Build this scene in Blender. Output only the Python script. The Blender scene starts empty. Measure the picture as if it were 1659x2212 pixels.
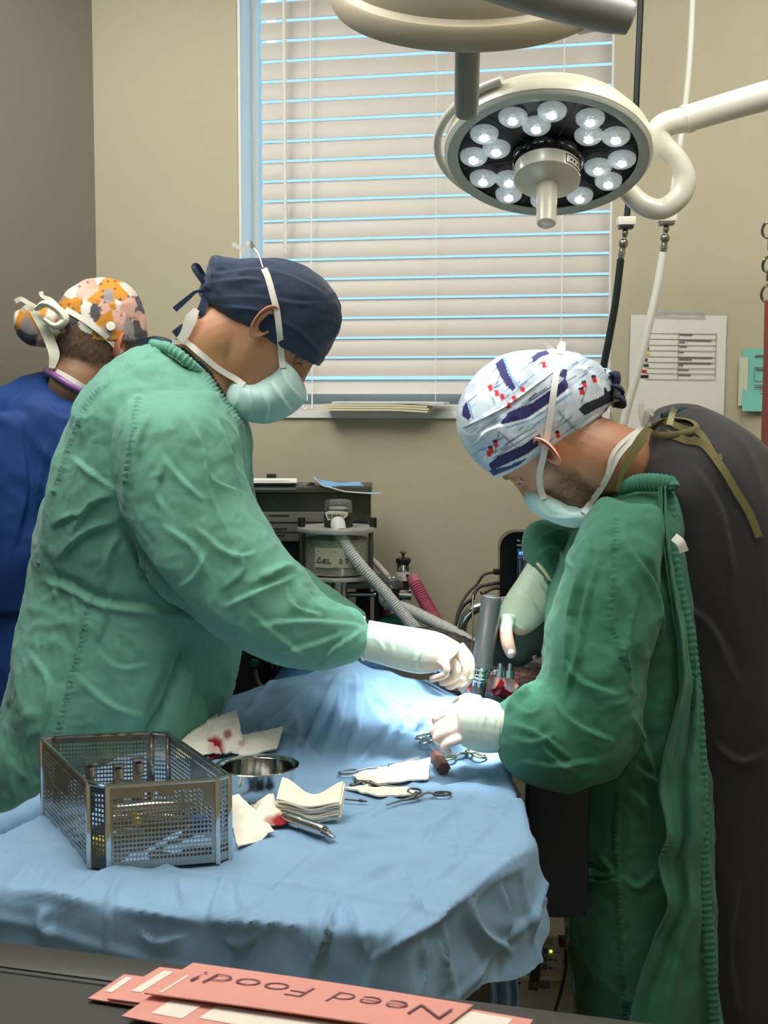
import bpy, bmesh, math, random
import numpy as np
from mathutils import Vector, Matrix

random.seed(7)
rng = np.random.default_rng(7)
scene = bpy.context.scene
COL = scene.collection

# ------------------------------------------------------------------ camera
FPX, CX, CY, CAMZ = 3000.0, 829.5, 1106.0, 1.60
TH = math.atan(256.0 / 3000.0)
CT, ST = math.cos(TH), math.sin(TH)
cam_d = bpy.data.cameras.new('camera')
cam = bpy.data.objects.new('camera', cam_d)
COL.objects.link(cam)
cam.location = (0, 0, CAMZ)
cam.rotation_euler = (math.pi / 2 - TH, 0, 0)
cam_d.sensor_fit = 'HORIZONTAL'
cam_d.sensor_width = 36.0
cam_d.lens = 36.0 * FPX / 1659.0
cam_d.clip_start = 0.02
cam_d.dof.use_dof = True
cam_d.dof.focus_distance = 2.25
cam_d.dof.aperture_fstop = 42.0
scene.camera = cam

# ------------------------------------------------------------------ exposure, world
scene.view_settings.view_transform = 'Standard'
scene.view_settings.look = 'None'
scene.view_settings.exposure = 0.0
scene.view_settings.gamma = 1.0
scene.view_settings.use_curve_mapping = False
scene.cycles.use_denoising = True
scene.cycles.max_bounces = 5
scene.cycles.diffuse_bounces = 3
scene.cycles.glossy_bounces = 3
scene.cycles.use_adaptive_sampling = True
scene.cycles.adaptive_threshold = 0.12
scene.cycles.adaptive_min_samples = 16
scene.cycles.sample_clamp_indirect = 6.0
world = bpy.data.worlds.new('world')
scene.world = world
world.use_nodes = True
_bg = world.node_tree.nodes['Background']
_bg.inputs['Color'].default_value = (0.37, 0.67, 0.93, 1)
_bg.inputs['Strength'].default_value = 1.6

# room frame: the window wall runs along E1, E2 points into it
YAW = math.radians(13.0)
E1 = Vector((math.cos(YAW), -math.sin(YAW), 0))
E2 = Vector((math.sin(YAW), math.cos(YAW), 0))
W0 = Vector((0.105, 3.0, 0))
def R(s, t, z=0.0):
    return W0 + E1 * s + E2 * t + Vector((0, 0, z))

def area_light(name, loc, rot, sx, sy, power, color=(1, 1, 1), spread=math.pi):
    d = bpy.data.lights.new(name, 'AREA')
    d.shape = 'RECTANGLE'; d.size = sx; d.size_y = sy
    d.energy = power; d.color = color; d.spread = spread
    o = bpy.data.objects.new(name, d); COL.objects.link(o)
    o.location = loc; o.rotation_euler = rot
    return o
CEIL = 2.75
LIGHT_SPOTS = [(-0.55, -1.05), (0.95, -1.0), (0.1, -1.55)]
LIGHT_POW = [17, 14, 10]
for (s_, t_), pw in zip(LIGHT_SPOTS, LIGHT_POW):
    area_light('ceiling_panel_light', R(s_, t_, CEIL - 0.035), (0, 0, -YAW), 0.56, 1.16, pw, (1.0, 0.98, 0.93))
area_light('corridor_panel_light', (0.3, -0.7, CEIL - 0.035), (0, 0, -YAW), 0.56, 1.16, 2.5, (1.0, 0.98, 0.93))

# ------------------------------------------------------------------ pixel <-> place helpers
def ray(px, py):
    u, v = (px - CX) / FPX, (CY - py) / FPX
    return Vector((u, CT + v * ST, -ST + v * CT))
def P(px, py, d):
    r = ray(px, py)
    return Vector((0, 0, CAMZ)) + r * (d / r.y)
def G(px, py, z):
    r = ray(px, py)
    return Vector((0, 0, CAMZ)) + r * ((z - CAMZ) / r.z)
def proj(V):
    V = np.asarray(V, float)
    x, y, z = V[:, 0], V[:, 1], V[:, 2] - CAMZ
    f = y * CT - z * ST
    u = y * ST + z * CT
    return np.stack([CX + FPX * x / f, CY - FPX * u / f], 1)
def A(v):
    return np.array(v, float)

# ------------------------------------------------------------------ mesh helpers
def mesh_obj(name, V, F, mat=None, parent=None, smooth=True, col=None, props=None, autosharp=None):
    me = bpy.data.meshes.new(name)
    V = np.asarray(V, float)
    if isinstance(F, np.ndarray):
        n, k = F.shape
        me.vertices.add(len(V)); me.vertices.foreach_set('co', V.ravel())
        me.loops.add(n * k); me.loops.foreach_set('vertex_index', F.ravel().astype(np.int32))
        me.polygons.add(n)
        me.polygons.foreach_set('loop_start', np.arange(0, n * k, k, dtype=np.int32))
        me.update(calc_edges=True)
        me.validate()
    else:
        me.from_pydata([tuple(v) for v in V], [], [tuple(int(i) for i in f) for f in F])
        me.update()
    if smooth:
        me.polygons.foreach_set('use_smooth', np.ones(len(me.polygons), bool))
        if autosharp:
            me.set_sharp_from_angle(angle=math.radians(autosharp))
    if col is not None:
        ca = me.color_attributes.new('col', 'FLOAT_COLOR', 'POINT')
        c4 = np.ones((len(V), 4)); c4[:, :3] = col
        ca.data.foreach_set('color', c4.ravel())
    if mat is not None:
        for m in (mat if isinstance(mat, (list, tuple)) else [mat]):
            me.materials.append(m)
    o = bpy.data.objects.new(name, me)
    COL.objects.link(o)
    if parent is not None:
        o.parent = parent
    if props:
        for k_, v_ in props.items(): o[k_] = v_
    return o
def empty(name, loc=(0, 0, 0), label=None, cat=None, group=None):
    o = bpy.data.objects.new(name, None); COL.objects.link(o)
    o.location = loc
    o.empty_display_size = 0.05
    bpy.context.view_layer.update()
    if label: o['label'] = label
    if cat: o['category'] = cat
    if group: o['group'] = group
    return o
def tag(o, label, cat, group=None, kind=None):
    o['label'] = label; o['category'] = cat
    if group: o['group'] = group
    if kind: o['kind'] = kind
    return o
def part(name, VF, mat, parent, smooth=True, autosharp=40, **kw):
    """a part given in world space under an unrotated Empty"""
    V, F = VF
    off, q = Vector((0, 0, 0)), parent
    while q is not None:
        off += q.location; q = q.parent
    off = np.array(off)
    o = mesh_obj(name, np.asarray(V, float) - off, F, mat, parent, smooth, autosharp=autosharp, **kw)
    return o
def join(*vfs):
    if all(isinstance(F, np.ndarray) and F.shape[1] == 4 for _, F in vfs):
        n, Fs = 0, []
        for V, F in vfs:
            Fs.append(F + n); n += len(V)
        return np.concatenate([V for V, _ in vfs]), np.concatenate(Fs)
    Vs, Fs, n = [], [], 0
    for V, F in vfs:
        V = np.asarray(V, float)
        Vs.append(V)
        Fs += (np.asarray(F) + n).tolist() if isinstance(F, np.ndarray) else [tuple(int(i) + n for i in f) for f in F]
        n += len(V)
    return np.concatenate(Vs), Fs
def box(c, sx, sy, sz, ax=None, ay=None, az=None, bev=0.0):
    """box centred at c, full sizes, axes ax ay az"""
    ax = Vector((1, 0, 0) if ax is None else ax).normalized(); ay = Vector((0, 1, 0) if ay is None else ay).normalized()
    az = Vector(az).normalized() if az is not None else ax.cross(ay).normalized()
    bm = bmesh.new()
    bmesh.ops.create_cube(bm, size=1.0)
    for v in bm.verts:
        v.co = Vector((v.co.x * sx, v.co.y * sy, v.co.z * sz))
    if bev > 0:
        bmesh.ops.bevel(bm, geom=list(bm.edges), offset=bev, segments=2, profile=0.6, affect='EDGES')
    bm.verts.index_update()
    V = [Vector(c) + ax * v.co.x + ay * v.co.y + az * v.co.z for v in bm.verts]
    F = [[v.index for v in f.verts] for f in bm.faces]
    bm.free()
    return np.array([tuple(v) for v in V]), F
def loft(rings, cap=True, closed=True):
    n = len(rings[0]); m = len(rings)
    V = np.concatenate([np.asarray(r, float) for r in rings])
    i = np.arange(m - 1)[:, None] * n
    jn = n if closed else n - 1
    j = np.arange(jn)[None, :]; j2 = (j + 1) % n
    F = np.stack([i + j, i + j2, i + n + j2, i + n + j], -1).reshape(-1, 4)
    F = [tuple(f) for f in F]
    if cap:
        F.append(tuple(range(n))[::-1])
        F.append(tuple(range((m - 1) * n, m * n)))
    return V, F
def catmull(pts, n):
    """resample control rows (k x c) to n rows by Catmull-Rom"""
    p = np.asarray(pts, float); k = len(p)
    if k == 2:
        t = np.linspace(0, 1, n)[:, None]
        return p[0] * (1 - t) + p[1] * t
    q = np.concatenate([[2 * p[0] - p[1]], p, [2 * p[-1] - p[-2]]])
    u = np.linspace(0, k - 1 - 1e-9, n)
    i = np.floor(u).astype(int); t = (u - i)[:, None]
    a, b, c, d = q[i], q[i + 1], q[i + 2], q[i + 3]
    return 0.5 * (2 * b + (c - a) * t + (2 * a - 5 * b + 4 * c - d) * t**2 + (3 * b - a - 3 * c + d) * t**3)
def superell(n, e=2.3):
    th = np.linspace(0, 2 * np.pi, n, endpoint=False)
    c, s = np.cos(th), np.sin(th)
    return np.sign(c) * np.abs(c) ** (2 / e), np.sign(s) * np.abs(s) ** (2 / e)
def loft_px(rows, n=40, m=None, e=2.3, cap=True):
    """rows: (xL,yL,xR,yR,d,t[,dR]) outline left and right points in the photograph, their distance and the half thickness in depth"""
    rows = [tuple(r) + ((r[4],) if len(r) == 6 else ()) for r in rows]
    m = m or (len(rows) - 1) * 5 + 1
    rr = catmull(rows, m)
    c, s = superell(n, e)
    rings = []
    for xl, yl, xr, yr, d, t, dr in rr:
        L, Rr = A(P(xl, yl, d)), A(P(xr, yr, dr))
        ctr, a = (L + Rr) / 2, (Rr - L) / 2
        rings.append(ctr + c[:, None] * a + s[:, None] * np.array([0, max(t, 0.001), 0]))
    return loft(rings, cap)
def frames(path):
    p = np.asarray(path, float)
    T = np.gradient(p, axis=0)
    T /= np.linalg.norm(T, axis=1)[:, None] + 1e-12
    ref = np.array([0, 0, 1.0]) if abs(T[0][2]) < 0.9 else np.array([0, 1.0, 0])
    N = np.cross(ref, T[0]); N /= np.linalg.norm(N)
    Ns = [N]
    for k in range(1, len(p)):
        v = Ns[-1] - T[k] * np.dot(Ns[-1], T[k])
        Ns.append(v / (np.linalg.norm(v) + 1e-12))
    Ns = np.array(Ns)
    return T, Ns, np.cross(T, Ns)
def tube(ctrl, rad, n=16, m=None, cap=True, ribs=None, flat=None, smooth_path=True):
    """ctrl points (3D), radius number or list; ribs=(pitch, depth) for corrugation; flat = ratio of the second axis"""
    ctrl = np.array([tuple(c) for c in ctrl], float)
    k = len(ctrl)
    rad = np.full(k, rad, float) if np.isscalar(rad) else np.asarray(rad, float)
    m = m or (k - 1) * 8 + 1
    cc = np.concatenate([ctrl, rad[:, None]], 1)
    pr = catmull(cc, m) if smooth_path else cc
    path, r = pr[:, :3], pr[:, 3].copy()
    if ribs:
        L = np.concatenate([[0], np.cumsum(np.linalg.norm(np.diff(path, axis=0), axis=1))])
        mm = int(L[-1] / ribs[0] * 4) + 2
        q = np.linspace(0, L[-1], mm)
        path = np.stack([np.interp(q, L, path[:, a]) for a in range(3)], 1)
        r = np.interp(q, L, r) + ribs[1] * np.cos(2 * np.pi * q / ribs[0])
    T, N, B = frames(path)
    th = np.linspace(0, 2 * np.pi, n, endpoint=False)
    f2 = flat or 1.0
    rings = [path[i] + r[i] * (np.cos(th)[:, None] * N[i] + f2 * np.sin(th)[:, None] * B[i]) for i in range(len(path))]
    return loft(rings, cap)
def lathe(profile, c, axis=(0, 0, 1), n=48, cap=False, xdir=None):
    """profile [(r,h)...] revolved about axis through c"""
    ax = Vector(axis).normalized()
    x = Vector(xdir) if xdir else (Vector((1, 0, 0)) if abs(ax.x) < 0.9 else Vector((0, 1, 0)))
    x = (x - ax * x.dot(ax)).normalized(); y = ax.cross(x)
    th = np.linspace(0, 2 * np.pi, n, endpoint=False)
    X, Y, Z, c = A(x), A(y), A(ax), A(c)
    rings = [c + Z * h + r * (np.cos(th)[:, None] * X + np.sin(th)[:, None] * Y) for r, h in profile]
    return loft(rings, cap)
def grid(Pts):
    """Pts (m,n,3) -> V,F"""
    Pts = np.asarray(Pts, float); m, n = Pts.shape[:2]
    i = np.arange(m - 1)[:, None] * n; j = np.arange(n - 1)[None, :]
    F = np.stack([i + j, i + j + 1, i + n + j + 1, i + n + j], -1).reshape(-1, 4)
    return Pts.reshape(-1, 3), F
def sheet(Pts, th):
    """closed thin slab from a grid of points, thickness th along the normals"""
    V, F = grid(Pts)
    N = normals(V, F)
    m, n = Pts.shape[:2]; k = len(V)
    V2 = np.concatenate([V + N * th / 2, V - N * th / 2])
    Fl = [tuple(f) for f in F] + [tuple(x + k for x in f[::-1]) for f in F]
    bd = [(0, j) for j in range(n)] + [(i, n - 1) for i in range(1, m)] + [(m - 1, j) for j in range(n - 2, -1, -1)] + [(i, 0) for i in range(m - 2, 0, -1)]
    ids = [i * n + j for i, j in bd]
    for a, b in zip(ids, ids[1:] + ids[:1]):
        Fl.append((a, a + k, b + k, b))
    return V2, Fl
def normals(V, F):
    F = np.asarray(F)
    a = V[F[:, 2]] - V[F[:, 0]]; b = V[F[:, 3 if F.shape[1] == 4 else 1]] - V[F[:, 1]]
    fn = np.cross(a, b)
    N = np.zeros_like(V)
    for k in range(F.shape[1]):
        for ax in range(3):
            N[:, ax] += np.bincount(F[:, k], fn[:, ax], len(V))
    return N / (np.linalg.norm(N, axis=1)[:, None] + 1e-12)
def remesh(vfs, voxel):
    V, F = join(*vfs)
    me = bpy.data.meshes.new('tmp'); me.from_pydata([tuple(v) for v in V], [], F); me.update()
    bm = bmesh.new(); bm.from_mesh(me)
    bmesh.ops.recalc_face_normals(bm, faces=bm.faces); bm.to_mesh(me); bm.free()
    o = bpy.data.objects.new('tmp', me); COL.objects.link(o)
    md = o.modifiers.new('r', 'REMESH'); md.mode = 'VOXEL'; md.voxel_size = voxel
    dg = bpy.context.evaluated_depsgraph_get()
    em = o.evaluated_get(dg).to_mesh()
    n = len(em.vertices); co = np.empty(n * 3); em.vertices.foreach_get('co', co)
    li = np.empty(len(em.loops), np.int32); em.loops.foreach_get('vertex_index', li)
    V2, F2 = co.reshape(-1, 3).copy(), li.reshape(-1, 4).copy()
    o.evaluated_get(dg).to_mesh_clear()
    bpy.data.objects.remove(o); bpy.data.meshes.remove(me)
    return V2, F2
def smooth(V, F, it=5, lam=0.5):
    E = np.concatenate([F[:, [0, 1]], F[:, [1, 2]], F[:, [2, 3]], F[:, [3, 0]]])
    E = np.concatenate([E, E[:, ::-1]])
    deg = np.bincount(E[:, 0], minlength=len(V))[:, None] + 1e-9
    V = V.copy()
    for _ in range(it):
        S = np.stack([np.bincount(E[:, 0], V[E[:, 1], a], len(V)) for a in range(3)], 1)
        V += lam * (S / deg - V)
    return V
def pnoise(p, seed=0):
    p = np.asarray(p, float) + seed * 17.31
    i = np.floor(p).astype(np.int64); f = p - i
    u = f * f * f * (f * (f * 6 - 15) + 10)
    out = 0
    def h(ix, iy, iz):
        k = (ix * 374761393 + iy * 668265263 + iz * 2147483647 + seed * 1013) & 0x7fffffff
        k = ((k ^ (k >> 13)) * 1274126177) & 0x7fffffff
        return (k ^ (k >> 16))
    for dx in (0, 1):
        for dy in (0, 1):
            for dz in (0, 1):
                k = h(i[:, 0] + dx, i[:, 1] + dy, i[:, 2] + dz)
                g = np.stack([(k & 255) / 127.5 - 1, ((k >> 8) & 255) / 127.5 - 1, ((k >> 16) & 255) / 127.5 - 1], 1)
                d = f - np.array([dx, dy, dz])
                w = (u[:, 0] if dx else 1 - u[:, 0]) * (u[:, 1] if dy else 1 - u[:, 1]) * (u[:, 2] if dz else 1 - u[:, 2])
                out = out + w * (g * d).sum(1)
    return out
def crumple(V, freq, amp, seed=1, stretch=(1, 1, 1), oct_=3, warp=0.35):
    """cloth-like crease field: sharp ridges between broad soft hollows"""
    p = V * np.array(stretch) * freq
    w = np.stack([pnoise(p * 0.6, seed + 5 + k) for k in range(3)], 1)
    p = p + warp * w * 3
    s, a, tot = 0, 1.0, 0
    for o_ in range(oct_):
        n = pnoise(p * (2.1 ** o_) + 3.7 * o_, seed + 11 * o_)
        s = s + a * (1 - np.minimum(1.2, np.abs(n) * 2.4))
        tot += a; a *= 0.5
    return amp * (s / tot - 0.45)
def sculpt(V, F, strokes, facing=-0.15, N=None):
    """raise or lower the surface along strokes drawn over the view: (points, width px, height m, kind)
    kinds: r ridge, f fold (a ridge with a hollow on its left), s puckered seam"""
    N = normals(V, F) if N is None else N
    view = V - np.array([0, 0, CAMZ]); view /= np.linalg.norm(view, axis=1)[:, None]
    face = (N * view).sum(1) < -facing if facing < 0 else (N * view).sum(1) < 0.1
    face = (N * view).sum(1) < 0.12
    px = proj(V)
    idx = np.nonzero(face)[0]
    q = px[idx]
    disp = np.zeros(len(idx))
    for st in strokes:
        pts, w, amp = st[0], st[1], st[2]
        kind = st[3] if len(st) > 3 else 'r'
        pts = catmull(pts, max(2, (len(pts) - 1) * 5 + 1)) if len(pts) > 2 else np.asarray(pts, float)
        lo, hi = pts.min(0) - 3.2 * w, pts.max(0) + 3.2 * w
        near = np.nonzero(((q > lo) & (q < hi)).all(1))[0]
        if not len(near): continue
        qq = q[near]
        seg = np.diff(pts, axis=0); sl = np.linalg.norm(seg, axis=1) + 1e-9
        cum = np.concatenate([[0], np.cumsum(sl)]); tot = cum[-1]
        best = np.full(len(qq), 1e9); sg = np.zeros(len(qq)); al = np.zeros(len(qq))
        for k in range(len(seg)):
            r = qq - pts[k]
            t = np.clip((r @ seg[k]) / sl[k] ** 2, 0, 1)
            dv = r - t[:, None] * seg[k]
            d = np.linalg.norm(dv, axis=1)
            c = (seg[k][0] * r[:, 1] - seg[k][1] * r[:, 0]) / sl[k]
            b = d < best
            best[b] = d[b]; sg[b] = np.sign(c[b]); al[b] = cum[k] + t[b] * sl[k]
        endf = np.sin(np.pi * np.clip(al / (tot + 1e-9), 0, 1)) ** 0.8
        if kind == 'r':
            v = np.exp(-(best / w) ** 2) * endf
        elif kind == 'f':
            s_ = best * sg
            v = (1.45 / (1 + np.exp(-np.clip(s_ / 1.6, -30, 30))) - 0.45) * np.exp(-np.abs(s_) / w) * endf
        elif kind == 'c':   # sharp crease line
            v = np.maximum(0, 1 - best / (2 * w)) ** 1.6 * endf
        else:
            v = np.exp(-(best / w) ** 4) * (0.45 + 0.55 * np.sin(al * 2 * np.pi / 9.0 + 0.6 * np.sin(al / 23.0)))
        disp[near] += amp * v
    V = V.copy()
    V[idx] += N[idx] * disp[:, None]
    return V
def inside(poly, q):
    poly = np.asarray(poly, float); x, y = q[:, 0], q[:, 1]
    c = np.zeros(len(q), bool); j = len(poly) - 1
    for i in range(len(poly)):
        xi, yi = poly[i]; xj, yj = poly[j]
        with np.errstate(divide='ignore', invalid='ignore'):
            c ^= ((yi > y) != (yj > y)) & (x < (xj - xi) * (y - yi) / (yj - yi + 1e-12) + xi)
        j = i
    return c
def seg_dist(pts, q):
    pts = np.asarray(pts, float); best = np.full(len(q), 1e9)
    for a, b in zip(pts[:-1], pts[1:]):
        s = b - a; t = np.clip(((q - a) @ s) / (s @ s + 1e-9), 0, 1)
        best = np.minimum(best, np.linalg.norm(q - a - t[:, None] * s, axis=1))
    return best
def srgb(r, g, b):
    f = lambda c: ((c / 255 + 0.055) / 1.055) ** 2.4 if c > 10 else c / 255 / 12.92
    return (f(r), f(g), f(b))

# ------------------------------------------------------------------ materials
def principled(name, col, rough=0.5, metal=0.0, spec=None, noise=None, bump=None, coat=None, vcol=False, trans=None, emis=None, sheen=None, alpha=None):
    """noise=(scale, amount) brightness mottling; bump=(scale, strength, distance)"""
    m = bpy.data.materials.new(name); m.use_nodes = True
    nt = m.node_tree; b = nt.nodes['Principled BSDF']
    b.inputs['Base Color'].default_value = (*col, 1)
    b.inputs['Roughness'].default_value = rough
    b.inputs['Metallic'].default_value = metal
    if spec is not None: b.inputs['Specular IOR Level'].default_value = spec
    if coat: b.inputs['Coat Weight'].default_value = coat
    if trans: b.inputs['Transmission Weight'].default_value = trans
    if sheen: b.inputs['Sheen Weight'].default_value = sheen
    if alpha is not None: b.inputs['Alpha'].default_value = alpha
    if emis:
        b.inputs['Emission Color'].default_value = (*emis[:3], 1); b.inputs['Emission Strength'].default_value = emis[3]
    src = None
    tc = nt.nodes.new('ShaderNodeTexCoord')
    if vcol:
        at = nt.nodes.new('ShaderNodeAttribute'); at.attribute_name = 'col'
        src = at.outputs['Color']
    if noise:
        n = nt.nodes.new('ShaderNodeTexNoise'); n.inputs['Scale'].default_value = noise[0]
        n.inputs['Detail'].default_value = 5; n.inputs['Roughness'].default_value = 0.6
        nt.links.new(tc.outputs['Object'], n.inputs['Vector'])
        mr = nt.nodes.new('ShaderNodeMapRange')
        mr.inputs['From Min'].default_value = 0.25; mr.inputs['From Max'].default_value = 0.75
        mr.inputs['To Min'].default_value = 1 - noise[1]; mr.inputs['To Max'].default_value = 1 + noise[1]
        nt.links.new(n.outputs['Fac'], mr.inputs['Value'])
        mx = nt.nodes.new('ShaderNodeMix'); mx.data_type = 'RGBA'; mx.blend_type = 'MULTIPLY'
        mx.inputs['Factor'].default_value = 1
        if src is not None: nt.links.new(src, mx.inputs['A'])
        else: mx.inputs['A'].default_value = (*col, 1)
        nt.links.new(mr.outputs['Result'], mx.inputs['B'])
        src = mx.outputs['Result']
    if src is not None: nt.links.new(src, b.inputs['Base Color'])
    if bump:
        n = nt.nodes.new('ShaderNodeTexNoise'); n.inputs['Scale'].default_value = bump[0]
        n.inputs['Detail'].default_value = 4
        nt.links.new(tc.outputs['Object'], n.inputs['Vector'])
        bp = nt.nodes.new('ShaderNodeBump'); bp.inputs['Strength'].default_value = bump[1]
        bp.inputs['Distance'].default_value = bump[2]
        nt.links.new(n.outputs['Fac'], bp.inputs['Height'])
        nt.links.new(bp.outputs['Normal'], b.inputs['Normal'])
    return m
def emission(name, col, strength):
    m = bpy.data.materials.new(name); m.use_nodes = True
    nt = m.node_tree; nt.nodes.remove(nt.nodes['Principled BSDF'])
    e = nt.nodes.new('ShaderNodeEmission')
    e.inputs['Color'].default_value = (*col, 1); e.inputs['Strength'].default_value = strength
    nt.links.new(e.outputs[0], nt.nodes['Material Output'].inputs['Surface'])
    return m
def clear_pane(name):
    m = bpy.data.materials.new(name); m.use_nodes = True
    nt = m.node_tree; nt.nodes.remove(nt.nodes['Principled BSDF'])
    e = nt.nodes.new('ShaderNodeBsdfTransparent'); e.inputs['Color'].default_value = (0.98, 0.985, 0.98, 1)
    nt.links.new(e.outputs[0], nt.nodes['Material Output'].inputs['Surface'])
    return m
def thin_glass(name, tint=(0.9, 0.93, 0.95), gloss=0.12, body=0.0, bodycol=(0.8, 0.8, 0.8)):
    """thin clear plastic: transparent, a little gloss and a little milky body"""
    m = bpy.data.materials.new(name); m.use_nodes = True
    nt = m.node_tree; nt.nodes.remove(nt.nodes['Principled BSDF'])
    t = nt.nodes.new('ShaderNodeBsdfTransparent'); t.inputs['Color'].default_value = (*tint, 1)
    g = nt.nodes.new('ShaderNodeBsdfGlossy'); g.inputs['Roughness'].default_value = 0.08
    d = nt.nodes.new('ShaderNodeBsdfDiffuse'); d.inputs['Color'].default_value = (*bodycol, 1)
    m1 = nt.nodes.new('ShaderNodeMixShader'); m1.inputs[0].default_value = body
    m2 = nt.nodes.new('ShaderNodeMixShader'); m2.inputs[0].default_value = gloss
    nt.links.new(t.outputs[0], m1.inputs[1]); nt.links.new(d.outputs[0], m1.inputs[2])
    nt.links.new(m1.outputs[0], m2.inputs[1]); nt.links.new(g.outputs[0], m2.inputs[2])
    nt.links.new(m2.outputs[0], nt.nodes['Material Output'].inputs['Surface'])
    return m

MAT = {}
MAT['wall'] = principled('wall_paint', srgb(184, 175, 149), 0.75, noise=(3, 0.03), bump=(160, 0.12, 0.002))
MAT['wall_side'] = principled('shaded_wall_grey', srgb(116, 110, 98), 0.7, noise=(3, 0.03), bump=(160, 0.12, 0.002))  # the side wall's shade is mixed into this darker grey
MAT['ceiling'] = principled('ceiling_tile', srgb(222, 220, 212), 0.9, noise=(40, 0.04))
MAT['floor'] = principled('vinyl_floor', srgb(120, 112, 100), 0.4, noise=(8, 0.1))
MAT['white'] = principled('white_plastic', srgb(228, 224, 212), 0.4)
MAT['lampwhite'] = principled('lamp_enamel', srgb(226, 220, 200), 0.28, coat=0.3)
MAT['slat'] = principled('blind_slat_vinyl', srgb(200, 192, 182), 0.45)
MAT['steel'] = principled('stainless_steel', srgb(200, 200, 198), 0.22, 1.0, noise=(30, 0.06))
MAT['steel_dull'] = principled('brushed_steel', srgb(120, 116, 110), 0.42, 1.0, noise=(14, 0.15))
MAT['chrome'] = principled('chrome', srgb(215, 213, 208), 0.1, 1.0)
MAT['black'] = principled('black_rubber', srgb(24, 26, 28), 0.5)
MAT['blackgloss'] = principled('black_gloss_plastic', srgb(14, 16, 20), 0.18)
MAT['darkgrey'] = principled('dark_grey_plastic', srgb(58, 56, 54), 0.5)
MAT['gauze'] = principled('cotton_gauze', srgb(238, 230, 210), 0.9, noise=(60, 0.05), bump=(900, 0.4, 0.001))
MAT['paper'] = principled('paper', srgb(226, 222, 212), 0.8, noise=(12, 0.02))
MAT['ink'] = principled('black_ink', srgb(40, 38, 38), 0.7)
MAT['blood'] = principled('blood', srgb(150, 12, 18), 0.25)
MAT['tape'] = principled('cloth_tape', srgb(228, 222, 208), 0.8)
# ================================================================== room shell
def struct(name, VF, mat, smooth=False, parent=None):
    o = mesh_obj(name, VF[0], VF[1], mat, parent, smooth)
    if parent is None: o['kind'] = 'structure'
    return o
def rbox(s0, s1, t0, t1, z0, z1, bev=0.0):
    return box(R((s0 + s1) / 2, (t0 + t1) / 2, (z0 + z1) / 2), s1 - s0, t1 - t0, z1 - z0, E1, E2, (0, 0, 1), bev)
SL, SR = -0.775, 1.75
def wall_sz(px, py):
    """point of the photograph -> (s, z) on the window wall"""
    r = ray(px, py); o = Vector((0, 0, CAMZ)) - W0
    k = -o.dot(E2) / r.dot(E2)
    p = o + r * k
    return p.dot(E1), p.z
ws0, _ = wall_sz(515, 540)
ws1 = wall_sz(1312, 700)[0] + 0.008; jt = 0.006
wz0 = wall_sz(800, 902)[1]
wz1 = 2.62
TB = -4.3
struct('floor', rbox(SL - 2.6, SR, TB, 0.12, -0.1, 0), MAT['floor'])
struct('ceiling', rbox(SL - 2.6, SR, TB, 0.12, CEIL, CEIL + 0.1), MAT['ceiling'])
wb = join(rbox(SL, ws0, 0, 0.12, 0, CEIL), rbox(ws1, SR, 0, 0.12, 0, CEIL), rbox(ws0, ws1, 0, 0.12, 0, wz0), rbox(ws0, ws1, 0, 0.12, wz1, CEIL))
struct('wall_back', wb, MAT['wall'])
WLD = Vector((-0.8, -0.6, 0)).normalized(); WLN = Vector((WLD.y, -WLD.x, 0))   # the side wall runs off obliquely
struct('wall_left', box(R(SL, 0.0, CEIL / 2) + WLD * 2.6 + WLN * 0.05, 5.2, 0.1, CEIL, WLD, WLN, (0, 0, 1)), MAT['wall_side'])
struct('wall_right', rbox(SR, SR + 0.1, TB, 0.12, 0, CEIL), MAT['wall'])
struct('wall_front', rbox(SL - 2.6, SR, TB - 0.1, TB, 0, CEIL), MAT['wall'])
# window in the back wall: jamb lining, sash and pane
MAT['jamb'] = principled('white_window_paint', srgb(226, 228, 224), 0.4)
win = empty('window_1', R((ws0 + ws1) / 2, 0.06, wz0)); win['kind'] = 'structure'

part('jamb', rbox(ws0, ws0 + jt, 0.004, 0.119, wz0, wz1), MAT['jamb'], win, False)
part('jamb', rbox(ws1 - jt, ws1, 0.004, 0.119, wz0, wz1), MAT['jamb'], win, False)
part('sill', rbox(ws0, ws1, -0.006, 0.119, wz0 - 0.001, wz0 + 0.014), MAT['jamb'], win, False)
part('sash', join(rbox(ws0 + jt, ws1 - jt, 0.085, 0.115, wz0 + .014, wz0 + 0.05), rbox(ws0 + jt, ws1 - jt, 0.085, 0.115, wz1 - 0.04, wz1),
     rbox(ws0 + jt, ws0 + 0.02, 0.085, 0.115, wz0 + 0.05, wz1 - 0.04), rbox(ws1 - 0.012, ws1 - jt, 0.085, 0.115, wz0 + 0.05, wz1 - 0.04)), MAT['jamb'], win, False)
part('pane', rbox(ws0 + 0.02, ws1 - 0.012, 0.098, 0.102, wz0 + 0.05, wz1 - 0.04), thin_glass('window_glass', (0.95, 0.97, 0.98), 0.04), win, False)

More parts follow.
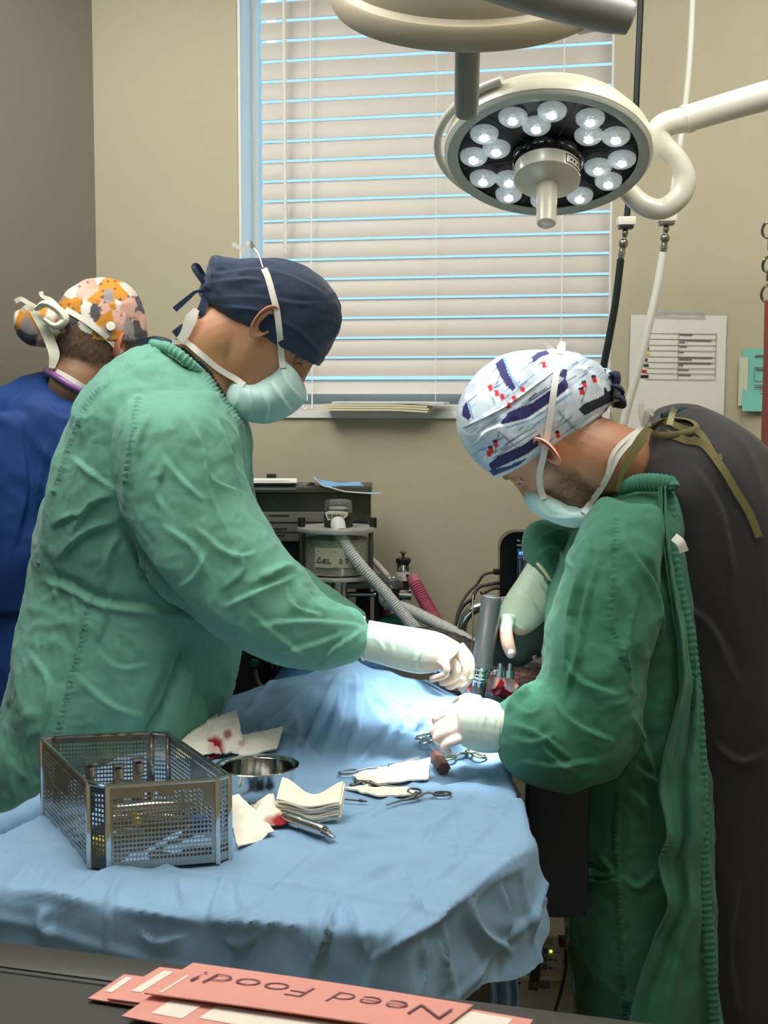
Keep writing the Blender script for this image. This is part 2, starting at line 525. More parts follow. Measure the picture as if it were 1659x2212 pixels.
# ceiling light troffers that carry the panel lights
MAT['diffuser'] = emission('lit_diffuser', (1.0, 0.96, 0.88), 2.2)
for k, (s_, t_) in enumerate(LIGHT_SPOTS):
    where = ['over the left side of the operating table', 'over the right side of the room by the window wall', 'nearest the observation window'][k]
    e = empty('ceiling_light', R(s_, t_, CEIL), 'flat white ceiling light panel ' + where, 'ceiling light', 'ceiling light panels')
    part('frame', join(rbox(s_ - .31, s_ + .31, t_ - .61, t_ - .58, CEIL - .03, CEIL), rbox(s_ - .31, s_ + .31, t_ + .58, t_ + .61, CEIL - .03, CEIL),
                       rbox(s_ - .31, s_ - .28, t_ - .58, t_ + .58, CEIL - .03, CEIL), rbox(s_ + .28, s_ + .31, t_ - .58, t_ + .58, CEIL - .03, CEIL)), MAT['white'], e, False)
    part('diffuser', rbox(s_ - .28, s_ + .28, t_ - .58, t_ + .58, CEIL - .02, CEIL - .012), MAT['diffuser'], e, False)

# ================================================================== venetian blind
bs0, bs1 = wall_sz(553, 300)[0], ws1 - 0.008
bt = 0.045
zb = wall_sz(900, 890)[1] + 0.006
blind = empty('venetian_blind', R((bs0 + bs1) / 2, bt, zb), 'white venetian blind with closed horizontal slats hanging in the window', 'blind')
def slat_vf(z, tilt, h):
    n = 7
    prof = []
    for k in range(n):
        a = (k / (n - 1) - 0.5) * h
        bow = 0.0022 * (1 - (2 * k / (n - 1) - 1) ** 2)
        prof.append((a, bow))
    pts = []
    for s_ in (bs0, bs1):
        row = []
        for a, bo in prof:
            tt = bt + a * math.sin(tilt) - bo * math.cos(tilt)
            zz = z + a * math.cos(tilt) + bo * math.sin(tilt)
            row.append(A(R(s_, tt, zz)))
        pts.append(row)
    return sheet(np.array(pts), 0.0028)
pitch = 0.0432
base_slat = None
z0 = zb + 0.048
for k in range(32):
    z = z0 + pitch * k
    if z > wz1 - 0.06: break
    tilt = math.radians(14) if k else math.radians(38)
    if k <= 1:
        so = part('slat', slat_vf(z, tilt, 0.0392), MAT['slat'], blind, True)
        if k == 1: base_slat, bz = so, z
    else:
        so = base_slat.copy(); COL.objects.link(so); so.parent = blind
        so.location = (0, 0, z - bz)
part('bottom_rail', rbox(bs0, bs1, bt - 0.022, bt + 0.022, zb - 0.008, zb + 0.010, 0.004), MAT['slat'], blind)
part('head_rail', rbox(bs0, bs1, bt - 0.028, bt + 0.028, wz1 - 0.05, wz1 - 0.002, 0.003), MAT['slat'], blind)
MAT['cord'] = principled('white_cord', srgb(236, 236, 232), 0.6)
for pxc, rad in ((667, 0.0016), (938, 0.0008), (1213, 0.0016)):
    s_ = wall_sz(pxc, 500)[0]
    part('ladder_cord', tube([R(s_, bt - 0.0245, zb), R(s_, bt - 0.0245, wz1 - 0.05)], rad, 8, 2), MAT['cord'], blind)
s_ = wall_sz(612, 300)[0]; zw = wall_sz(612, 548)[1]
part('tilt_wand', tube([R(s_, bt - 0.034, zw), R(s_, bt - 0.034, wz1 - 0.05)], 0.0042, 8, 2), MAT['white'], blind)
s_ = wall_sz(655, 880)[0]
part('pull_cord_loop', tube([R(s_ + 0.006 * math.cos(a) , bt - 0.031, zb + 0.018 + 0.018 * math.sin(a)) for a in np.linspace(0, 5.5, 9)], 0.0012, 6), MAT['cord'], blind)

# ================================================================== papers on the sill
sa, sb = wall_sz(713, 905)[0], wall_sz(950, 905)[0]
MAT['folder'] = principled('manila_paper', srgb(222, 208, 170), 0.8)
grp = 'papers stacked on the window sill'
names = ['lowest cream folder of the stack on the window sill', 'second cream folder from the bottom on the window sill', 'third folder up, just under the white sheets on the window sill', 'topmost white folder of the stack on the window sill']
for k in range(4):
    sh = [0, 0.002, -0.002, 0.018][k]
    pts = []
    for i in range(2):
        row = []
        for j in range(9):
            u = j / 8
            sag = -0.004 * max(0, u - 0.7) / 0.3 * (1 if k < 3 else 0.3)
            row.append(A(R(sa + sh + (sb - sa - (0.0 if k == 3 else 0.016)) * u, -0.052 + i * 0.066, wz0 + 0.0175 + k * 0.0052 + sag)))
        pts.append(row)
    V, F = sheet(np.array(pts), 0.0042)
    o = mesh_obj('paper_folder', V, F, MAT['paper'] if k == 3 else MAT['folder'], None, False)
    tag(o, names[k], 'folder', grp)

# ================================================================== observation window: ledge, wall below, pane
LY = math.radians(16.4)
L1 = Vector((math.cos(LY), -math.sin(LY), 0)); L2 = Vector((math.sin(LY), math.cos(LY), 0))
LZ = 1.15
L0 = G(600, 2103, LZ)
def LR(a, b, z): return Vector((L0.x, L0.y, 0)) + L1 * a + L2 * b + Vector((0, 0, z))
def lbox(a0, a1, b0, b1, z0, z1, bev=0.0):
    return box(LR((a0 + a1) / 2, (b0 + b1) / 2, (z0 + z1) / 2), a1 - a0, b1 - b0, z1 - z0, L1, L2, (0, 0, 1), bev)
MAT['ledge'] = principled('black_laminate', srgb(36, 34, 31), 0.5, noise=(30, 0.1))
MAT['ledge_edge'] = principled('black_gasket', srgb(50, 45, 39), 0.45)
struct('wall_observation', lbox(-0.62, 1.3, -0.09, 0.014, 0.0, LZ - 0.045), MAT['wall'])
lo = empty('trim_1', LR(0.1, -0.2, LZ - 0.04)); lo['kind'] = 'structure'
part('ledge_top', lbox(-0.62, 1.0, -0.45, -0.055, LZ - 0.04, LZ - 0.0015, 0.002), MAT['ledge'], lo, False)
part('ledge_nosing', lbox(-0.62, 1.0, -0.046, 0.0, LZ - 0.04, LZ - .0005, 0.006), MAT['ledge_edge'], lo)
part('gasket', tube([LR(-0.62, -0.051, LZ - 0.0055), LR(1.0, -0.051, LZ - 0.0055)], 0.005, 10, 2), MAT['black'], lo)
w2 = empty('window_2', LR(0.1, -0.02, LZ)); w2['kind'] = 'structure'
part('pane', lbox(-0.62, 1.0, 0.003, 0.009, LZ - 0.0445, 2.5), clear_pane('observation_glass'), w2, False)
# ================================================================== operating lamps
MAT['lens'] = principled('led_lens_reflector', srgb(220, 228, 232), 0.15, 0.6, bump=(300, 1.0, 0.004), emis=(.75, .85, .9, .22))
MAT['led'] = emission('led_die', (0.93, 0.98, 1.0), 14.0)
MAT['lampface'] = principled('smoked_lamp_cover', srgb(44, 46, 48), 0.22)
MAT['lamphub'] = principled('black_hub_plastic', srgb(14, 15, 17), 0.12)
MAT['lampring'] = principled('grey_green_ring', srgb(178, 184, 174), 0.35)
MAT['lampgrey'] = principled('lamp_handle_grey', srgb(150, 150, 146), 0.4, noise=(14, 0.12))
MAT['lampbeige'] = principled('beige_lamp_housing', srgb(196, 184, 158), 0.38)
MAT['lensline'] = principled('cover_seam', srgb(90, 94, 98), 0.3)

def op_lamp(name, c, nrm, rad, label, lit=True, xdir=None):
    """c: centre of the light face, nrm: the way it shines"""
    n = Vector(nrm).normalized()
    e = empty(name, c, label, 'surgical lamp')
    b = -n   # back
    k = rad / 0.172
    C = Vector(c)
    x = Vector(xdir) if xdir else Vector((1, 0, 0))
    x = (x - n * x.dot(n)).normalized(); y = n.cross(x)
    prof = [(.150, .006), (.156, .0), (.166, -.001), (.1715, .004), (.172, .012), (.170, .026), (.162, .034), (.158, .036), (.150, .052), (.120, .060), (.06, .064), (.001, .065)]
    part('housing', lathe([(r * k, h * k) for r, h in prof], C, b, 72), MAT['lampwhite'] if lit else MAT['lampbeige'], e)
    part('face_ring', lathe([(r * k, h * k) for r, h in [(.148, -.001), (.158, -.004), (.166, -.0035), (.170, .002), (.1705, .006)]], C, b, 72), MAT['lampring'], e)
    part('light_cover', lathe([(r * k, h * k) for r, h in [(.150, .004), (.150, .003), (.05, .003), (.001, .003)]], C, b, 72), MAT['lampface'], e)
    if lit:
        for q in range(6):
            a = math.radians(18 + 60 * q)
            d1 = x * math.cos(a) + y * math.sin(a)
            part('cover_seam', box(C - b * (-.0022 * k) + d1 * .1 * k, .09 * k, .0012, .0012, d1, n.cross(d1)), MAT['lensline'], e, False)
            for j, (da, rr) in enumerate(((-15, .122), (15, .122), (0, .088))):
                aa = a + math.radians(30 + da)
                p = C + (x * math.cos(aa) + y * math.sin(aa)) * rr * k
                ln = part('lens', lathe([(.0235 * k, -.001), (.0226 * k, .004), (.0195 * k, .0075), (.0115 * k, .0105), (.0005, .012)], p, n, 20), MAT['lens'], e)
                part('led', lathe([(.0078 * k, .0112), (.005 * k, .0135), (.0005, .0142)], p, n, 10), MAT['led'], ln)
    part('hub', lathe([(r * k, h * k) for r, h in [(.060, .0), (.060, .012), (.054, .02), (.050, .021)]], C, n, 48), MAT['lamphub'], e)
    part('control_ring', lathe([(r * k, h * k) for r, h in [(.051, .018), (.0545, .021), (.0545, .045), (.051, .047), (.044, .049), (.018, .0555), (.017, .056)]], C, n, 48), MAT['lampwhite'], e)
    if lit:
        # control keypad outline on the ring: a thin dark frame
        for a0 in (-62,):
            pts = []
            for q in range(13):
                a = math.radians(a0 + 44 * q / 12)
                pts.append(C + n * .041 * k - (x * -math.cos(a) + y * math.sin(a)) * .0549 * k)
            pts2 = [p - n * .016 * k for p in pts[::-1]]
            part('keypad_outline', tube(pts + pts2 + [pts[0]], .0007, 6, smooth_path=False), MAT['black'], e)
            for q in (3, 5, 8, 10):
                p = (pts[q] - n * .008 * k)
                part('key', lathe([(.0022 * k, 0), (.0016 * k, .001), (.0001, .0012)], p, (p - C - n * (p - C).dot(n)), 8), MAT['darkgrey'], e)
    hg = part('handle', lathe([(r * k, h * k) for r, h in [(.0175, .054), (.0168, .075), (.0165, .118), (.0155, .128), (.012, .131), (.0005, .1315)]], C, n, 32), MAT['lampwhite'] if lit else MAT['lampgrey'], e)
    return e, x, y, n, k

# lit lamp facing the camera
LC = P(1183, 340, 2.30)
LN = Vector((-0.06, -0.44, -0.895)).normalized()
lamp1, lx, ly, ln_, lk = op_lamp('surgical_lamp', LC, LN, 0.169, 'round white surgical lamp with many bright LED lenses, hanging over the table', True)
# yoke and swan-neck arm
MAT['armwhite'] = principled('white_arm_enamel', srgb(222, 218, 204), 0.3, coat=0.3)
pp = [P(1345, 400, 2.42), P(1385, 440, 2.40), P(1428, 452, 2.40), P(1468, 425, 2.40), P(1480, 385, 2.40), P(1462, 345, 2.40), P(1432, 312, 2.40), P(1422, 285, 2.40), P(1440, 268, 2.40), P(1480, 258, 2.40)]
part('swan_neck', tube(pp, [.017, .018, .018, .0185, .0185, .0185, .019, .020, .021, .0215], 20, 90), MAT['armwhite'], lamp1)
part('joint_collar', tube([P(1478, 259, 2.40), P(1492, 254, 2.4)], .0245, 20, 4), MAT['armwhite'], lamp1)
part('support_arm', tube([P(1480, 258, 2.40), P(1570, 231, 2.38), P(1690, 198, 2.35), P(1900, 150, 2.3)], [.0225, .0235, .0245, .025], 20, 30), MAT['armwhite'], lamp1)
# yoke bow at left of the ring
yk = [LC + (lx * math.cos(a) + ly * math.sin(a)) * (.180 + .006 * math.sin(2 * a)) - LN * (.028) for a in np.radians(np.linspace(120, 235, 14))]
part('yoke', tube(yk, .007, 12, 40), MAT['armwhite'], lamp1)

# second lamp, seen from behind, nearer to the camera
LC2 = P(1012, 3, 1.97)
N2 = Vector((0.02, 0.57, -0.82)).normalized()
e2 = empty('surgical_lamp', LC2, 'beige surgical lamp head seen from behind with grey handle pointing down', 'surgical lamp')
b2 = -N2; k2 = 0.19 / 0.172
part('housing', lathe([(r * k2, h * k2) for r, h in [(.150, .004), (.160, .0), (.169, .001), (.172, .006), (.172, .026), (.169, .031), (.163, .033), (.160, .036), (.160, .060), (.156, .066), (.140, .070), (.05, .074), (.001, .075)]], LC2, b2, 96), MAT['lampbeige'], e2)
part('light_cover', lathe([(r * k2, h * k2) for r, h in [(.152, .006), (.05, .003), (.001, .003)]], LC2, b2, 64), MAT['lampface'], e2)
part('hub', lathe([(r * k2, h * k2) for r, h in [(.050, .0), (.050, .03), (.044, .036), (.017, .04)]], LC2, N2, 48), MAT['lampbeige'], e2)
part('handle', lathe([(r, h) for r, h in [(.0178, .03), (.0178, .150), (.0170, .163), (.0145, .1665), (.0005, .167)]], LC2, N2, 32), MAT['lampgrey'], e2)
part('support_arm', tube([P(1352, 38, 1.76), P(1300, 26, 1.75), P(1150, -14, 1.72), P(980, -70, 1.68), P(700, -170, 1.60), P(620, -230, 1.58), Vector((-.13, 1.57, CEIL - .01))], [.0205, .0235, .024, .024, .026, .027, .03], 20, 60), MAT['lampgrey'], e2)
part('arm_cap', tube([P(1345, 36, 1.76), P(1362, 40, 1.76), P(1368, 42, 1.76)], [.0215, .0195, .011], 20, 12), MAT['lampgrey'], e2)
part('arm_bracket', tube([P(1335, 36, 1.78), P(1255, 55, 1.90)], [.012, .012], 12, 6), MAT['lampbeige'], e2)
# the light the lit lamp gives
def beam(name, loc, tgt, watts, size, soft):
    sd = bpy.data.lights.new(name, 'SPOT')
    sd.energy = watts; sd.spot_size = math.radians(size); sd.spot_blend = 0.9; sd.shadow_soft_size = soft; sd.color = (0.90, 0.97, 1.0)
    so = bpy.data.objects.new(name, sd); COL.objects.link(so)
    so.location = loc
    so.rotation_euler = (tgt - so.location).to_track_quat('-Z', 'Y').to_euler()
beam('surgical_lamp_beam', LC + LN * 0.14, P(1020, 1450, 2.26), 50, 24, 0.12)
beam('second_lamp_beam', LC2 + N2 * 0.18, P(990, 1440, 2.24), 210, 22, 0.10)
# ================================================================== gas hoses, papers and strap by the right wall
MAT['fitting'] = principled('nickel_fitting', srgb(150, 146, 138), 0.3, 1.0)
MAT['hosewhite'] = principled('white_hose', srgb(222, 220, 210), 0.45)
MAT['hoseblack'] = principled('dark_green_black_hose', srgb(16, 30, 30), 0.4)
def hose_drop(px, py, d, top_pts, low_pts, mat, label, rad, low_rad, green):
    c = P(px, py, d)
    e = empty('gas_hose', c, label, 'gas hose')
    part('upper_hose', tube([P(*q, d) for q in top_pts], rad, 14, 30), mat, e)
    part('outlet_block', box(c, .034, .03, .016, (1, -.1, 0), None, None, .002), MAT['white'], e)
    part('outlet_flange', box(c - Vector((0, 0, .0115)), .026, .026, .007, (1, -.1, 0), None, None, .001), MAT['hoseblack'] if green else MAT['steel_dull'], e)
    f0, f1 = P(*low_pts[0], d), P(*low_pts[1], d)
    cc = c - Vector((0, 0, .015))
    part('fitting', tube([cc, cc.lerp(f1, .15), cc.lerp(f1, .3), cc.lerp(f1, .4), cc.lerp(f1, .55), cc.lerp(f1, .62), cc.lerp(f1, .8), f1], [.005, .006, .004, .0085, .0085, .006, .0065, .0055], 12, 36), MAT['fitting'], e)
    for q in range(3):
        p = cc.lerp(f1, .74 + .08 * q)
        part('crimp_ring', tube([p, p + (f1 - cc).normalized() * .002], .0075, 12, 2), MAT['steel'], e)
    part('lower_hose', tube([P(*q, d) for q in low_pts[1:]], low_rad, 14, 40), mat, e)
hose_drop(1352, 478, 2.72, [(1386, -40), (1379, 120), (1370, 300), (1354, 472)], [(1350, 498), (1341, 560), (1330, 650), (1316, 730), (1303, 800), (1292, 900), (1280, 1010)], MAT['hoseblack'], 'black gas hose hanging from a white outlet block beside the blind', .0062, .0072, True)
hose_drop(1440, 470, 2.70, [(1497, -40), (1490, 120), (1476, 260), (1446, 464)], [(1440, 490), (1433, 545), (1420, 620), (1402, 700), (1385, 775), (1358, 870), (1335, 960)], MAT['hosewhite'], 'white gas hose hanging from a white outlet block in front of the wall chart', .0058, .0082, False)

def wall_quad(px, py, off):
    r = ray(px, py); o = Vector((0, 0, CAMZ)) - (W0 - E2 * off)
    k = -o.dot(E2) / r.dot(E2)
    return A(Vector((0, 0, CAMZ)) + r * k)
def wall_sheet(c, off, th=0.0008, n=9, curl=0.0):
    """paper on the back wall by its four photographed corners tl,tr,br,bl"""
    q = [np.array(p, float) for p in c]
    pts = []
    for i in range(n):
        v = i / (n - 1); row = []
        for j in range(n):
            u = j / (n - 1)
            p = (q[0] * (1 - u) + q[1] * u) * (1 - v) + (q[3] * (1 - u) + q[2] * u) * v
            row.append(wall_quad(p[0], p[1], off + curl * (v ** 3) * (0.4 + 0.6 * abs(2 * u - 1)) + 0.0006 * math.sin(6 * v + 3 * u)))
        pts.append(row)
    return sheet(np.array(pts), th)
chart = empty('wall_chart', wall_quad(1460, 800, 0.004), 'white paper chart with a two-column table and colour chips taped to the wall', 'paper')
C4 = [(1363, 680), (1570, 682), (1561, 960), (1354, 960)]
part('sheet', wall_sheet(C4, 0.003), MAT['paper'], chart)
part('tape', wall_sheet([(1400, 669), (1522, 671), (1524, 690), (1404, 688)], 0.0042, 0.0004, 3), thin_glass('clear_tape', (.95, .95, .93), .1, .25), chart)
def on_chart(pts, off=0.0046):
    return [wall_quad(x, y, off) for x, y in pts]
MAT['print'] = principled('printed_line', srgb(120, 116, 110), 0.8)
MAT['printtext'] = principled('printed_text', srgb(112, 106, 102), 0.8)
# the table in the photograph: columns and rows
X0a, X0b, Xm, X1a = 1395, 1384, 1464, 1546
rows_y = [720, 732, 745, 757, 770, 782, 795, 806, 819]
def colx(base, y): return base - (y - 720) * 0.03
for y in rows_y:
    part('table_rule', wall_sheet([(colx(1398, y), y), (colx(1547, y), y + 1), (colx(1547, y), y + 2), (colx(1398, y), y + 1)], 0.0045, 0.0003, 2), MAT['print'], chart, False)
for xb in (1466, 1547):
    part('table_rule', wall_sheet([(colx(xb, 720), 720), (colx(xb, 720) + 1, 720), (colx(xb, 819) + 1, 820), (colx(xb, 819), 820)], 0.0045, 0.0003, 2), MAT['print'], chart, False)
txt = [(722, [28]), (734, [70, 12]), (747, [16]), (759, [10]), (771, [72, 28]), (783, [70, 10]), (797, [22]), (808, [26])]
for y, ws in txt:
    for k, w in enumerate(ws):
        x0 = colx(1468, y)
        part('text_line', wall_sheet([(x0, y + k * 4), (x0 + w, y + k * 4 + .6), (x0 + w, y + k * 4 + 3), (x0, y + k * 4 + 2.4)], 0.0046, 0.0003, 2), MAT['printtext'], chart, False)
chips = [(1395, 749, 7, srgb(40, 60, 140)), (1393, 760, 11, srgb(226, 214, 60)), (1390, 774, 9, srgb(130, 20, 60)), (1388, 786, 13, srgb(14, 80, 60)), (1386, 799, 11, srgb(200, 20, 40)), (1384, 810, 17, srgb(16, 16, 40))]
for x, y, w, c in chips:
    part('colour_chip', wall_sheet([(x, y), (x + w, y), (x + w, y + 6), (x, y + 6)], 0.0047, 0.0003, 2), principled('chip_ink', c, 0.8), chart, False)
part('ribbon_drawing', wall_sheet([(1387, 722), (1391, 721), (1388, 738), (1385, 739)], 0.0046, 0.0003, 2), MAT['print'], chart, False)

teal = empty('teal_notice', wall_quad(1640, 820, 0.004), 'teal printed notice taped to the wall at the right edge', 'paper')
MAT['teal'] = principled('teal_paper', srgb(120, 196, 180), 0.8)
part('sheet', wall_sheet([(1605, 754), (1720, 752), (1712, 890), (1603, 888)], 0.003, 0.0008, 9, 0.012), MAT['teal'], teal)
part('tape', wall_sheet([(1597, 772), (1617, 773), (1614, 877), (1594, 876)], 0.006, 0.0006, 3), principled('masking_tape', srgb(206, 204, 182), .8), teal, False)
for (x0, y0, x1, y1) in ((1629, 793, 1680, 823), (1628, 831, 1680, 841), (1627, 845, 1680, 851), (1627, 857, 1680, 880)):
    for a, b in (((x0, y0), (x1, y0)), ((x0, y1), (x1, y1)), ((x0, y0), (x0, y1))):
        w = 1.2
        if a[1] == b[1]: q4 = [a, b, (b[0], b[1] + w), (a[0], a[1] + w)]
        else: q4 = [a, (a[0] + w, a[1]), (b[0] + w, b[1]), b]
        part('box_line', wall_sheet(q4, 0.0052, 0.0003, 2), MAT['print'], teal, False)
    part('text_line', wall_sheet([(x0 + 4, y0 + 4), (x0 + 26, y0 + 4), (x0 + 26, y0 + 7), (x0 + 4, y0 + 7)], 0.0054, 0.0003, 2), MAT['printtext'], teal, False)
part('heading', wall_sheet([(1631, 767), (1660, 766), (1660, 771), (1631, 772)], 0.0052, 0.0003, 2), MAT['printtext'], teal, False)

# chain with strap at the right edge
st = empty('chain_strap', P(1652, 640, 2.62), 'metal chain links carrying a dull red strap at the right edge', 'strap')
MAT['strap'] = principled('dull_red_strap', srgb(136, 70, 62), 0.6, noise=(60, .1))
for k, (x, y, rx, ry) in enumerate(((1662, 496, 15, 17), (1659, 571, 11, 15), (1660, 634, 15, 18))):
    c = P(x, y, 2.62); s = 2.62 / FPX
    part('link', tube([c + Vector((math.cos(a) * rx * s, 0.004 * math.sin(2 * a), math.sin(a) * ry * s)) for a in np.linspace(0, 2 * math.pi, 17)], .0028, 8, 64, cap=False), MAT['fitting'], st)
    if k < 2:
        part('swivel', tube([c - Vector((0, 0, ry * s)), c - Vector((0, 0, ry * s + (0.022 if k == 0 else .018)))], .003, 8, 3), MAT['fitting'], st)
part('webbing', sheet(np.array([[A(P(x + dx, y, 2.62)) for dx in (0, 30)] for x, y in ((1652, 648), (1650, 760), (1646, 900), (1643, 1010))]), .004), MAT['strap'], st, False)
# white rail strip on the wall at the right edge
ra = empty('wall_rail', wall_quad(1640, 975, 0.01), 'short white plastic rail on the right part of the wall', 'rail')
part('rail', join(wall_sheet([(1622, 967), (1760, 962), (1760, 976), (1622, 981)], 0.012, 0.02, 2)), MAT['white'], ra, False)
# ================================================================== operating table and drape
TZ = 1.0
TA = math.radians(22.5)
TS = np.array([math.cos(TA), -math.sin(TA), 0]); TT = np.array([math.sin(TA), math.cos(TA), 0])
TC = np.array([0.0, 1.46, 0.0])
def Tp(s, t, z): return TC + TS * s + TT * t + np.array([0, 0, z])
tb = empty('operating_table', Tp(-.3, .6, 0), 'operating table standing under the light blue drape between two surgeons', 'operating table')
tp_ = [(.17, 2.6), (-.28, 2.6), (-.375, 2.2), (-.56, 1.70), (-.04, 1.57), (.0, 1.57), (.165, 1.83)]
part('top', loft([np.array([(x, y, z) for x, y in tp_]) for z in (TZ - .07, TZ - .008)]), MAT['steel_dull'], tb, False)
part('side_shade_panel', box((.275, 2.16, .888), .10, .05, .236, None, None, None, .015), principled('navy_shade', srgb(26, 34, 48), .5), tb)  # added dark panel standing in for the shadow beside the table
part('column', box(Tp(-.30, .66, .48), .18, .24, .84, TS, TT, (0, 0, 1), .02), MAT['steel_dull'], tb)
part('base', box(Tp(-.30, .66, .04), .5, .8, .08, TS, TT, (0, 0, 1), .02), MAT['steel_dull'], tb)

# ridge of the draped patient: photographed points, distance
RID = [(440, 1592, 2.30), (560, 1535, 2.36), (690, 1462, 2.38), (765, 1432, 2.38), (860, 1478, 2.38), (960, 1508, 2.36), (1080, 1505, 2.38), (1250, 1500, 2.45)]
RW = np.array([A(P(*r)) for r in RID])
def mound(xy):
    """height over the table top at world xy"""
    h = np.zeros(len(xy)); best = np.full(len(xy), 9.0)
    seg = catmull(RW, 60)
    for k in range(len(seg)):
        d = xy - seg[k, :2]
        front = d[:, 1] < 0
        w = np.where(front, 0.25, 0.34)
        r = np.sqrt((d[:, 0] / 1.0) ** 2 + d[:, 1] ** 2)
        f = np.maximum(0, 1 - r / w) ** np.where(front, 1.3, 1.0)
        h = np.maximum(h, (seg[k, 2] - TZ) * f)
    return h
# outline of what carries the cloth, counter-clockwise from the far right: the near right corner is cut off
POLY = np.array([(.188, 2.66), (-.32, 2.66), (-.425, 2.22), (-.63, 1.70), (-.57, 1.660), (-.03, 1.528), (.02, 1.522), (.168, 1.775), (.186, 1.82)])
HANG = [.25, .25, .2, .2, .34, .34, .140, .135, .135]      # how far the cloth hangs past each edge
def cloth_point(X2):
    """flat cloth coordinates -> place; hangs where it passes the outline"""
    n = len(POLY); best = np.full(len(X2), 9.0); near = np.zeros_like(X2); lim = np.zeros(len(X2)); ins = np.ones(len(X2), bool)
    for k in range(n):
        p, q = POLY[k], POLY[(k + 1) % n]
        e = q - p; t = np.clip(((X2 - p) @ e) / (e @ e), 0, 1)
        c = p + t[:, None] * e; d = np.linalg.norm(X2 - c, axis=1)
        ins &= (e[0] * (X2[:, 1] - p[1]) - e[1] * (X2[:, 0] - p[0])) >= 0
        m = d < best
        best[m] = d[m]; near[m] = c[m]; lim[m] = HANG[k]
    L = np.where(ins, 0, best); c = np.where(ins[:, None], X2, near)
    lim = lim + .012 * np.sin(c[:, 0] * 23 + c[:, 1] * 17)
    over = L > lim; Lc = np.minimum(L, lim)
    u = (X2 - c) / (L[:, None] + 1e-12)
    r = 0.014
    ang = np.minimum(Lc / r, np.pi / 2)
    ex = np.maximum(0, Lc - r * np.pi / 2)
    flare = 0.10
    out = r * np.sin(ang) + ex * flare; dn = r * (1 - np.cos(ang)) + ex * math.sqrt(1 - flare ** 2)
    sway = np.clip(ex / .12, 0, 1); ph = c[:, 0] * 21 - c[:, 1] * 25
    out = out + sway * (.007 * np.sin(ph * .9 + 1) + .003 * np.sin(ph * 2.1))
    V = np.zeros((len(X2), 3)); V[:, :2] = c + u * out[:, None]; V[:, 2] = TZ - dn
    V[:, 2] += mound(V[:, :2]) * np.exp(-(Lc / .08) ** 2)
    return V, over
ns_, nt_ = 270, 350
S_ = np.linspace(-.86, 0.40, ns_); T_ = np.linspace(1.17, 2.86, nt_)
XX, YY = np.meshgrid(S_, T_)
X2 = np.stack([XX.ravel(), YY.ravel()], 1)
V, over = cloth_point(X2)
_, F = grid(np.zeros((nt_, ns_, 3)))
F = np.asarray(F); F = F[~over[F].all(1)]
SSr = (X2 - TC[:2]) @ TS[:2]; TTr = (X2 - TC[:2]) @ TT[:2]
fold = np.zeros(len(V))
for c_ in (-.56, -.405, -.19, -.02, .12):
    fold += .0045 * np.maximum(0, 1 - np.abs(SSr - c_ - .004 * np.sin(TTr * 9)) / .009)
for c_ in (-.2, -.05, .13, .33, .55, .78):
    fold += .0045 * np.maximum(0, 1 - np.abs(TTr - c_ - .004 * np.sin(SSr * 8)) / .009)
N = normals(V, F)
if N[:, 2].mean() < 0:
    F = F[:, ::-1]; N = normals(V, F)
V += N * (crumple(V, 5.5, 0.015, 3, (1, 1, 1), 2, .2) + crumple(V, 12, 0.006, 9, (1, 1, 1), 2, .2))[:, None]
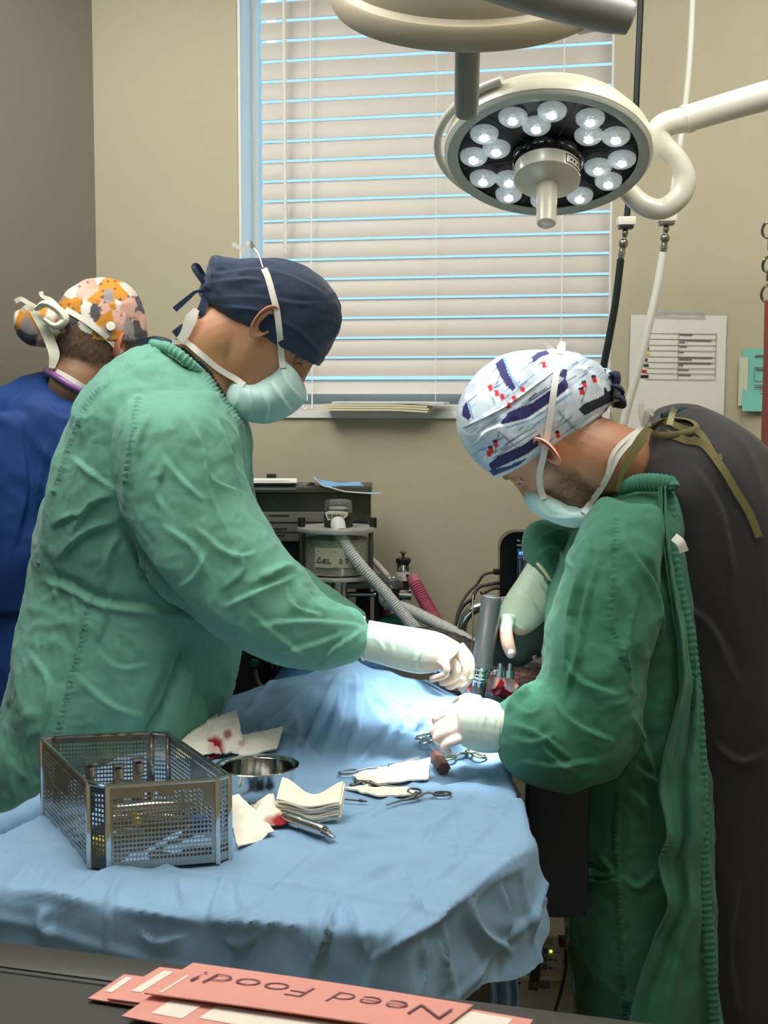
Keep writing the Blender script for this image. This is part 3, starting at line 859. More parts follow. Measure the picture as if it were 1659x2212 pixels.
drape_strokes = [
    ([(0, 1922), (120, 1938), (228, 1957)], 9, .007, 'c'), ([(228, 1957), (330, 1975), (440, 1992)], 8, .005, 'c'),
    ([(445, 1990), (560, 1996), (670, 2003)], 7, .008, 'c'), ([(228, 1957), (245, 1925), (268, 1880)], 7, .007, 'c'),
    ([(228, 1957), (232, 2000), (232, 2060)], 5, .005, 'c'), ([(445, 1990), (462, 1940), (482, 1885)], 10, .009, 'f'),
    ([(400, 1960), (385, 1920), (390, 1890)], 14, .007, 'f'), ([(525, 1970), (510, 1930), (515, 1890)], 16, .007, 'f'),
    ([(682, 1920), (678, 2000), (676, 2090)], 5, .005, 'c'), ([(742, 1915), (712, 2005), (678, 2110)], 8, .016, 'f'),
    ([(742, 1915), (770, 1990), (806, 2080)], 9, .010, 'f'), ([(740, 1917), (870, 1865), (1000, 1870)], 12, .006, 'r'),
    ([(865, 1862), (895, 1920), (928, 1995)], 7, .008, 'f'), ([(1146, 1832), (1060, 1890), (928, 1995), (800, 2075)], 7, .010, 'c'),
    ([(982, 1765), (1000, 1830), (1008, 1870)], 9, .007, 'f'), ([(1085, 1650), (1120, 1730), (1148, 1810)], 13, .009, 'f'),
    ([(1190, 1870), (1160, 1960), (1150, 2040)], 12, .012, 'f'), ([(1010, 1935), (1030, 2010), (1110, 2060)], 12, .008, 'r'),
    ([(912, 2010), (912, 2090), (912, 2160)], 5, .006, 'c'),
    ([(745, 1445), (735, 1540), (700, 1640)], 15, .012, 'f'), ([(765, 1440), (800, 1520), (838, 1578)], 14, .012, 'f'),
    ([(885, 1510), (840, 1575), (765, 1668)], 9, .010, 'f'), ([(690, 1475), (600, 1560), (520, 1610)], 16, .010, 'f'),
    ([(820, 1470), (880, 1530), (960, 1570)], 14, .010, 'f'), ([(960, 1520), (920, 1560), (860, 1600)], 12, .008, 'f'),
    ([(640, 1530), (650, 1580), (640, 1640)], 12, .007, 'f'), ([(580, 1560), (570, 1600), (590, 1640)], 10, .006, 'f'),
    ([(100, 1960), (90, 2000), (120, 2030)], 14, .007, 'r'), ([(300, 2000), (340, 2030), (400, 2015)], 14, .008, 'f'),
    ([(560, 2020), (520, 2050), (480, 2030)], 12, .007, 'f'), ([(60, 1850), (100, 1890), (60, 1930)], 14, .006, 'f'),
    ([(20, 1830), (60, 1880), (20, 1920)], 10, .006, 'f'), ([(620, 1900), (760, 1840), (900, 1830)], 16, .005, 'r'),
    ([(780, 1800), (900, 1790), (1010, 1800)], 16, .005, 'r'), ([(1040, 1700), (960, 1770), (900, 1850)], 12, .005, 'c')]
drape_strokes += [([(720, 1455), (620, 1560), (560, 1625)], 9, .011, 'f'), ([(742, 1450), (690, 1560), (655, 1650)], 9, .012, 'f'), ([(775, 1450), (775, 1550), (750, 1655)], 9, .011, 'f'), ([(800, 1460), (850, 1540), (905, 1600)], 9, .011, 'f'), ([(900, 1500), (870, 1560), (845, 1640)], 8, .009, 'f'), ([(560, 1570), (640, 1590), (700, 1650)], 8, .007, 'f'), ([(835, 1580), (900, 1590), (960, 1580)], 7, .007, 'f'),
    ([(880, 1720), (960, 1700), (1060, 1680)], 8, .005, 'f'), ([(760, 1790), (850, 1760), (960, 1760)], 8, .005, 'f'), ([(1000, 1960), (1060, 1900), (1140, 1860)], 8, .008, 'f'), ([(940, 2020), (970, 2090), (960, 2150)], 9, .009, 'f'), ([(1080, 1900), (1100, 1980), (1090, 2060)], 9, .009, 'f')]
V = smooth(V, F, 2, .5)
V += normals(V, F) * fold[:, None]
V = sculpt(V, F, [(p, w * .8, h * 1.7, k) for p, w, h, k in drape_strokes])
MAT['drape'] = principled('blue_drape_cloth', srgb(126, 162, 194), 0.8, noise=(11, 0.06), bump=(420, 0.25, 0.0012), sheen=0.1)
dr = mesh_obj('surgical_drape', V, F, MAT['drape'])
tag(dr, 'light blue surgical drape spread over the table and tented over the patient', 'drape')
from mathutils.bvhtree import BVHTree
_bvd = BVHTree.FromPolygons([Vector(v) for v in V], F.tolist())
def drape_z(px, py, lift=0.003):
    """place on the drape seen at a pixel"""
    h = _bvd.ray_cast(Vector((0, 0, CAMZ)), ray(px, py).normalized())
    return (h[0] if h[0] is not None else G(px, py, TZ)) + Vector((0, 0, lift))
# darker blue drape over the far end of the patient
rows = []
far_pts = [[(560, 1560, 2.62), (590, 1470, 2.62), (640, 1418, 2.64), (720, 1400, 2.66), (800, 1420, 2.66), (880, 1462, 2.66), (960, 1480, 2.66)],
           [(556, 1600, 2.52), (575, 1510, 2.52), (632, 1440, 2.54), (715, 1420, 2.56), (800, 1440, 2.56), (880, 1478, 2.56), (960, 1496, 2.56)],
           [(560, 1660, 2.46), (580, 1560, 2.44), (640, 1470, 2.46), (715, 1446, 2.48), (800, 1460, 2.48), (880, 1496, 2.48), (960, 1512, 2.48)]]
gg = np.array([catmull([A(P(*q)) for q in row], 60) for row in far_pts])
gg = np.stack([catmull(gg[:, j], 30) for j in range(60)], 1)
V, F = grid(gg); F = np.asarray(F)
V = V + normals(V, F) * crumple(V, 9, .012, 21)[:, None]
V2, F2 = sheet(V.reshape(30, 60, 3), .002)
MAT['drape2'] = principled('deep_blue_drape_cloth', srgb(70, 122, 170), 0.8, noise=(11, 0.06))
tag(mesh_obj('surgical_drape', V2, F2, MAT['drape2']), 'deeper blue drape bunched over the far end of the patient behind the cuff', 'drape')
# ================================================================== perforated instrument basket
def perforated(Q, nx, ny, fx=.62, fy=.55, th=.0008, margin=(.06, .06), solid=()):
    """sheet with real holes over quad Q (tl,tr,br,bl); solid: (u0,u1,v0,v1) plates left closed"""
    tl, tr, br, bl = [A(q) for q in Q]
    def pt(u, v): return (tl * (1 - u) + tr * u) * (1 - v) + (bl * (1 - u) + br * u) * v
    mu, mv = margin
    us = [0.0]; 
    for i in range(nx):
        a = mu + (1 - 2 * mu) * i / nx; w = (1 - 2 * mu) / nx
        us += [a + w * (1 - fx) / 2, a + w * (1 + fx) / 2]
    us.append(1.0)
    vs = [0.0]
    for j in range(ny):
        a = mv + (1 - 2 * mv) * j / ny; w = (1 - 2 * mv) / ny
        vs += [a + w * (1 - fy) / 2, a + w * (1 + fy) / 2]
    vs.append(1.0)
    n = np.cross(tr - tl, bl - tl); n /= np.linalg.norm(n)
    V = [pt(u, v) + n * th / 2 for v in vs for u in us] + [pt(u, v) - n * th / 2 for v in vs for u in us]
    nu, nv = len(us), len(vs); k = nu * nv
    F = []
    for j in range(nv - 1):
        for i in range(nu - 1):
            hole = (i % 2 == 1) and (j % 2 == 1)
            if hole:
                uc, vc = (us[i] + us[i + 1]) / 2, (vs[j] + vs[j + 1]) / 2
                if any(a <= uc <= b and c <= vc <= d for a, b, c, d in solid): hole = False
            a, b, c, d = j * nu + i, j * nu + i + 1, (j + 1) * nu + i + 1, (j + 1) * nu + i
            if not hole:
                F += [(a, b, c, d), (d + k, c + k, b + k, a + k)]
            else:
                F += [(a, a + k, b + k, b), (b, b + k, c + k, c), (c, c + k, d + k, d), (d, d + k, a + k, a)]
    return np.array(V), F
bl0, bl1 = G(93, 1758, TZ + .004), G(193, 1872, TZ + .004)     # left side, far and near
bf0, bf1 = G(234, 1882, TZ + .004), G(470, 1862, TZ + .004)    # front side
br0 = G(497, 1846, TZ + .004)
# rectangle with chamfered corners in table plane
fdir = (bf1 - bf0); fdir.z = 0; flen = fdir.length; fdir.normalize()
ddir = Vector((-fdir.y, fdir.x, 0))
if ddir.y < 0: ddir = -ddir
BH = 0.108
BL = 0.215            # length away from the camera
ch = 0.020
B0 = bf0.copy()
ldir = (bl0 - bl1); ldir.z = 0; BLL = ldir.length; ldir.normalize()
# plan corners counter-clockwise from front-left
W_ = flen
plan = [bf0, bf1, bf1 + fdir * ch + ldir * ch * .6, None, None, None, None, bl1]
plan[7] = bl1; far_l = bl0
plan[6] = far_l
plan[3] = plan[2] + ldir * BLL
plan[5] = far_l + fdir * ch + ldir * ch * .6
plan[4] = plan[3] - fdir * ch + ldir * ch * .6
up = Vector((0, 0, BH))
bk = empty('instrument_basket', (bf0 + plan[4]) / 2, 'perforated stainless steel instrument basket standing on the drape', 'basket')
MAT['basket'] = principled('basket_steel', srgb(168, 165, 158), 0.24, 1.0, noise=(40, .08))
MAT['basketdark'] = principled('dark_basket_steel', srgb(92, 88, 82), 0.35, 0.9)  # darker steel for one corner panel and the basket floor
sides = [(0, 1, 26, 15, 'front_panel'), (1, 2, 3, 14, 'corner_panel'), (2, 3, 32, 15, 'side_panel'), (3, 4, 4, 14, 'corner_panel'), (4, 5, 26, 15, 'back_panel'), (5, 6, 3, 14, 'corner_panel'), (6, 7, 30, 15, 'side_panel'), (7, 0, 4, 14, 'corner_panel')]
for a, b, nx, ny, nm in sides:
    p, q = plan[a], plan[b]
    solid = [(0, .32, 0, .16), (.45, .62, 0, .12), (.88, 1, 0, .3)] if nm == 'front_panel' else [(.32, .6, .12, .42)] if nm == 'side_panel' else []
    part(nm, perforated([p + up, q + up, q, p], nx, ny, .72, .62, .0008, (.05 if nx > 8 else .16, .09), solid), MAT['basketdark'] if (a, b) in ((7, 0),) else MAT['basket'], bk, False)
    rim = [p + up, q + up]
    part('rim', box((p + q) / 2 + up, (q - p).length + .003, .004, .005, (q - p), Vector((0, 0, 1)).cross(q - p), None, .001), MAT['chrome'], bk)
    part('corner_post', box(p + up / 2, .006, .006, BH + .004, fdir, ldir, None, .0008), MAT['chrome'], bk)
cen = sum(plan, Vector()) / 8
part('floor', (np.array([tuple(p + Vector((0, 0, .003))) for p in plan] + [tuple(p + Vector((0, 0, .0015))) for p in plan]), [tuple(range(8)), tuple(range(15, 7, -1))] + [(i, i + 8, (i + 1) % 8 + 8, (i + 1) % 8) for i in range(8)]), MAT['basketdark'], bk, False)
# inside: three holders with tubes, a divider, coloured plugs
hold = empty('instrument_holder', (bf0 + plan[4]) / 2)
COL.objects.unlink(hold); bpy.data.objects.remove(hold)
for k, (x, y) in enumerate(((196, 1648), (256, 1652), (299, 1640))):
    p = G(x, y, TZ + BH - .008)
    ln = part('holder_latch', box(p, .017, .010, .004, fdir, ldir, None, .001), MAT['chrome'], bk)
    part('holder_plate', box(p - Vector((0, 0, .036)) + ldir * .006, .013, .002, .07, fdir, ldir, None, .0005), MAT['basket'], bk)
    part('holder_tube', tube([p + Vector((0, 0, -.006)) - ldir * .004, p + Vector((0, 0, -.018)) - ldir * .008], .0052, 14, 3, cap=False), MAT['chrome'], bk)
MAT['yellow'] = principled('yellow_silicone', srgb(228, 208, 30), .5)
MAT['blueplug'] = principled('blue_silicone', srgb(40, 70, 140), .5)
def inb(u, v, z): return plan[7].lerp(plan[2], u) * (1 - v) + plan[6].lerp(plan[3], u) * v + Vector((0, 0, z))
for u, v, z, s, m in ((.08, .04, .022, .02, 'yellow'), (.36, .12, .06, .011, 'yellow'), (.40, .14, .044, .009, 'yellow'), (.86, .16, .034, .02, 'blueplug'), (.45, .3, .07, .012, 'blueplug')):
    part('silicone_plug', lathe([(s * .3, -s * .6), (s * .55, -s * .4), (s * .6, s * .3), (s * .4, s * .6), (.0003, s * .6)], inb(u, v, z), (0, 0, 1), 12, True), MAT[m], bk)
for k, (u0, v0, u1, v1, z) in enumerate(((.2, .1, .8, .12, .065), (.25, .3, .85, .2, .04), (.3, .5, .9, .55, .03), (.15, .7, .8, .8, .05), (.2, .25, .5, .3, .02))):
    part('instrument_rod', tube([inb(u0, v0, z), inb((u0 + u1) / 2, (v0 + v1) / 2, z + .002), inb(u1, v1, z)], [.0035, .005, .003], 10, 20, ribs=(.004, .0006) if k % 2 else None), MAT['chrome'], bk)

# ================================================================== steel bowl
bc = G(553, 1742, TZ + .003); bc = G(556, 1722, TZ + .003)
bw = empty('steel_bowl', bc, 'round stainless steel bowl with flat rim beside the basket', 'bowl')
rb = 0.055
part('bowl', lathe([(.0005, 0), (rb * .80, 0), (rb * .9, .003), (rb * .95, .01), (rb * .99, .03), (rb * 1.0, .046), (rb * 1.03, .0485), (rb * 1.13, .0495), (rb * 1.15, .0488), (rb * 1.13, .048), (rb * 1.03, .0475), (rb * .97, .045), (rb * .94, .02), (rb * .88, .005), (rb * .75, .002), (.0005, .002)], bc, (0, 0, 1), 64), MAT['chrome'], bw)

# ================================================================== gauze
def gauze(name, label, corners, th, seed, amp, blood=(), zl=.004, n=26, group='gauze swabs on the drape', mid=None):
    """crumpled swab from photographed corners (px, py, height over the drape)"""
    q = [A(drape_z(x, y, zl) + Vector((0, 0, h))) for x, y, h in corners]
    pts = np.zeros((n, n, 3))
    for i in range(n):
        for j in range(n):
            u, v = j / (n - 1), i / (n - 1)
            p = (q[0] * (1 - u) + q[1] * u) * (1 - v) + (q[3] * (1 - u) + q[2] * u) * v
            if mid: p = p + np.array([0, 0, mid * math.sin(math.pi * u) * math.sin(math.pi * v)])
            pts[i, j] = p
    fl = pts.reshape(-1, 3)
    fl[:, 2] += np.maximum(-.002, crumple(fl, 30, amp, seed, (1, 1, .3), 2))
    V, F = sheet(fl.reshape(n, n, 3), th)
    px = proj(V); col = np.tile(np.array(srgb(238, 231, 214)), (len(V), 1))
    for bx, by, br, a in blood:
        w = np.clip(2.2 - 1.2 * np.hypot(px[:, 0] - bx, px[:, 1] - by) / br + .5 * pnoise(V * 90, 5), 0, 1)[:, None] * a
        col = col * (1 - w) + np.array(srgb(150, 14, 20)) * w
    o = mesh_obj(name, V, F, MAT['gauzev'], None, True, col, autosharp=50)
    tag(o, label, 'gauze', group)
    return o
MAT['gauzev'] = principled('cotton_gauze_print', (1, 1, 1), .9, vcol=True, bump=(900, .4, .001))
gauze('gauze_swab', 'crumpled gauze swab at the left behind the basket', [(385, 1600, .002), (470, 1580, .022), (478, 1640, .004), (380, 1648, .0)], .002, 3, .010, [(466, 1615, 12, .4)], .004, 24, mid=.008)
gauze('gauze_swab', 'blood-stained folded gauze standing up behind the steel bowl', [(448, 1600, .026), (512, 1592, .034), (530, 1640, .004), (448, 1646, .0)], .003, 5, .014, [(463, 1612, 14, 1.0), (465, 1628, 14, 1.0), (492, 1586, 7, .8), (521, 1606, 5, .5)], .004, 24, mid=.012)
gauze('gauze_swab', 'clean flat white gauze pad lying behind the bowl rim', [(520, 1606, .006), (612, 1594, .012), (598, 1628, .002), (515, 1646, .001)], .004, 8, .005, [], .004, 24, mid=.006)
gauze('gauze_swab', 'pointed white gauze swab beside the basket corner', [(488, 1738, .010), (516, 1758, .022), (593, 1808, .003), (514, 1840, .0)], .002, 12, .008, [], .003, 24, mid=.01)
gauze('gauze_swab', 'small crumpled gauze spotted with blood next to the gauze stack', [(545, 1764, .008), (588, 1752, .022), (618, 1792, .002), (540, 1800, .001)], .002, 14, .008, [(583, 1772, 8, .6), (606, 1776, 14, 1.0), (575, 1788, 6, .4)], .003, 24, mid=.012)
gauze('gauze_swab', 'long white gauze under the needle holder', [(760, 1682, .003), (930, 1648, .003), (925, 1690, .002), (790, 1706, .001)], .0025, 16, .005, [], .003, 26)
gauze('gauze_swab', 'narrow white gauze under the curved forceps', [(738, 1706, .002), (880, 1712, .003), (905, 1726, .002), (815, 1728, .001)], .0025, 18, .004, [], .003, 24)
# folded stack of pads, wavy
sk = [G(597, 1762, TZ + .004), G(748, 1768, TZ + .004), G(752, 1738, TZ + .004), G(612, 1728, TZ + .004)]
ug = (sk[1] - sk[0]); vg = (sk[3] - sk[0])
lab = ['lowest', 'second lowest', 'third lowest', 'fourth', 'fourth from the top', 'third from the top', 'second from the top', 'topmost']
for k in range(8):
    n, m = 28, 12
    pts = np.zeros((m, n, 3)); o0 = G(598, 1780, TZ + .004)
    for i in range(m):
        for j in range(n):
            u, v = j / (n - 1), i / (m - 1)
            wave = .010 * (math.cos(2 * math.pi * (u * .95 + .0)) + .55) * (.45 + .75 * v)
            lift = .010 * v * (1 - .1 * u)
            du = .022 * math.sin(k * 2.3); dv = .022 * math.sin(k * 1.7 + 1)
            p = o0 + Vector((.088 * (u + du) + .004 * v, .060 * (v + dv), k * .0031 * (1 - .15 * v) + .006 + wave * (.6 + .05 * k) + lift * .6 + .0006 * math.sin(9 * u + 2.1 * k)))
            p += Vector((0, -.012 * u, 0))
            pts[i, j] = p
    V, F = sheet(pts, .0021)
    tag(mesh_obj('gauze_pad', V, F, MAT['gauze'], None, True, autosharp=50), lab[k] + ' pad in the wavy stack of folded white gauze', 'gauze', 'stacked gauze pads')
pool = [A(G(612 + 32 * math.cos(a), 1786 + 9 * math.sin(a), TZ + .0042)) for a in np.linspace(0, 2 * math.pi, 20, endpoint=False)]

# ================================================================== loose metal tools
def gp(x, y, h=.008): return drape_z(x, y, h)
tl = empty('bone_reamer', gp(665, 1800, .01), 'stubby steel cylinder tool with a notched end lying in front of the gauze stack', 'tool')
a0, a1 = gp(612, 1782, .011), gp(700, 1812, .011)
part('barrel', tube([a0, a0.lerp(a1, .1), a0.lerp(a1, .12), a0.lerp(a1, .45), a0.lerp(a1, .47), a0.lerp(a1, .9), a1], [.006, .0075, .009, .0095, .0085, .0085, .0075], 20, 60), MAT['steel'], tl)
a2 = gp(722, 1822, .008)
part('notched_tip', join(tube([a1, a1.lerp(a2, .6), a2], [.0065, .0055, .003], 14, 12, flat=.55), tube([a1 + Vector((0, 0, .004)), a1.lerp(a2, .35) + Vector((0, 0, .006))], [.0035, .002], 10, 5)), MAT['steel'], tl)
t2 = empty('steel_clip', gp(545, 1768, .009), 'small ribbed steel block lying between two gauze swabs', 'tool')
for k in range(3):
    a0, a1 = gp(520 + 3 * k, 1764 + 6 * k, .008 + .001 * k), gp(556 + 5 * k, 1757 + 7 * k, .012)
    part('rib', tube([a0, a1], .0042, 10, 3), MAT['steel_dull'], t2)
pn = empty('steel_pin', gp(768, 1737, .006), 'thin dark steel pin lying right of the gauze stack', 'pin')
part('shaft', tube([gp(742, 1735, .006), gp(775, 1738, .006)], .0014, 8, 3), MAT['steel_dull'], pn)
part('tip', tube([gp(775, 1738, .006), gp(780, 1738.5, .006), gp(793, 1740, .006)], [.0015, .0026, .0008], 8, 8), MAT['steel_dull'], pn)

def forceps(name, label, tips, pivot, rings, mat, rr=.011, th=.0026, group='scissor-handled clamps on the drape', rz=.006, tip_h=.006):
    c = gp(*pivot)
    e = empty(name, c, label, 'clamp', group)
    pv = gp(*pivot, rz + .002)
    for k in range(2):
        tp = gp(*tips[k], tip_h); rg = gp(*rings[k], rz)
        d = (pv - rg); dl = d.length; d.normalize()
        side = Vector((-d.y, d.x, 0)) * (1 if k else -1)
        midp = pv.lerp(rg, .5) + side * .003 + Vector((0, 0, .003))
        arm = tube([tp, tp.lerp(pv, .5) + side * .0008, pv + Vector((0, 0, .0012 * (k * 2 - 1))), midp, rg + d * rr * 1.0], [th * .45, th * .8, th * 1.25, th * .8, th * .8], 10, 40, flat=.75)
        ao = part('arm', arm, mat, e)
        ax2 = Vector((0, 0, 1))
        sd_ = d.cross(ax2).normalized()
        lp = [rg + d * math.cos(a) * rr * 1.25 + sd_ * math.sin(a) * rr * .85 for a in np.linspace(0, 2 * math.pi, 25)]
        part('finger_ring', tube(lp, th * .72, 8, 48, cap=False), mat, e)
    part('pivot_screw', lathe([(.0028, -.003), (.0028, .0035), (.0018, .0042), (.0002, .0042)], pv, (0, 0, 1), 12), mat, e)
    return e
forceps('needle_holder', 'long steel needle holder lying on gauze behind the gauze stack', [(908, 1641), (905, 1646)], (842, 1666), [(752, 1676), (850, 1682)], MAT['steel'], .012)
forceps('curved_forceps', 'dark curved forceps lying on the narrow gauze', [(862, 1708), (835, 1710)], (800, 1703), [(772, 1697), (764, 1703)], MAT['steel_dull'], .004)
forceps('hemostat', 'steel hemostat with open rings pointing left in front of the others', [(835, 1748), (845, 1744)], (895, 1733), [(955, 1723), (895, 1718)], MAT['steel_dull'], .011)
MAT['gilt'] = principled('gilt_steel', srgb(196, 190, 150), .25, 1.0)
forceps('towel_clamp', 'gold-tinted towel clamp beside the lower glove', [(1010, 1625), (1016, 1624)], (1008, 1636), [(970, 1645), (1034, 1640)], MAT['gilt'], .010)
forceps('scissors', 'bright scissors whose ring sticks out under the glove', [(985, 1614), (990, 1620)], (950, 1604), [(916, 1609), (922, 1616)], MAT['chrome'], .012, rz=.014, tip_h=.016)
# brown handled tool
hd = empty('chisel', gp(950, 1660, .01), 'brown handled chisel lying across the white gauze', 'chisel')
MAT['brown'] = principled('brown_phenolic', srgb(112, 78, 66), .45, noise=(50, .15))
h0, h1 = gp(938, 1640, .012), gp(958, 1675, .012)
part('handle', tube([h0, h0.lerp(h1, .15), h0.lerp(h1, .5), h1, h1 + (h1 - h0) * .02], [.004, .0085, .0105, .0115, .0105], 6, 30), MAT['brown'], hd)
part('blade', tube([h0, gp(930, 1628, .013), gp(926, 1622, .012)], [.003, .0028, .0018], 8, 10), MAT['steel'], hd)
# ================================================================== people: shared builders
def bvh_of(*vfs):
    V, F = join(*vfs)
    return BVHTree.FromPolygons(V.tolist(), F.tolist() if isinstance(F, np.ndarray) else F)
def surf(bv, px, py, lift=.002, default=2.3):
    r = ray(px, py).normalized(); o = Vector((0, 0, CAMZ))
    h = bv.ray_cast(o, r)
    if h[0] is None: return P(px, py, default)
    return h[0] - r * lift
def ribbon(pts3, wpx_or_m, th=.0012, widths=None, face=None, n=40, twist=None):
    """flat strap along 3D points, its face turned to the camera side"""
    p = catmull(np.array([tuple(q) for q in pts3]), n) if len(pts3) > 2 else catmull(np.array([tuple(q) for q in pts3]), 6)
    T = np.gradient(p, axis=0); T /= np.linalg.norm(T, axis=1)[:, None] + 1e-12
    view = p - np.array([0, 0, CAMZ]); view /= np.linalg.norm(view, axis=1)[:, None]
    S = np.cross(T, view); S /= np.linalg.norm(S, axis=1)[:, None] + 1e-12
    w = np.interp(np.linspace(0, 1, len(p)), np.linspace(0, 1, len(widths)), widths) if widths is not None else np.full(len(p), wpx_or_m)
    g = np.stack([p - S * w[:, None] / 2, p + S * w[:, None] / 2], 1)
    return sheet(g, th)
def closed_band(pts3, w, th, n=60):
    return ribbon(pts3, w, th, n=n)
HEAD = [(-.112, .02, .074, .030), (-.100, -.012, .088, .043), (-.080, -.036, .093, .054), (-.060, -.060, .0915, .061), (-.040, -.078, .092, .0655), (-.020, -.088, .093, .0685),
        (0, -.094, .0915, .0715), (.02, -.098, .090, .0735), (.04, -.098, .094, .074), (.06, -.094, .089, .072), (.076, -.086, .078, .066), (.088, -.074, .062, .056), (.098, -.054, .040, .040), (.103, -.030, .016, .020)]
class Head:
    def __init__(s, O, fwd, up, sc=1.0, nose=1.0):
        s.nose = nose
        s.O = Vector(O); s.f = Vector(fwd).normalized()
        u = Vector(up); s.u = (u - s.f * u.dot(s.f)).normalized()
        s.l = s.u.cross(s.f); s.sc = sc
        s.M = np.stack([A(s.f), A(s.l), A(s.u)], 0)
    def w(s, x, y, z): return s.O + (s.f * x + s.l * y + s.u * z) * s.sc
    def W(s, L): return A(s.O) + (np.asarray(L) @ s.M) * s.sc
    def local(s, V): return ((V - A(s.O)) @ s.M.T) / s.sc
    def solids(s):
        h = catmull(HEAD, 50); th = np.linspace(0, 2 * np.pi, 48, endpoint=False)
        rings = []
        for z, xb, xf, w in h:
            xc, a = (xb + xf) / 2, (xf - xb) / 2
            c, sn = np.cos(th), np.sin(th)
            x = xc + a * np.sign(c) * np.abs(c) ** .92
            y = w * np.sign(sn) * np.abs(sn) ** .9 * (1 - .13 * np.maximum(0, c)) * (1 - .05 * np.maximum(0, -c))
            rings.append(s.W(np.stack([x, y, np.full_like(x, z)], 1)))
        out = [loft(rings)]
        nose = [(.086, .030, .008), (.094, .018, .0085), (.104, .0, .010), (.112, -.016, .0125), (.110, -.026, .0135), (.098, -.032, .014)]
        out.append(tube([s.w(.086 + (x - .086) * s.nose, 0, z) for x, z, r in nose], [r * s.sc for *_, r in nose], 14, 30))
        for sg in (-1, 1):
            out.append(tube([s.w(.094 + .006 * s.nose, sg * .011, -.024), s.w(.088 + .006 * s.nose, sg * .013, -.022)], .0075 * s.sc, 10, 4))
        return out
    def sculpt_face(s, V, F):
        L = s.local(V); N = normals(V, F); d = np.zeros(len(V))
        def g(c, r, a): return a * np.exp(-(((L - np.array(c)) / np.array(r)) ** 2).sum(1))
        for sg in (-1, 1):
            d += g((.086, sg * .031, .012), (.02, .016, .012), -.011)
            d += g((.090, sg * .030, .034), (.02, .022, .008), .005)
            d += g((.078, sg * .048, -.018), (.03, .018, .016), .004)
            d += g((.070, sg * .058, -.055), (.03, .014, .016), -.002)
        d += g((.09, 0, -.078), (.02, .02, .008), -.003) + g((.092, 0, -.058), (.02, .024, .006), .004)
        return V + N * d[:, None] * s.sc
    def ear(s, side, flare=.42, size=1.0):
        nr, na = 15, 40
        rr = np.concatenate([np.linspace(.02, 1, nr)])
        th = np.linspace(0, 2 * np.pi, na, endpoint=False)
        rings = []
        def shape(r, t):
            st, ct = np.sin(t), np.cos(t)
            x = .0168 * r * ct * (1 + .16 * st); z = .0305 * r * st * (1 - .05 * ct)
            back = np.clip((-ct + .45) / 1.0, 0, 1); lobe = np.clip((-st - .55) / .4, 0, 1)
            c = .006 + .009 * r * (0.35 + .65 * np.clip(-ct * .6 + .5, 0, 1))
            c = c - .013 * np.exp(-((x - .003) / .0075) ** 2 - ((z + .004) / .011) ** 2)
            c = c + .0042 * np.exp(-((r - .60) / .10) ** 2) * np.clip(back + .25 * np.clip(st, 0, 1), 0, 1) * (1 - lobe)
            c = c - .0028 * np.exp(-((r - .77) / .09) ** 2) * np.clip(back + np.clip(st, 0, 1), 0, 1) * (1 - lobe)
            c = c + .0046 * np.exp(-((r - .92) / .10) ** 2) * (np.clip(back + np.clip(st + .1, 0, 1), 0, 1)) * (1 - lobe)
            c = c + .004 * np.exp(-((x - .0125) / .004) ** 2 - ((z + .006) / .007) ** 2)
            return x, z, c
        for r in rr:
            x, z, c = shape(r, th); rings.append((x, z, c))
        x, z, c = shape(1.0, th)
        rings.append((x * 1.015, z * 1.015, c - .003)); rings.append((x * .96, z * .96, c - .007)); rings.append((x * .6, z * .6, c * 0 - .010)); rings.append((x * .3, z * .3, c * 0 - .016))
        out = []
        for x, z, c in rings:
            x, z, c = x * size, z * size, c * size
            a = flare; xr = x * math.cos(a) + 0; co = c - x * math.sin(a)
            ta = .18; x2 = xr * math.cos(ta) - z * math.sin(ta); z2 = xr * math.sin(ta) + z * math.cos(ta)
            out.append(s.W(np.stack([-.010 + x2, side * (.0735 + co), .004 + z2], 1)))
        V, F = loft(out, cap=True)
        return V, F
def lids(h, side, up=(-4, 100), low=(-90, -26)):
    """upper and lower eyelid shells over the eyeball"""
    out = []
    for (a0, a1), R_ in ((up, .0143), (low, .0138)):
        ph = np.radians(np.linspace(a0, a1, 14)); la = np.radians(np.linspace(-88, 88, 20))
        g = np.zeros((14, 20, 3))
        for i, p in enumerate(ph):
            for j, q in enumerate(la):
                # the slit closes towards the corners
                pe = p * 1.0 + (math.radians(-15) - p) * (abs(q) / 1.536) ** 3 * (1 - i / 13 if a1 > 50 else i / 13)
                g[i, j] = (.0672 + R_ * math.cos(pe) * math.cos(q), side * .031 + R_ * math.sin(q), .012 + R_ * math.sin(pe) * math.cos(q))
        V, F = sheet(g, .0012)
        out.append((h.W(V), F))
    return join(*out)
def paint(V, base): return np.tile(np.array(base), (len(V), 1))
def blend(col, w, c):
    w = np.clip(w, 0, 1)[:, None]
    return col * (1 - w) + np.array(c) * w
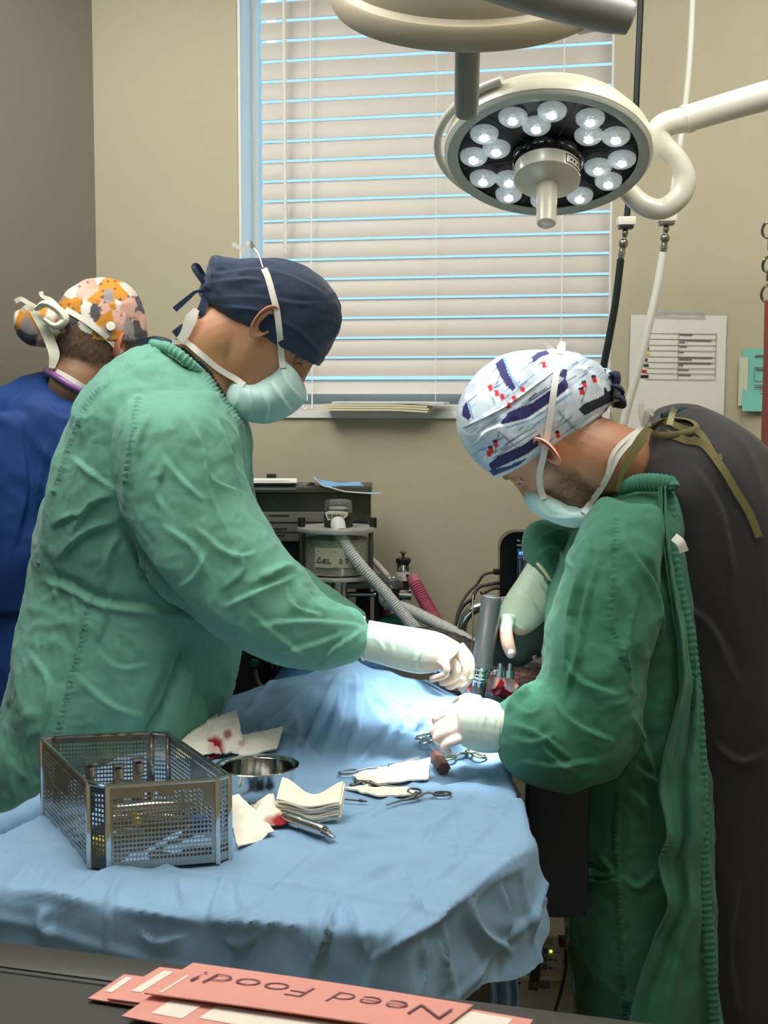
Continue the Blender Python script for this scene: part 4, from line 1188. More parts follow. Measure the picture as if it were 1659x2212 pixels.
def hand(palm_rows, fingers, thumb, voxel=.0022, rad=.0088, extra=(), scale=1.0):
    """gloved hand: palm outline rows and finger joint lists (px,py,distance)"""
    sol = [loft_px(palm_rows, 24, None, 2.4)]
    for k, fg in enumerate(fingers):
        r = rad * ([1.03, 1.06, 1.0, .88][k] if len(fingers) == 4 else 1)
        pts = [P(*q) for q in fg]
        sol.append(tube(pts, [r * 1.12] + [r * (1.04 - .09 * i) for i in range(1, len(pts) - 1)] + [r * .80], 14, 34))
        e0, e1 = pts[-1], pts[-1] + (pts[-1] - pts[-2]).normalized() * r * .6
        sol.append(tube([e0, e1], [r * .80, r * .35], 12, 4))
        for q in pts[1:-1]:   # knuckles
            sol.append(tube([q + Vector((0, -.001, r * .3)), q + Vector((0, .001, -r * .3))], [r * 1.0, r * 1.0], 12, 3))
    if thumb:
        pts = [P(*q) for q in thumb]; r = rad * 1.2
        sol.append(tube(pts, [r * 1.2] + [r] * (len(pts) - 2) + [r * .8], 14, 30))
        sol.append(tube([pts[-1], pts[-1] + (pts[-1] - pts[-2]).normalized() * r * .5], [r * .8, r * .4], 12, 4))
    V, F = remesh(list(sol) + list(extra), voxel)
    return smooth(V, F, 3), F
SKIN_A = srgb(196, 142, 104); SKIN_B = srgb(186, 132, 98); SKIN_C = srgb(150, 100, 70)
MAT['skin'] = principled('skin', (1, 1, 1), .52, vcol=True, noise=(55, .05), bump=(500, .12, .001))
MAT['glove'] = principled('latex_glove', (1, 1, 1), .42, vcol=True, bump=(220, .15, .001))
MAT['gownA'] = principled('sea_green_cotton', srgb(102, 162, 142), .85, noise=(9, .05), bump=(650, .3, .001), sheen=.15)
MAT['gownB'] = principled('surgical_green_cotton', srgb(55, 118, 94), .85, noise=(9, .05), bump=(650, .3, .001), sheen=.12)
MAT['navy'] = principled('navy_cotton', srgb(28, 46, 74), .8, noise=(16, .12), bump=(650, .3, .001), sheen=.15)
MAT['bluegown'] = principled('royal_blue_gown', srgb(6, 58, 124), .75, noise=(10, .12), bump=(500, .2, .001))
MAT['charcoal'] = principled('charcoal_scrubs', srgb(44, 42, 44), .85, noise=(14, .1), bump=(650, .3, .001), sheen=.2)
MAT['mask'] = principled('pleated_mask', srgb(190, 222, 218), .85, bump=(700, .2, .001))
MAT['maskstrap'] = principled('white_tie', srgb(228, 224, 214), .85, bump=(900, .25, .001))
MAT['eye'] = principled('eye', (1, 1, 1), .08, vcol=True)
MAT['shoe'] = principled('dark_shoe', srgb(34, 34, 38), .6)
def eyeball(h, side, parent, look=(.8, 0, -.5)):
    c = h.w(.0672, side * .031, .012); r = .0125 * h.sc
    V, F = lathe([(r * math.sin(a), -r * math.cos(a)) for a in np.linspace(.05, math.pi - .05, 18)], c, h.w(.0672 + look[0], side * .031 + look[1], .012 + look[2]) - c, 24, True)
    ax = A((h.w(.0672 + look[0], side * .031 + look[1], .012 + look[2]) - c).normalized())
    cs = ((V - A(c)) / r) @ ax
    col = paint(V, srgb(226, 220, 212)); col = blend(col, (cs - .84) * 30, srgb(60, 44, 32)); col = blend(col, (cs - .965) * 60, (.005, .005, .005))
    return part('eye', (V, F), MAT['eye'], parent, col=col)
def legs(px0, d, sep, foot_dir, hip_z=.82):
    """two trouser legs with shoes down to the floor under a pelvis"""
    out = []
    c = P(px0, 1500, d)
    for sg in (-1, 1):
        y = c.y + sg * sep
        out.append(tube([(c.x, y, hip_z), (c.x + .01 * foot_dir, y, .5), (c.x - .01 * foot_dir, y, .1), (c.x - .01 * foot_dir, y, .05)], [.08, .066, .052, .05], 18, 30))
        out.append(tube([(c.x - .06 * foot_dir, y, .045), (c.x + .03 * foot_dir, y, .045), (c.x + .12 * foot_dir, y, .035), (c.x + .17 * foot_dir, y, .028)], [.04, .045, .04, .026], 16, 20))
    return out
# ================================================================== surgeon at the left, green gown and navy cap
pa = empty('person', (P(290, 1500, 2.42).x, 2.42, 0), 'person in pale green gown and navy cap bending over the patient from the left', 'person')
pitch_ = math.radians(54); yw = math.radians(6)
hA = Head(P(567, 702, 2.33) + Vector((0, .082, 0)), (math.cos(pitch_) * math.cos(yw), math.sin(yw), -math.sin(pitch_)), (math.sin(pitch_), 0.02, math.cos(pitch_)), 1.02, .7)
torso_in = loft_px([(300, 775, 450, 830, 2.42, .10), (245, 840, 470, 900, 2.42, .15), (200, 950, 480, 1000, 2.42, .15), (180, 1100, 480, 1100, 2.42, .14), (150, 1250, 470, 1250, 2.42, .13), (120, 1400, 440, 1400, 2.42, .14), (130, 1500, 400, 1500, 2.42, .14)], 24)
armA = tube([P(360, 900, 2.26), P(400, 1080, 2.24), P(455, 1245, 2.22), P(620, 1330, 2.2), P(770, 1385, 2.19), P(880, 1405, 2.185), P(950, 1415, 2.18)], [.055, .05, .042, .04, .03, .024, .016], 16)
armA2 = tube([P(400, 900, 2.58), P(470, 1100, 2.6), P(530, 1220, 2.58), P(700, 1320, 2.5), P(800, 1365, 2.45), P(900, 1400, 2.4)], [.04, .036, .03, .026, .02, .015], 16)
neckA = tube([hA.w(-.022, 0, -.035), hA.w(-.035, 0, -.09), P(450, 812, 2.42), P(395, 870, 2.42)], [.060, .060, .064, .085], 24, 24)
V, F = remesh(hA.solids() + [neckA], .0028)
V = smooth(V, F, 3); V = hA.sculpt_face(V, F)
L = hA.local(V); px = proj(V)
col = paint(V, SKIN_A)
hair = np.clip((L[:, 2] - (-.018 + .15 * np.clip(L[:, 0] + .02, -.1, .1) + .03 * np.clip(L[:, 0] + .06, -1, 0))) / .012, 0, 1) * (L[:, 0] < .01) * np.clip(.6 + .6 * pnoise(V * 160, 4), .25, 1)
col = blend(col, hair * .72 * (L[:, 2] > -.06), srgb(112, 92, 72))
stub = np.clip((-.03 - L[:, 2]) / .03, 0, 1) * np.clip((L[:, 0] - .0) / .03, 0, 1)
col = blend(col, stub * .35, srgb(150, 96, 72))
col = blend(col, np.exp(-(((L - [.086, -.031, .028]) / [.02, .016, .006]) ** 2).sum(1)) * .0 + np.exp(-(((L - [.094, -.034, .036]) / [.02, .02, .0045]) ** 2).sum(1)) * .8, srgb(96, 66, 48))
col = blend(col, np.exp(-(((L - [.088, -.031, .010]) / [.02, .016, .012]) ** 2).sum(1)) * .35, srgb(140, 88, 70))
scrub = inside([(-200, 735), (330, 735), (400, 752), (455, 800), (520, 905), (560, 1000), (900, 1300), (1100, 1700), (1000, 3000), (-900, 3000)], px) & (L[:, 2] < -.06)
col = blend(col, scrub.astype(float), srgb(34, 40, 58))
evA, efA = hA.ear(-1, .36, 1.08); ev2, ef2 = hA.ear(1, .36, 1.08)
ce = paint(evA, srgb(206, 142, 112))
lv, lf = remesh([torso_in, armA, armA2] + legs(270, 2.42, .10, 1), .010)
ly1 = lids(hA, -1); ly2 = lids(hA, 1)
Vb, Fb = join((V, F), (evA, efA), (ev2, ef2), (lv, lf), ly1, ly2)
cl = paint(ly1[0], srgb(168, 112, 84))
cb = np.concatenate([col, ce, ce, paint(lv, srgb(34, 40, 58)), cl, cl])
# a redder ear rim
bodyA = part('body', (Vb, Fb), MAT['skin'], pa, col=cb, autosharp=None)
eyeball(hA, -1, bodyA); eyeball(hA, 1, bodyA)
part('eyelash', tube([hA.w(.0765, -.0395, .0085), hA.w(.0815, -.034, .0105), hA.w(.0825, -.029, .0105), hA.w(.0795, -.022, .0095)], .0012, 6, 16), MAT['ink'], bodyA)
bvA = bvh_of((V, F))

# --- gown
gt = loft_px([(352, 752, 425, 790, 2.42, .07), (318, 760, 455, 812, 2.42, .11), (285, 775, 482, 850, 2.42, .145), (235, 815, 510, 890, 2.42, .18), (188, 868, 534, 935, 2.42, .2), (150, 955, 535, 1005, 2.42, .2), (120, 1050, 532, 1080, 2.42, .2), (102, 1140, 535, 1150, 2.42, .19), (86, 1232, 532, 1240, 2.42, .175), (68, 1310, 524, 1310, 2.42, .18), (46, 1400, 516, 1395, 2.42, .19), (20, 1510, 498, 1500, 2.42, .2), (-8, 1600, 465, 1600, 2.42, .19), (-30, 1750, 415, 1750, 2.44, .19), (-55, 2050, 410, 2050, 2.46, .2), (-70, 2350, 410, 2350, 2.46, .2)], 56, None, 2.5)
gs = loft_px([(268, 835, 462, 858, 2.30, .06), (252, 900, 492, 915, 2.265, .082), (250, 980, 505, 985, 2.25, .088), (262, 1070, 522, 1060, 2.235, .088), (296, 1170, 560, 1130, 2.225, .088), (345, 1255, 600, 1178, 2.215, .085), (420, 1328, 645, 1228, 2.205, .08), (510, 1388, 690, 1282, 2.2, .074), (610, 1430, 738, 1308, 2.19, .064), (695, 1448, 766, 1326, 2.185, .055), (752, 1436, 786, 1345, 2.183, .045), (772, 1424, 795, 1352, 2.183, .038)], 44, None, 2.25)
gf = loft_px([(420, 880, 530, 930, 2.56, .07), (430, 1000, 538, 1030, 2.58, .075), (438, 1090, 548, 1120, 2.60, .075), (452, 1180, 572, 1185, 2.60, .07), (500, 1250, 600, 1210, 2.58, .065), (560, 1300, 655, 1240, 2.55, .06), (650, 1345, 730, 1290, 2.5, .05), (740, 1375, 785, 1335, 2.46, .04)], 32)
V, F = remesh([gt, gs, gf], .0038)
V = smooth(V, F, 4)
N = normals(V, F)
pxg = proj(V)
low = np.clip((V[:, 2] - .55) / .3, 0, 1)
amp = 1.0
V += N * (crumple(V, 4.5, .018, 31, (1.0, 1.0, .6), 2) + .012 * pnoise(V * np.array([9, 9, 6]), 33) + crumple(V, 12, .0065, 37, (1, 1, .7), 2) + crumple(V, 30, .0028, 39, (1, 1, .8), 2))[:, None]
gown_strokes = [
    # sleeve folds
    ([(392, 880), (440, 960), (455, 1060), (505, 1170)], 10, .010, 'f'), ([(470, 900), (498, 980), (520, 1050)], 9, .010, 'f'), ([(352, 980), (390, 1030), (440, 1080)], 9, .009, 'f'),
    ([(360, 1000), (340, 1060), (365, 1110)], 8, .007, 'f'), ([(440, 1000), (470, 1040), (515, 1058)], 7, .008, 'f'), ([(350, 1130), (420, 1180), (455, 1250)], 10, .009, 'f'),
    ([(375, 1270), (420, 1240), (440, 1180), (430, 1120)], 10, .008, 'f'), ([(480, 1310), (545, 1280), (640, 1240)], 12, .013, 'f'), ([(560, 1250), (610, 1230), (640, 1225)], 9, .010, 'r'),
    ([(620, 1265), (640, 1310), (700, 1330)], 8, .011, 'f'), ([(650, 1260), (690, 1310), (740, 1320)], 8, .009, 'f'), ([(545, 1350), (640, 1340), (740, 1345), (785, 1352)], 9, .008, 'f'),
    ([(690, 1440), (720, 1400), (788, 1355)], 8, .010, 'f'), ([(600, 1410), (680, 1390), (760, 1360)], 9, .006, 'f'), ([(520, 1300), (600, 1370), (690, 1440)], 10, .006, 'f'),
    ([(330, 890), (300, 960), (290, 1060)], 10, .007, 'f'), ([(415, 1130), (500, 1195), (560, 1190)], 9, .008, 'f'), ([(505, 1180), (530, 1230), (480, 1280)], 8, .008, 'f'),
    ([(700, 1290), (735, 1310), (780, 1345)], 7, .008, 'f'), ([(745, 1310), (770, 1330), (788, 1350)], 5, .007, 'r'),
    # armpit and back
    ([(262, 1120), (285, 1180), (345, 1265), (420, 1335)], 9, -.014, 'r'), ([(250, 1075), (200, 1090), (155, 1160)], 10, .009, 'f'), ([(258, 1130), (190, 1150), (120, 1215)], 10, .010, 'f'), ([(262, 1160), (240, 1200), (230, 1280)], 9, .010, 'f'),
    ([(150, 980), (200, 1020), (255, 1060)], 10, .007, 'f'), ([(190, 1110), (150, 1120), (110, 1140)], 8, .006, 'f'),
    # waist gathers
    ([(80, 1235), (150, 1255), (215, 1290), (330, 1305), (390, 1318)], 10, -.006, 'r'), ([(80, 1250), (150, 1275), (220, 1310), (330, 1325), (400, 1336)], 6, .005, 'r'),
    ([(120, 1240), (118, 1270), (126, 1300)], 5, .006, 'f'), ([(160, 1255), (160, 1290), (165, 1330)], 5, .006, 'f'), ([(205, 1265), (190, 1310), (178, 1350)], 5, .008, 'f'), ([(240, 1280), (228, 1340), (215, 1390)], 6, .009, 'f'),
    # skirt folds
    ([(405, 1340), (390, 1410), (330, 1560), (310, 1640)], 16, -.018, 'r'), ([(395, 1400), (360, 1500), (305, 1600)], 10, .010, 'f'), ([(440, 1350), (420, 1450), (400, 1560)], 14, .008, 'f'), ([(430, 1480), (445, 1540), (440, 1590)], 7, .008, 'f'),
    ([(505, 1400), (495, 1470), (470, 1560)], 9, .008, 'f'), ([(210, 1400), (260, 1440), (330, 1430)], 10, .005, 'f'), ([(160, 1450), (240, 1520), (330, 1550)], 12, .005, 'f'), ([(60, 1400), (110, 1480), (90, 1600)], 12, .007, 'f'),
    # seams
    ([(300, 858), (285, 950), (272, 1040)], 6, .0035, 's'), ([(190, 1320), (172, 1400), (145, 1500), (120, 1600)], 6, .0035, 's'), ([(345, 752), (300, 775), (240, 820), (190, 870), (150, 960), (118, 1060)], 6, .003, 's'), ([(425, 790), (460, 830), (490, 870), (520, 920)], 6, .004, 's')]
V = sculpt(V, F, [(p, w * 1.1, h * 1.35, k) for p, w, h, k in gown_strokes])
gownA = part('gown', (V, F), MAT['gownA'], pa, autosharp=None)
bvGA = bvh_of((V, F))
# collar: puckered band round the neck opening
cpts = [(342, 752, 2.30), (362, 747, 2.29), (392, 765, 2.27), (420, 788, 2.27), (440, 815, 2.28)]
part('collar', tube([P(x, y, d) for x, y, d in ((330, 742, 2.42), (345, 747, 2.36), (365, 752, 2.33), (395, 772, 2.32), (425, 800, 2.34), (452, 822, 2.40))], [.007, .008, .009, .009, .009, .007], 10, 60, ribs=(.008, .0012)), MAT['gownA'], gownA)
part('tie', tube([surf(bvGA, 84, 1212, .004, 2.42), P(74, 1222, 2.43), P(66, 1226, 2.43)], [.004, .004, .003], 8), MAT['gownA'], gownA)
# dark scrub collar showing inside the gown
part('scrub_collar', ribbon([P(300, 742, 2.47), P(335, 738, 2.45), P(365, 746, 2.38), P(400, 770, 2.355)], .02, .003, widths=[.012, .02, .02, .008]), MAT['navy'], pa)
# --- cap
cp = loft_px([(462, 668, 690, 792, 2.42, .080), (448, 655, 702, 770, 2.42, .088), (432, 636, 722, 735, 2.42, .094), (436, 612, 736, 698, 2.42, .096), (446, 588, 734, 655, 2.42, .092), (458, 566, 706, 612, 2.42, .078), (492, 560, 668, 582, 2.42, .058), (540, 560, 630, 564, 2.42, .03)], 40, None, 2.2)
cpk = loft_px([(436, 622, 500, 640, 2.40, .05), (448, 590, 520, 600, 2.40, .05), (455, 562, 520, 575, 2.40, .04), (460, 553, 500, 562, 2.40, .02)], 20)
V, F = remesh([cp, cpk], .0028)
V = smooth(V, F, 4)
V += normals(V, F) * crumple(V, 14, .0045, 51, (1, 1, 1.8), 2)[:, None]
V = sculpt(V, F, [([(455, 640), (560, 640), (690, 662), (735, 658)], 5, .0035, 'f'), ([(470, 590), (560, 580), (640, 600), (715, 640)], 8, .006, 'f'), ([(450, 610), (530, 600), (600, 612)], 7, .005, 'f'), ([(610, 655), (690, 656), (738, 656)], 3, .0025, 'c'),
    ([(600, 690), (650, 720), (700, 775)], 4, .003, 'r'), ([(466, 664), (540, 668), (600, 684)], 4, .003, 'r'), ([(470, 640), (455, 600), (462, 560)], 7, .006, 'f'), ([(720, 640), (738, 690), (712, 745)], 6, .004, 'f'), ([(700, 715), (720, 720), (730, 700)], 5, .004, 'f')])
capA = part('cap', (V, F), MAT['navy'], pa, autosharp=None)
bvC = bvh_of((V, F)); capVF = (V, F)
part('cap_tie', ribbon([P(452, 628, 2.37), P(432, 600, 2.36), P(418, 578, 2.36), P(426, 574, 2.37), P(438, 592, 2.38), P(450, 616, 2.38)], .008, .002, n=50), MAT['navy'], capA)
part('cap_tie', ribbon([P(448, 632, 2.37), P(425, 630, 2.36), P(405, 645, 2.36), P(377, 669, 2.36)], .008, .002, widths=[.005, .005, .008, .010], n=30), MAT['navy'], capA)
part('cap_tail', ribbon([P(446, 640, 2.37), P(436, 668, 2.36), P(428, 682, 2.36)], .014, .004, n=20), MAT['navy'], capA)
part('cap_tail', ribbon([P(398, 705, 2.36), P(385, 715, 2.355), P(376, 722, 2.355)], .012, .003, n=20), MAT['navy'], capA)
# --- mask
mk = loft_px([(611, 766, 640, 800, 2.42, .055), (603, 782, 656, 828, 2.42, .066), (575, 814, 662, 858, 2.42, .074), (545, 830, 644, 884, 2.42, .077), (520, 818, 614, 904, 2.42, .077), (503, 812, 578, 915, 2.42, .074), (490, 838, 542, 912, 2.42, .066), (488, 866, 512, 898, 2.42, .05)], 40, 60, 2.15)
V, F = remesh([mk], .0026); V = smooth(V, F, 3)
V = sculpt(V, F, [(p, w, h * 1.9, k) for p, w, h, k in [([(560, 830), (580, 870), (575, 912)], 7, .007, 'f'), ([(585, 820), (625, 880), (632, 890)], 6, .007, 'f'), ([(540, 838), (545, 880), (535, 908)], 7, .006, 'f'), ([(607, 785), (625, 830), (655, 862)], 6, .005, 'f'), ([(515, 845), (515, 870), (505, 885)], 6, .004, 'f'), ([(600, 790), (568, 826), (540, 836), (508, 830)], 3, .002, 'r'), ([(610, 782), (632, 800), (652, 826)], 3, .002, 'r')]])
maskA = part('mask', (V, F), MAT['mask'], pa, autosharp=None)
bvH = bvh_of((Vb, Fb), capVF, (V, F))
def on(pts, lift=.002, bv=None, dflt=2.36): return [surf(bv or bvH, x, y, lift, dflt) for x, y in pts]
part('mask_strap', ribbon(on([(570, 580), (579, 600), (590, 640), (598, 672), (604, 720), (608, 770), (611, 795)], .003), .0105, .0012, n=60), MAT['maskstrap'], maskA)
part('mask_strap', ribbon(on([(528, 832), (508, 818), (470, 795), (430, 762), (400, 738), (372, 738)], .003, None, 2.36), .010, .0012, n=60), MAT['maskstrap'], maskA)
part('strap_bow', ribbon([P(568, 578, 2.34), P(558, 548, 2.36), P(548, 535, 2.38)], .002, .001, n=20), MAT['maskstrap'], maskA)
part('strap_bow', ribbon([P(548, 535, 2.38), P(538, 524, 2.37), P(530, 540, 2.37), P(515, 534, 2.37), P(502, 526, 2.37)], .007, .001, n=30), MAT['maskstrap'], maskA)
part('strap_knot', ribbon([P(425, 668, 2.35), P(412, 690, 2.345), P(400, 720, 2.345), P(388, 735, 2.345)], .015, .0015, widths=[.010, .02, .016, .012], n=30), MAT['maskstrap'], maskA)
# --- gloves
gl = hand([(780, 1421, 797, 1341, 2.183, .040), (835, 1438, 850, 1350, 2.183, .038), (890, 1452, 915, 1360, 2.183, .036), (925, 1452, 955, 1370, 2.183, .040), (945, 1442, 995, 1392, 2.185, .044)],
          [[(990, 1395, 2.215), (1013, 1425, 2.21), (1014, 1462, 2.21), (996, 1486, 2.21)], [(978, 1402, 2.195), (1003, 1435, 2.182), (1001, 1464, 2.182), (970, 1483, 2.19)], [(960, 1412, 2.172), (984, 1440, 2.160), (982, 1462, 2.160), (955, 1475, 2.17)], [(942, 1424, 2.155), (962, 1438, 2.142), (960, 1457, 2.142), (932, 1467, 2.155)]],
          [(950, 1400, 2.235), (995, 1425, 2.245), (1006, 1472, 2.225)])
V, F = gl
V = sculpt(V, F, [([(800, 1360), (830, 1400), (820, 1430)], 5, .003, 'f'), ([(830, 1355), (850, 1400), (850, 1440)], 5, .003, 'f'), ([(870, 1360), (890, 1400), (880, 1445)], 6, .0025, 'f'), ([(915, 1400), (900, 1440), (920, 1455)], 4, .0025, 'f')])
pg = proj(V); col = paint(V, srgb(206, 226, 214)); col = blend(col, (pg[:, 0] - 905) / 40, srgb(232, 208, 194))
gA = part('glove', (V, F), MAT['glove'], pa, col=col, autosharp=None)
part('cuff_ring', tube([P(775, 1424, 2.183)] + [P(786 + 11 * math.cos(a + 1.57) * .9, 1382 + 42 * -math.sin(a - 1.57) * -1, 2.183 - .045 * math.cos(a - 1.57) * 1) for a in np.linspace(0, math.pi, 9)] , .003, 8, 40), principled('glove_cuff', srgb(222, 214, 176), .5), gA)
V, F = hand([(770, 1415, 800, 1345, 2.46, .035), (850, 1425, 870, 1370, 2.43, .034), (900, 1432, 920, 1385, 2.41, .036)],
            [[(915, 1390, 2.39), (950, 1405, 2.38), (968, 1425, 2.38)], [(915, 1400, 2.40), (945, 1418, 2.39), (960, 1438, 2.39)], [(912, 1412, 2.41), (940, 1428, 2.4), (952, 1446, 2.4)], [(908, 1422, 2.42), (930, 1436, 2.41), (940, 1450, 2.41)]], [(900, 1400, 2.39), (930, 1400, 2.36), (955, 1415, 2.355)], .003)
part('glove', (V, F), MAT['glove'], pa, col=paint(V, srgb(214, 226, 216)), autosharp=None)
# ================================================================== surgeon at the right, printed cap, gown over charcoal scrubs
pb = empty('person', (P(1480, 1500, 2.40).x, 2.40, 0), 'person in deep green gown over charcoal scrubs with ship-print cap, drilling from the right', 'person')
pt_, yw = math.radians(55), math.radians(20)
hB = Head(P(1203, 966, 2.26) + Vector((0.006, .078, 0)), (-math.cos(pt_) * math.cos(yw), math.sin(yw), -math.sin(pt_)), (-math.sin(pt_), .12, math.cos(pt_)), 1.0, .4)
neckB = tube([hB.w(-.02, 0, -.03), hB.w(-.035, 0, -.085), P(1345, 1005, 2.37), P(1425, 1040, 2.38)], [.062, .062, .066, .09], 24, 24)
V, F = remesh(hB.solids() + [neckB], .0028)
V = smooth(V, F, 3); V = hB.sculpt_face(V, F)
L = hB.local(V)
col = paint(V, SKIN_B)
beard = np.clip((-.022 - L[:, 2] + .25 * (L[:, 0] - .03)) / .02, 0, 1) * np.clip((L[:, 0] + .012) / .02, 0, 1) * (L[:, 2] > -.125)
beard = np.maximum(beard, np.exp(-((L[:, 0] - .012) / .012) ** 2) * np.clip((.02 - L[:, 2]) / .02, 0, 1) * (L[:, 2] > -.06) * .8)
col = blend(col, beard * np.clip(.62 + .5 * pnoise(V * 210, 6), .3, .95), srgb(58, 44, 36))
hair = np.clip((L[:, 2] - (-.05 + .2 * np.clip(L[:, 0] + .05, -1, .2))) / .015, 0, 1) * (L[:, 0] < -.035)
col = blend(col, hair * .6 * np.clip(.6 + .6 * pnoise(V * 190, 8), .1, 1), srgb(96, 72, 54))
col = blend(col, np.exp(-(((L - [.094, .034, .036]) / [.02, .02, .0045]) ** 2).sum(1)) * .85, srgb(66, 46, 36))
col = blend(col, (np.linalg.norm(proj(V) - np.array([1350, 918]), axis=1) < 3.2).astype(float) * .9, srgb(96, 44, 34))
torso_in = loft_px([(1395, 985, 1500, 930, 2.42, .1), (1390, 1150, 1620, 1080, 2.42, .14), (1400, 1400, 1660, 1400, 2.42, .13), (1400, 1600, 1640, 1600, 2.42, .13), (1420, 1750, 1600, 1750, 2.42, .12)], 24)
armB = tube([P(1390, 1120, 2.25), P(1330, 1350, 2.2), P(1270, 1580, 2.16), P(1180, 1590, 2.13), P(1090, 1575, 2.115), P(1030, 1565, 2.115)], [.055, .048, .042, .036, .028, .018], 16)
armB2 = tube([P(1390, 1120, 2.52), P(1250, 1200, 2.48), P(1185, 1210, 2.45), P(1150, 1280, 2.41), P(1110, 1330, 2.40)], [.055, .042, .036, .028, .018], 16)
lv, lf = remesh([torso_in, armB, armB2] + legs(1560, 2.43, .085, -1), .010)
e1, f1 = hB.ear(1, .5); e2_, f2 = hB.ear(-1, .5)
ce = paint(e1, srgb(206, 138, 116))
ly1 = lids(hB, 1); ly2 = lids(hB, -1); cl = paint(ly1[0], srgb(182, 132, 104))
Vb, Fb = join((V, F), (e1, f1), (e2_, f2), (lv, lf), ly1, ly2)
bodyB = part('body', (Vb, Fb), MAT['skin'], pb, col=np.concatenate([col, ce, ce, paint(lv, srgb(50, 48, 52)), cl, cl]), autosharp=None)
eyeball(hB, 1, bodyB); eyeball(hB, -1, bodyB)
part('eyelash', tube([hB.w(.0765, .0395, .0085), hB.w(.0815, .034, .0105), hB.w(.0825, .029, .0105), hB.w(.0795, .022, .0095)], .0012, 6, 16), MAT['ink'], bodyB)
headVF = (V, F)

# --- scrubs
sc_ = loft_px([(1372, 985, 1438, 888, 2.40, .075), (1345, 1045, 1500, 884, 2.40, .13), (1335, 1100, 1590, 920, 2.40, .185), (1335, 1170, 1660, 990, 2.40, .2), (1340, 1260, 1705, 1110, 2.40, .2), (1350, 1400, 1725, 1320, 2.40, .19), (1355, 1550, 1725, 1520, 2.40, .18), (1355, 1750, 1715, 1750, 2.42, .18), (1360, 2000, 1705, 2000, 2.42, .17), (1370, 2350, 1690, 2350, 2.42, .16)], 48)
V, F = remesh([sc_], .005); V = smooth(V, F, 4)
V += normals(V, F) * (crumple(V, 4, .013, 61, (1, 1, .5), 2, .6) + .012 * pnoise(V * np.array([6, 6, 4]), 63))[:, None]
V = sculpt(V, F, [([(1500, 1000), (1560, 1100), (1590, 1250)], 16, .012, 'f'), ([(1470, 1300), (1540, 1350), (1600, 1480)], 16, .010, 'f'), ([(1540, 1600), (1600, 1640), (1655, 1620)], 14, .010, 'f'), ([(1600, 1900), (1580, 2050), (1600, 2200)], 14, .010, 'f')])
scr = part('scrub_top', (V, F), MAT['charcoal'], pb, autosharp=None)
bvS = bvh_of((V, F))
# --- gown
gt = loft_px([(1352, 1052, 1448, 1046, 2.34, .10), (1300, 1090, 1452, 1085, 2.34, .145), (1262, 1130, 1455, 1140, 2.34, .17), (1225, 1210, 1462, 1230, 2.34, .175), (1196, 1290, 1474, 1300, 2.34, .175), (1186, 1400, 1492, 1390, 2.34, .17), (1190, 1500, 1506, 1500, 2.34, .17), (1200, 1600, 1514, 1600, 2.34, .17), (1212, 1700, 1519, 1700, 2.34, .17), (1222, 1850, 1525, 1850, 2.34, .17), (1232, 2000, 1531, 2000, 2.34, .17), (1255, 2150, 1541, 2150, 2.34, .175), (1280, 2360, 1556, 2360, 2.34, .18)], 48, None, 2.5)
gs = loft_px([(1310, 1085, 1440, 1105, 2.24, .06), (1262, 1160, 1425, 1180, 2.21, .08), (1225, 1250, 1408, 1290, 2.19, .085), (1198, 1340, 1392, 1400, 2.175, .085), (1188, 1410, 1380, 1500, 2.16, .085), (1184, 1455, 1362, 1590, 2.15, .085), (1172, 1482, 1310, 1665, 2.14, .085), (1145, 1492, 1230, 1692, 2.135, .085), (1115, 1505, 1150, 1688, 2.125, .075), (1095, 1522, 1105, 1655, 2.12, .055), (1086, 1530, 1090, 1622, 2.12, .042)], 44, None, 2.25)
gf = loft_px([(1330, 1110, 1360, 1200, 2.50, .07), (1270, 1122, 1310, 1240, 2.49, .065), (1215, 1130, 1270, 1262, 2.47, .06), (1170, 1138, 1240, 1282, 2.45, .055), (1148, 1162, 1220, 1292, 2.43, .048), (1146, 1205, 1212, 1296, 2.42, .042)], 32)
V, F = remesh([gt, gs, gf], .0038)
V = smooth(V, F, 4)
V += normals(V, F) * (crumple(V, 4.5, .018, 71, (1, 1, .6), 2) + .012 * pnoise(V * np.array([9, 9, 6]), 73) + crumple(V, 12, .0065, 77, (1, 1, .7), 2) + crumple(V, 30, .0028, 79, (1, 1, .8), 2))[:, None]
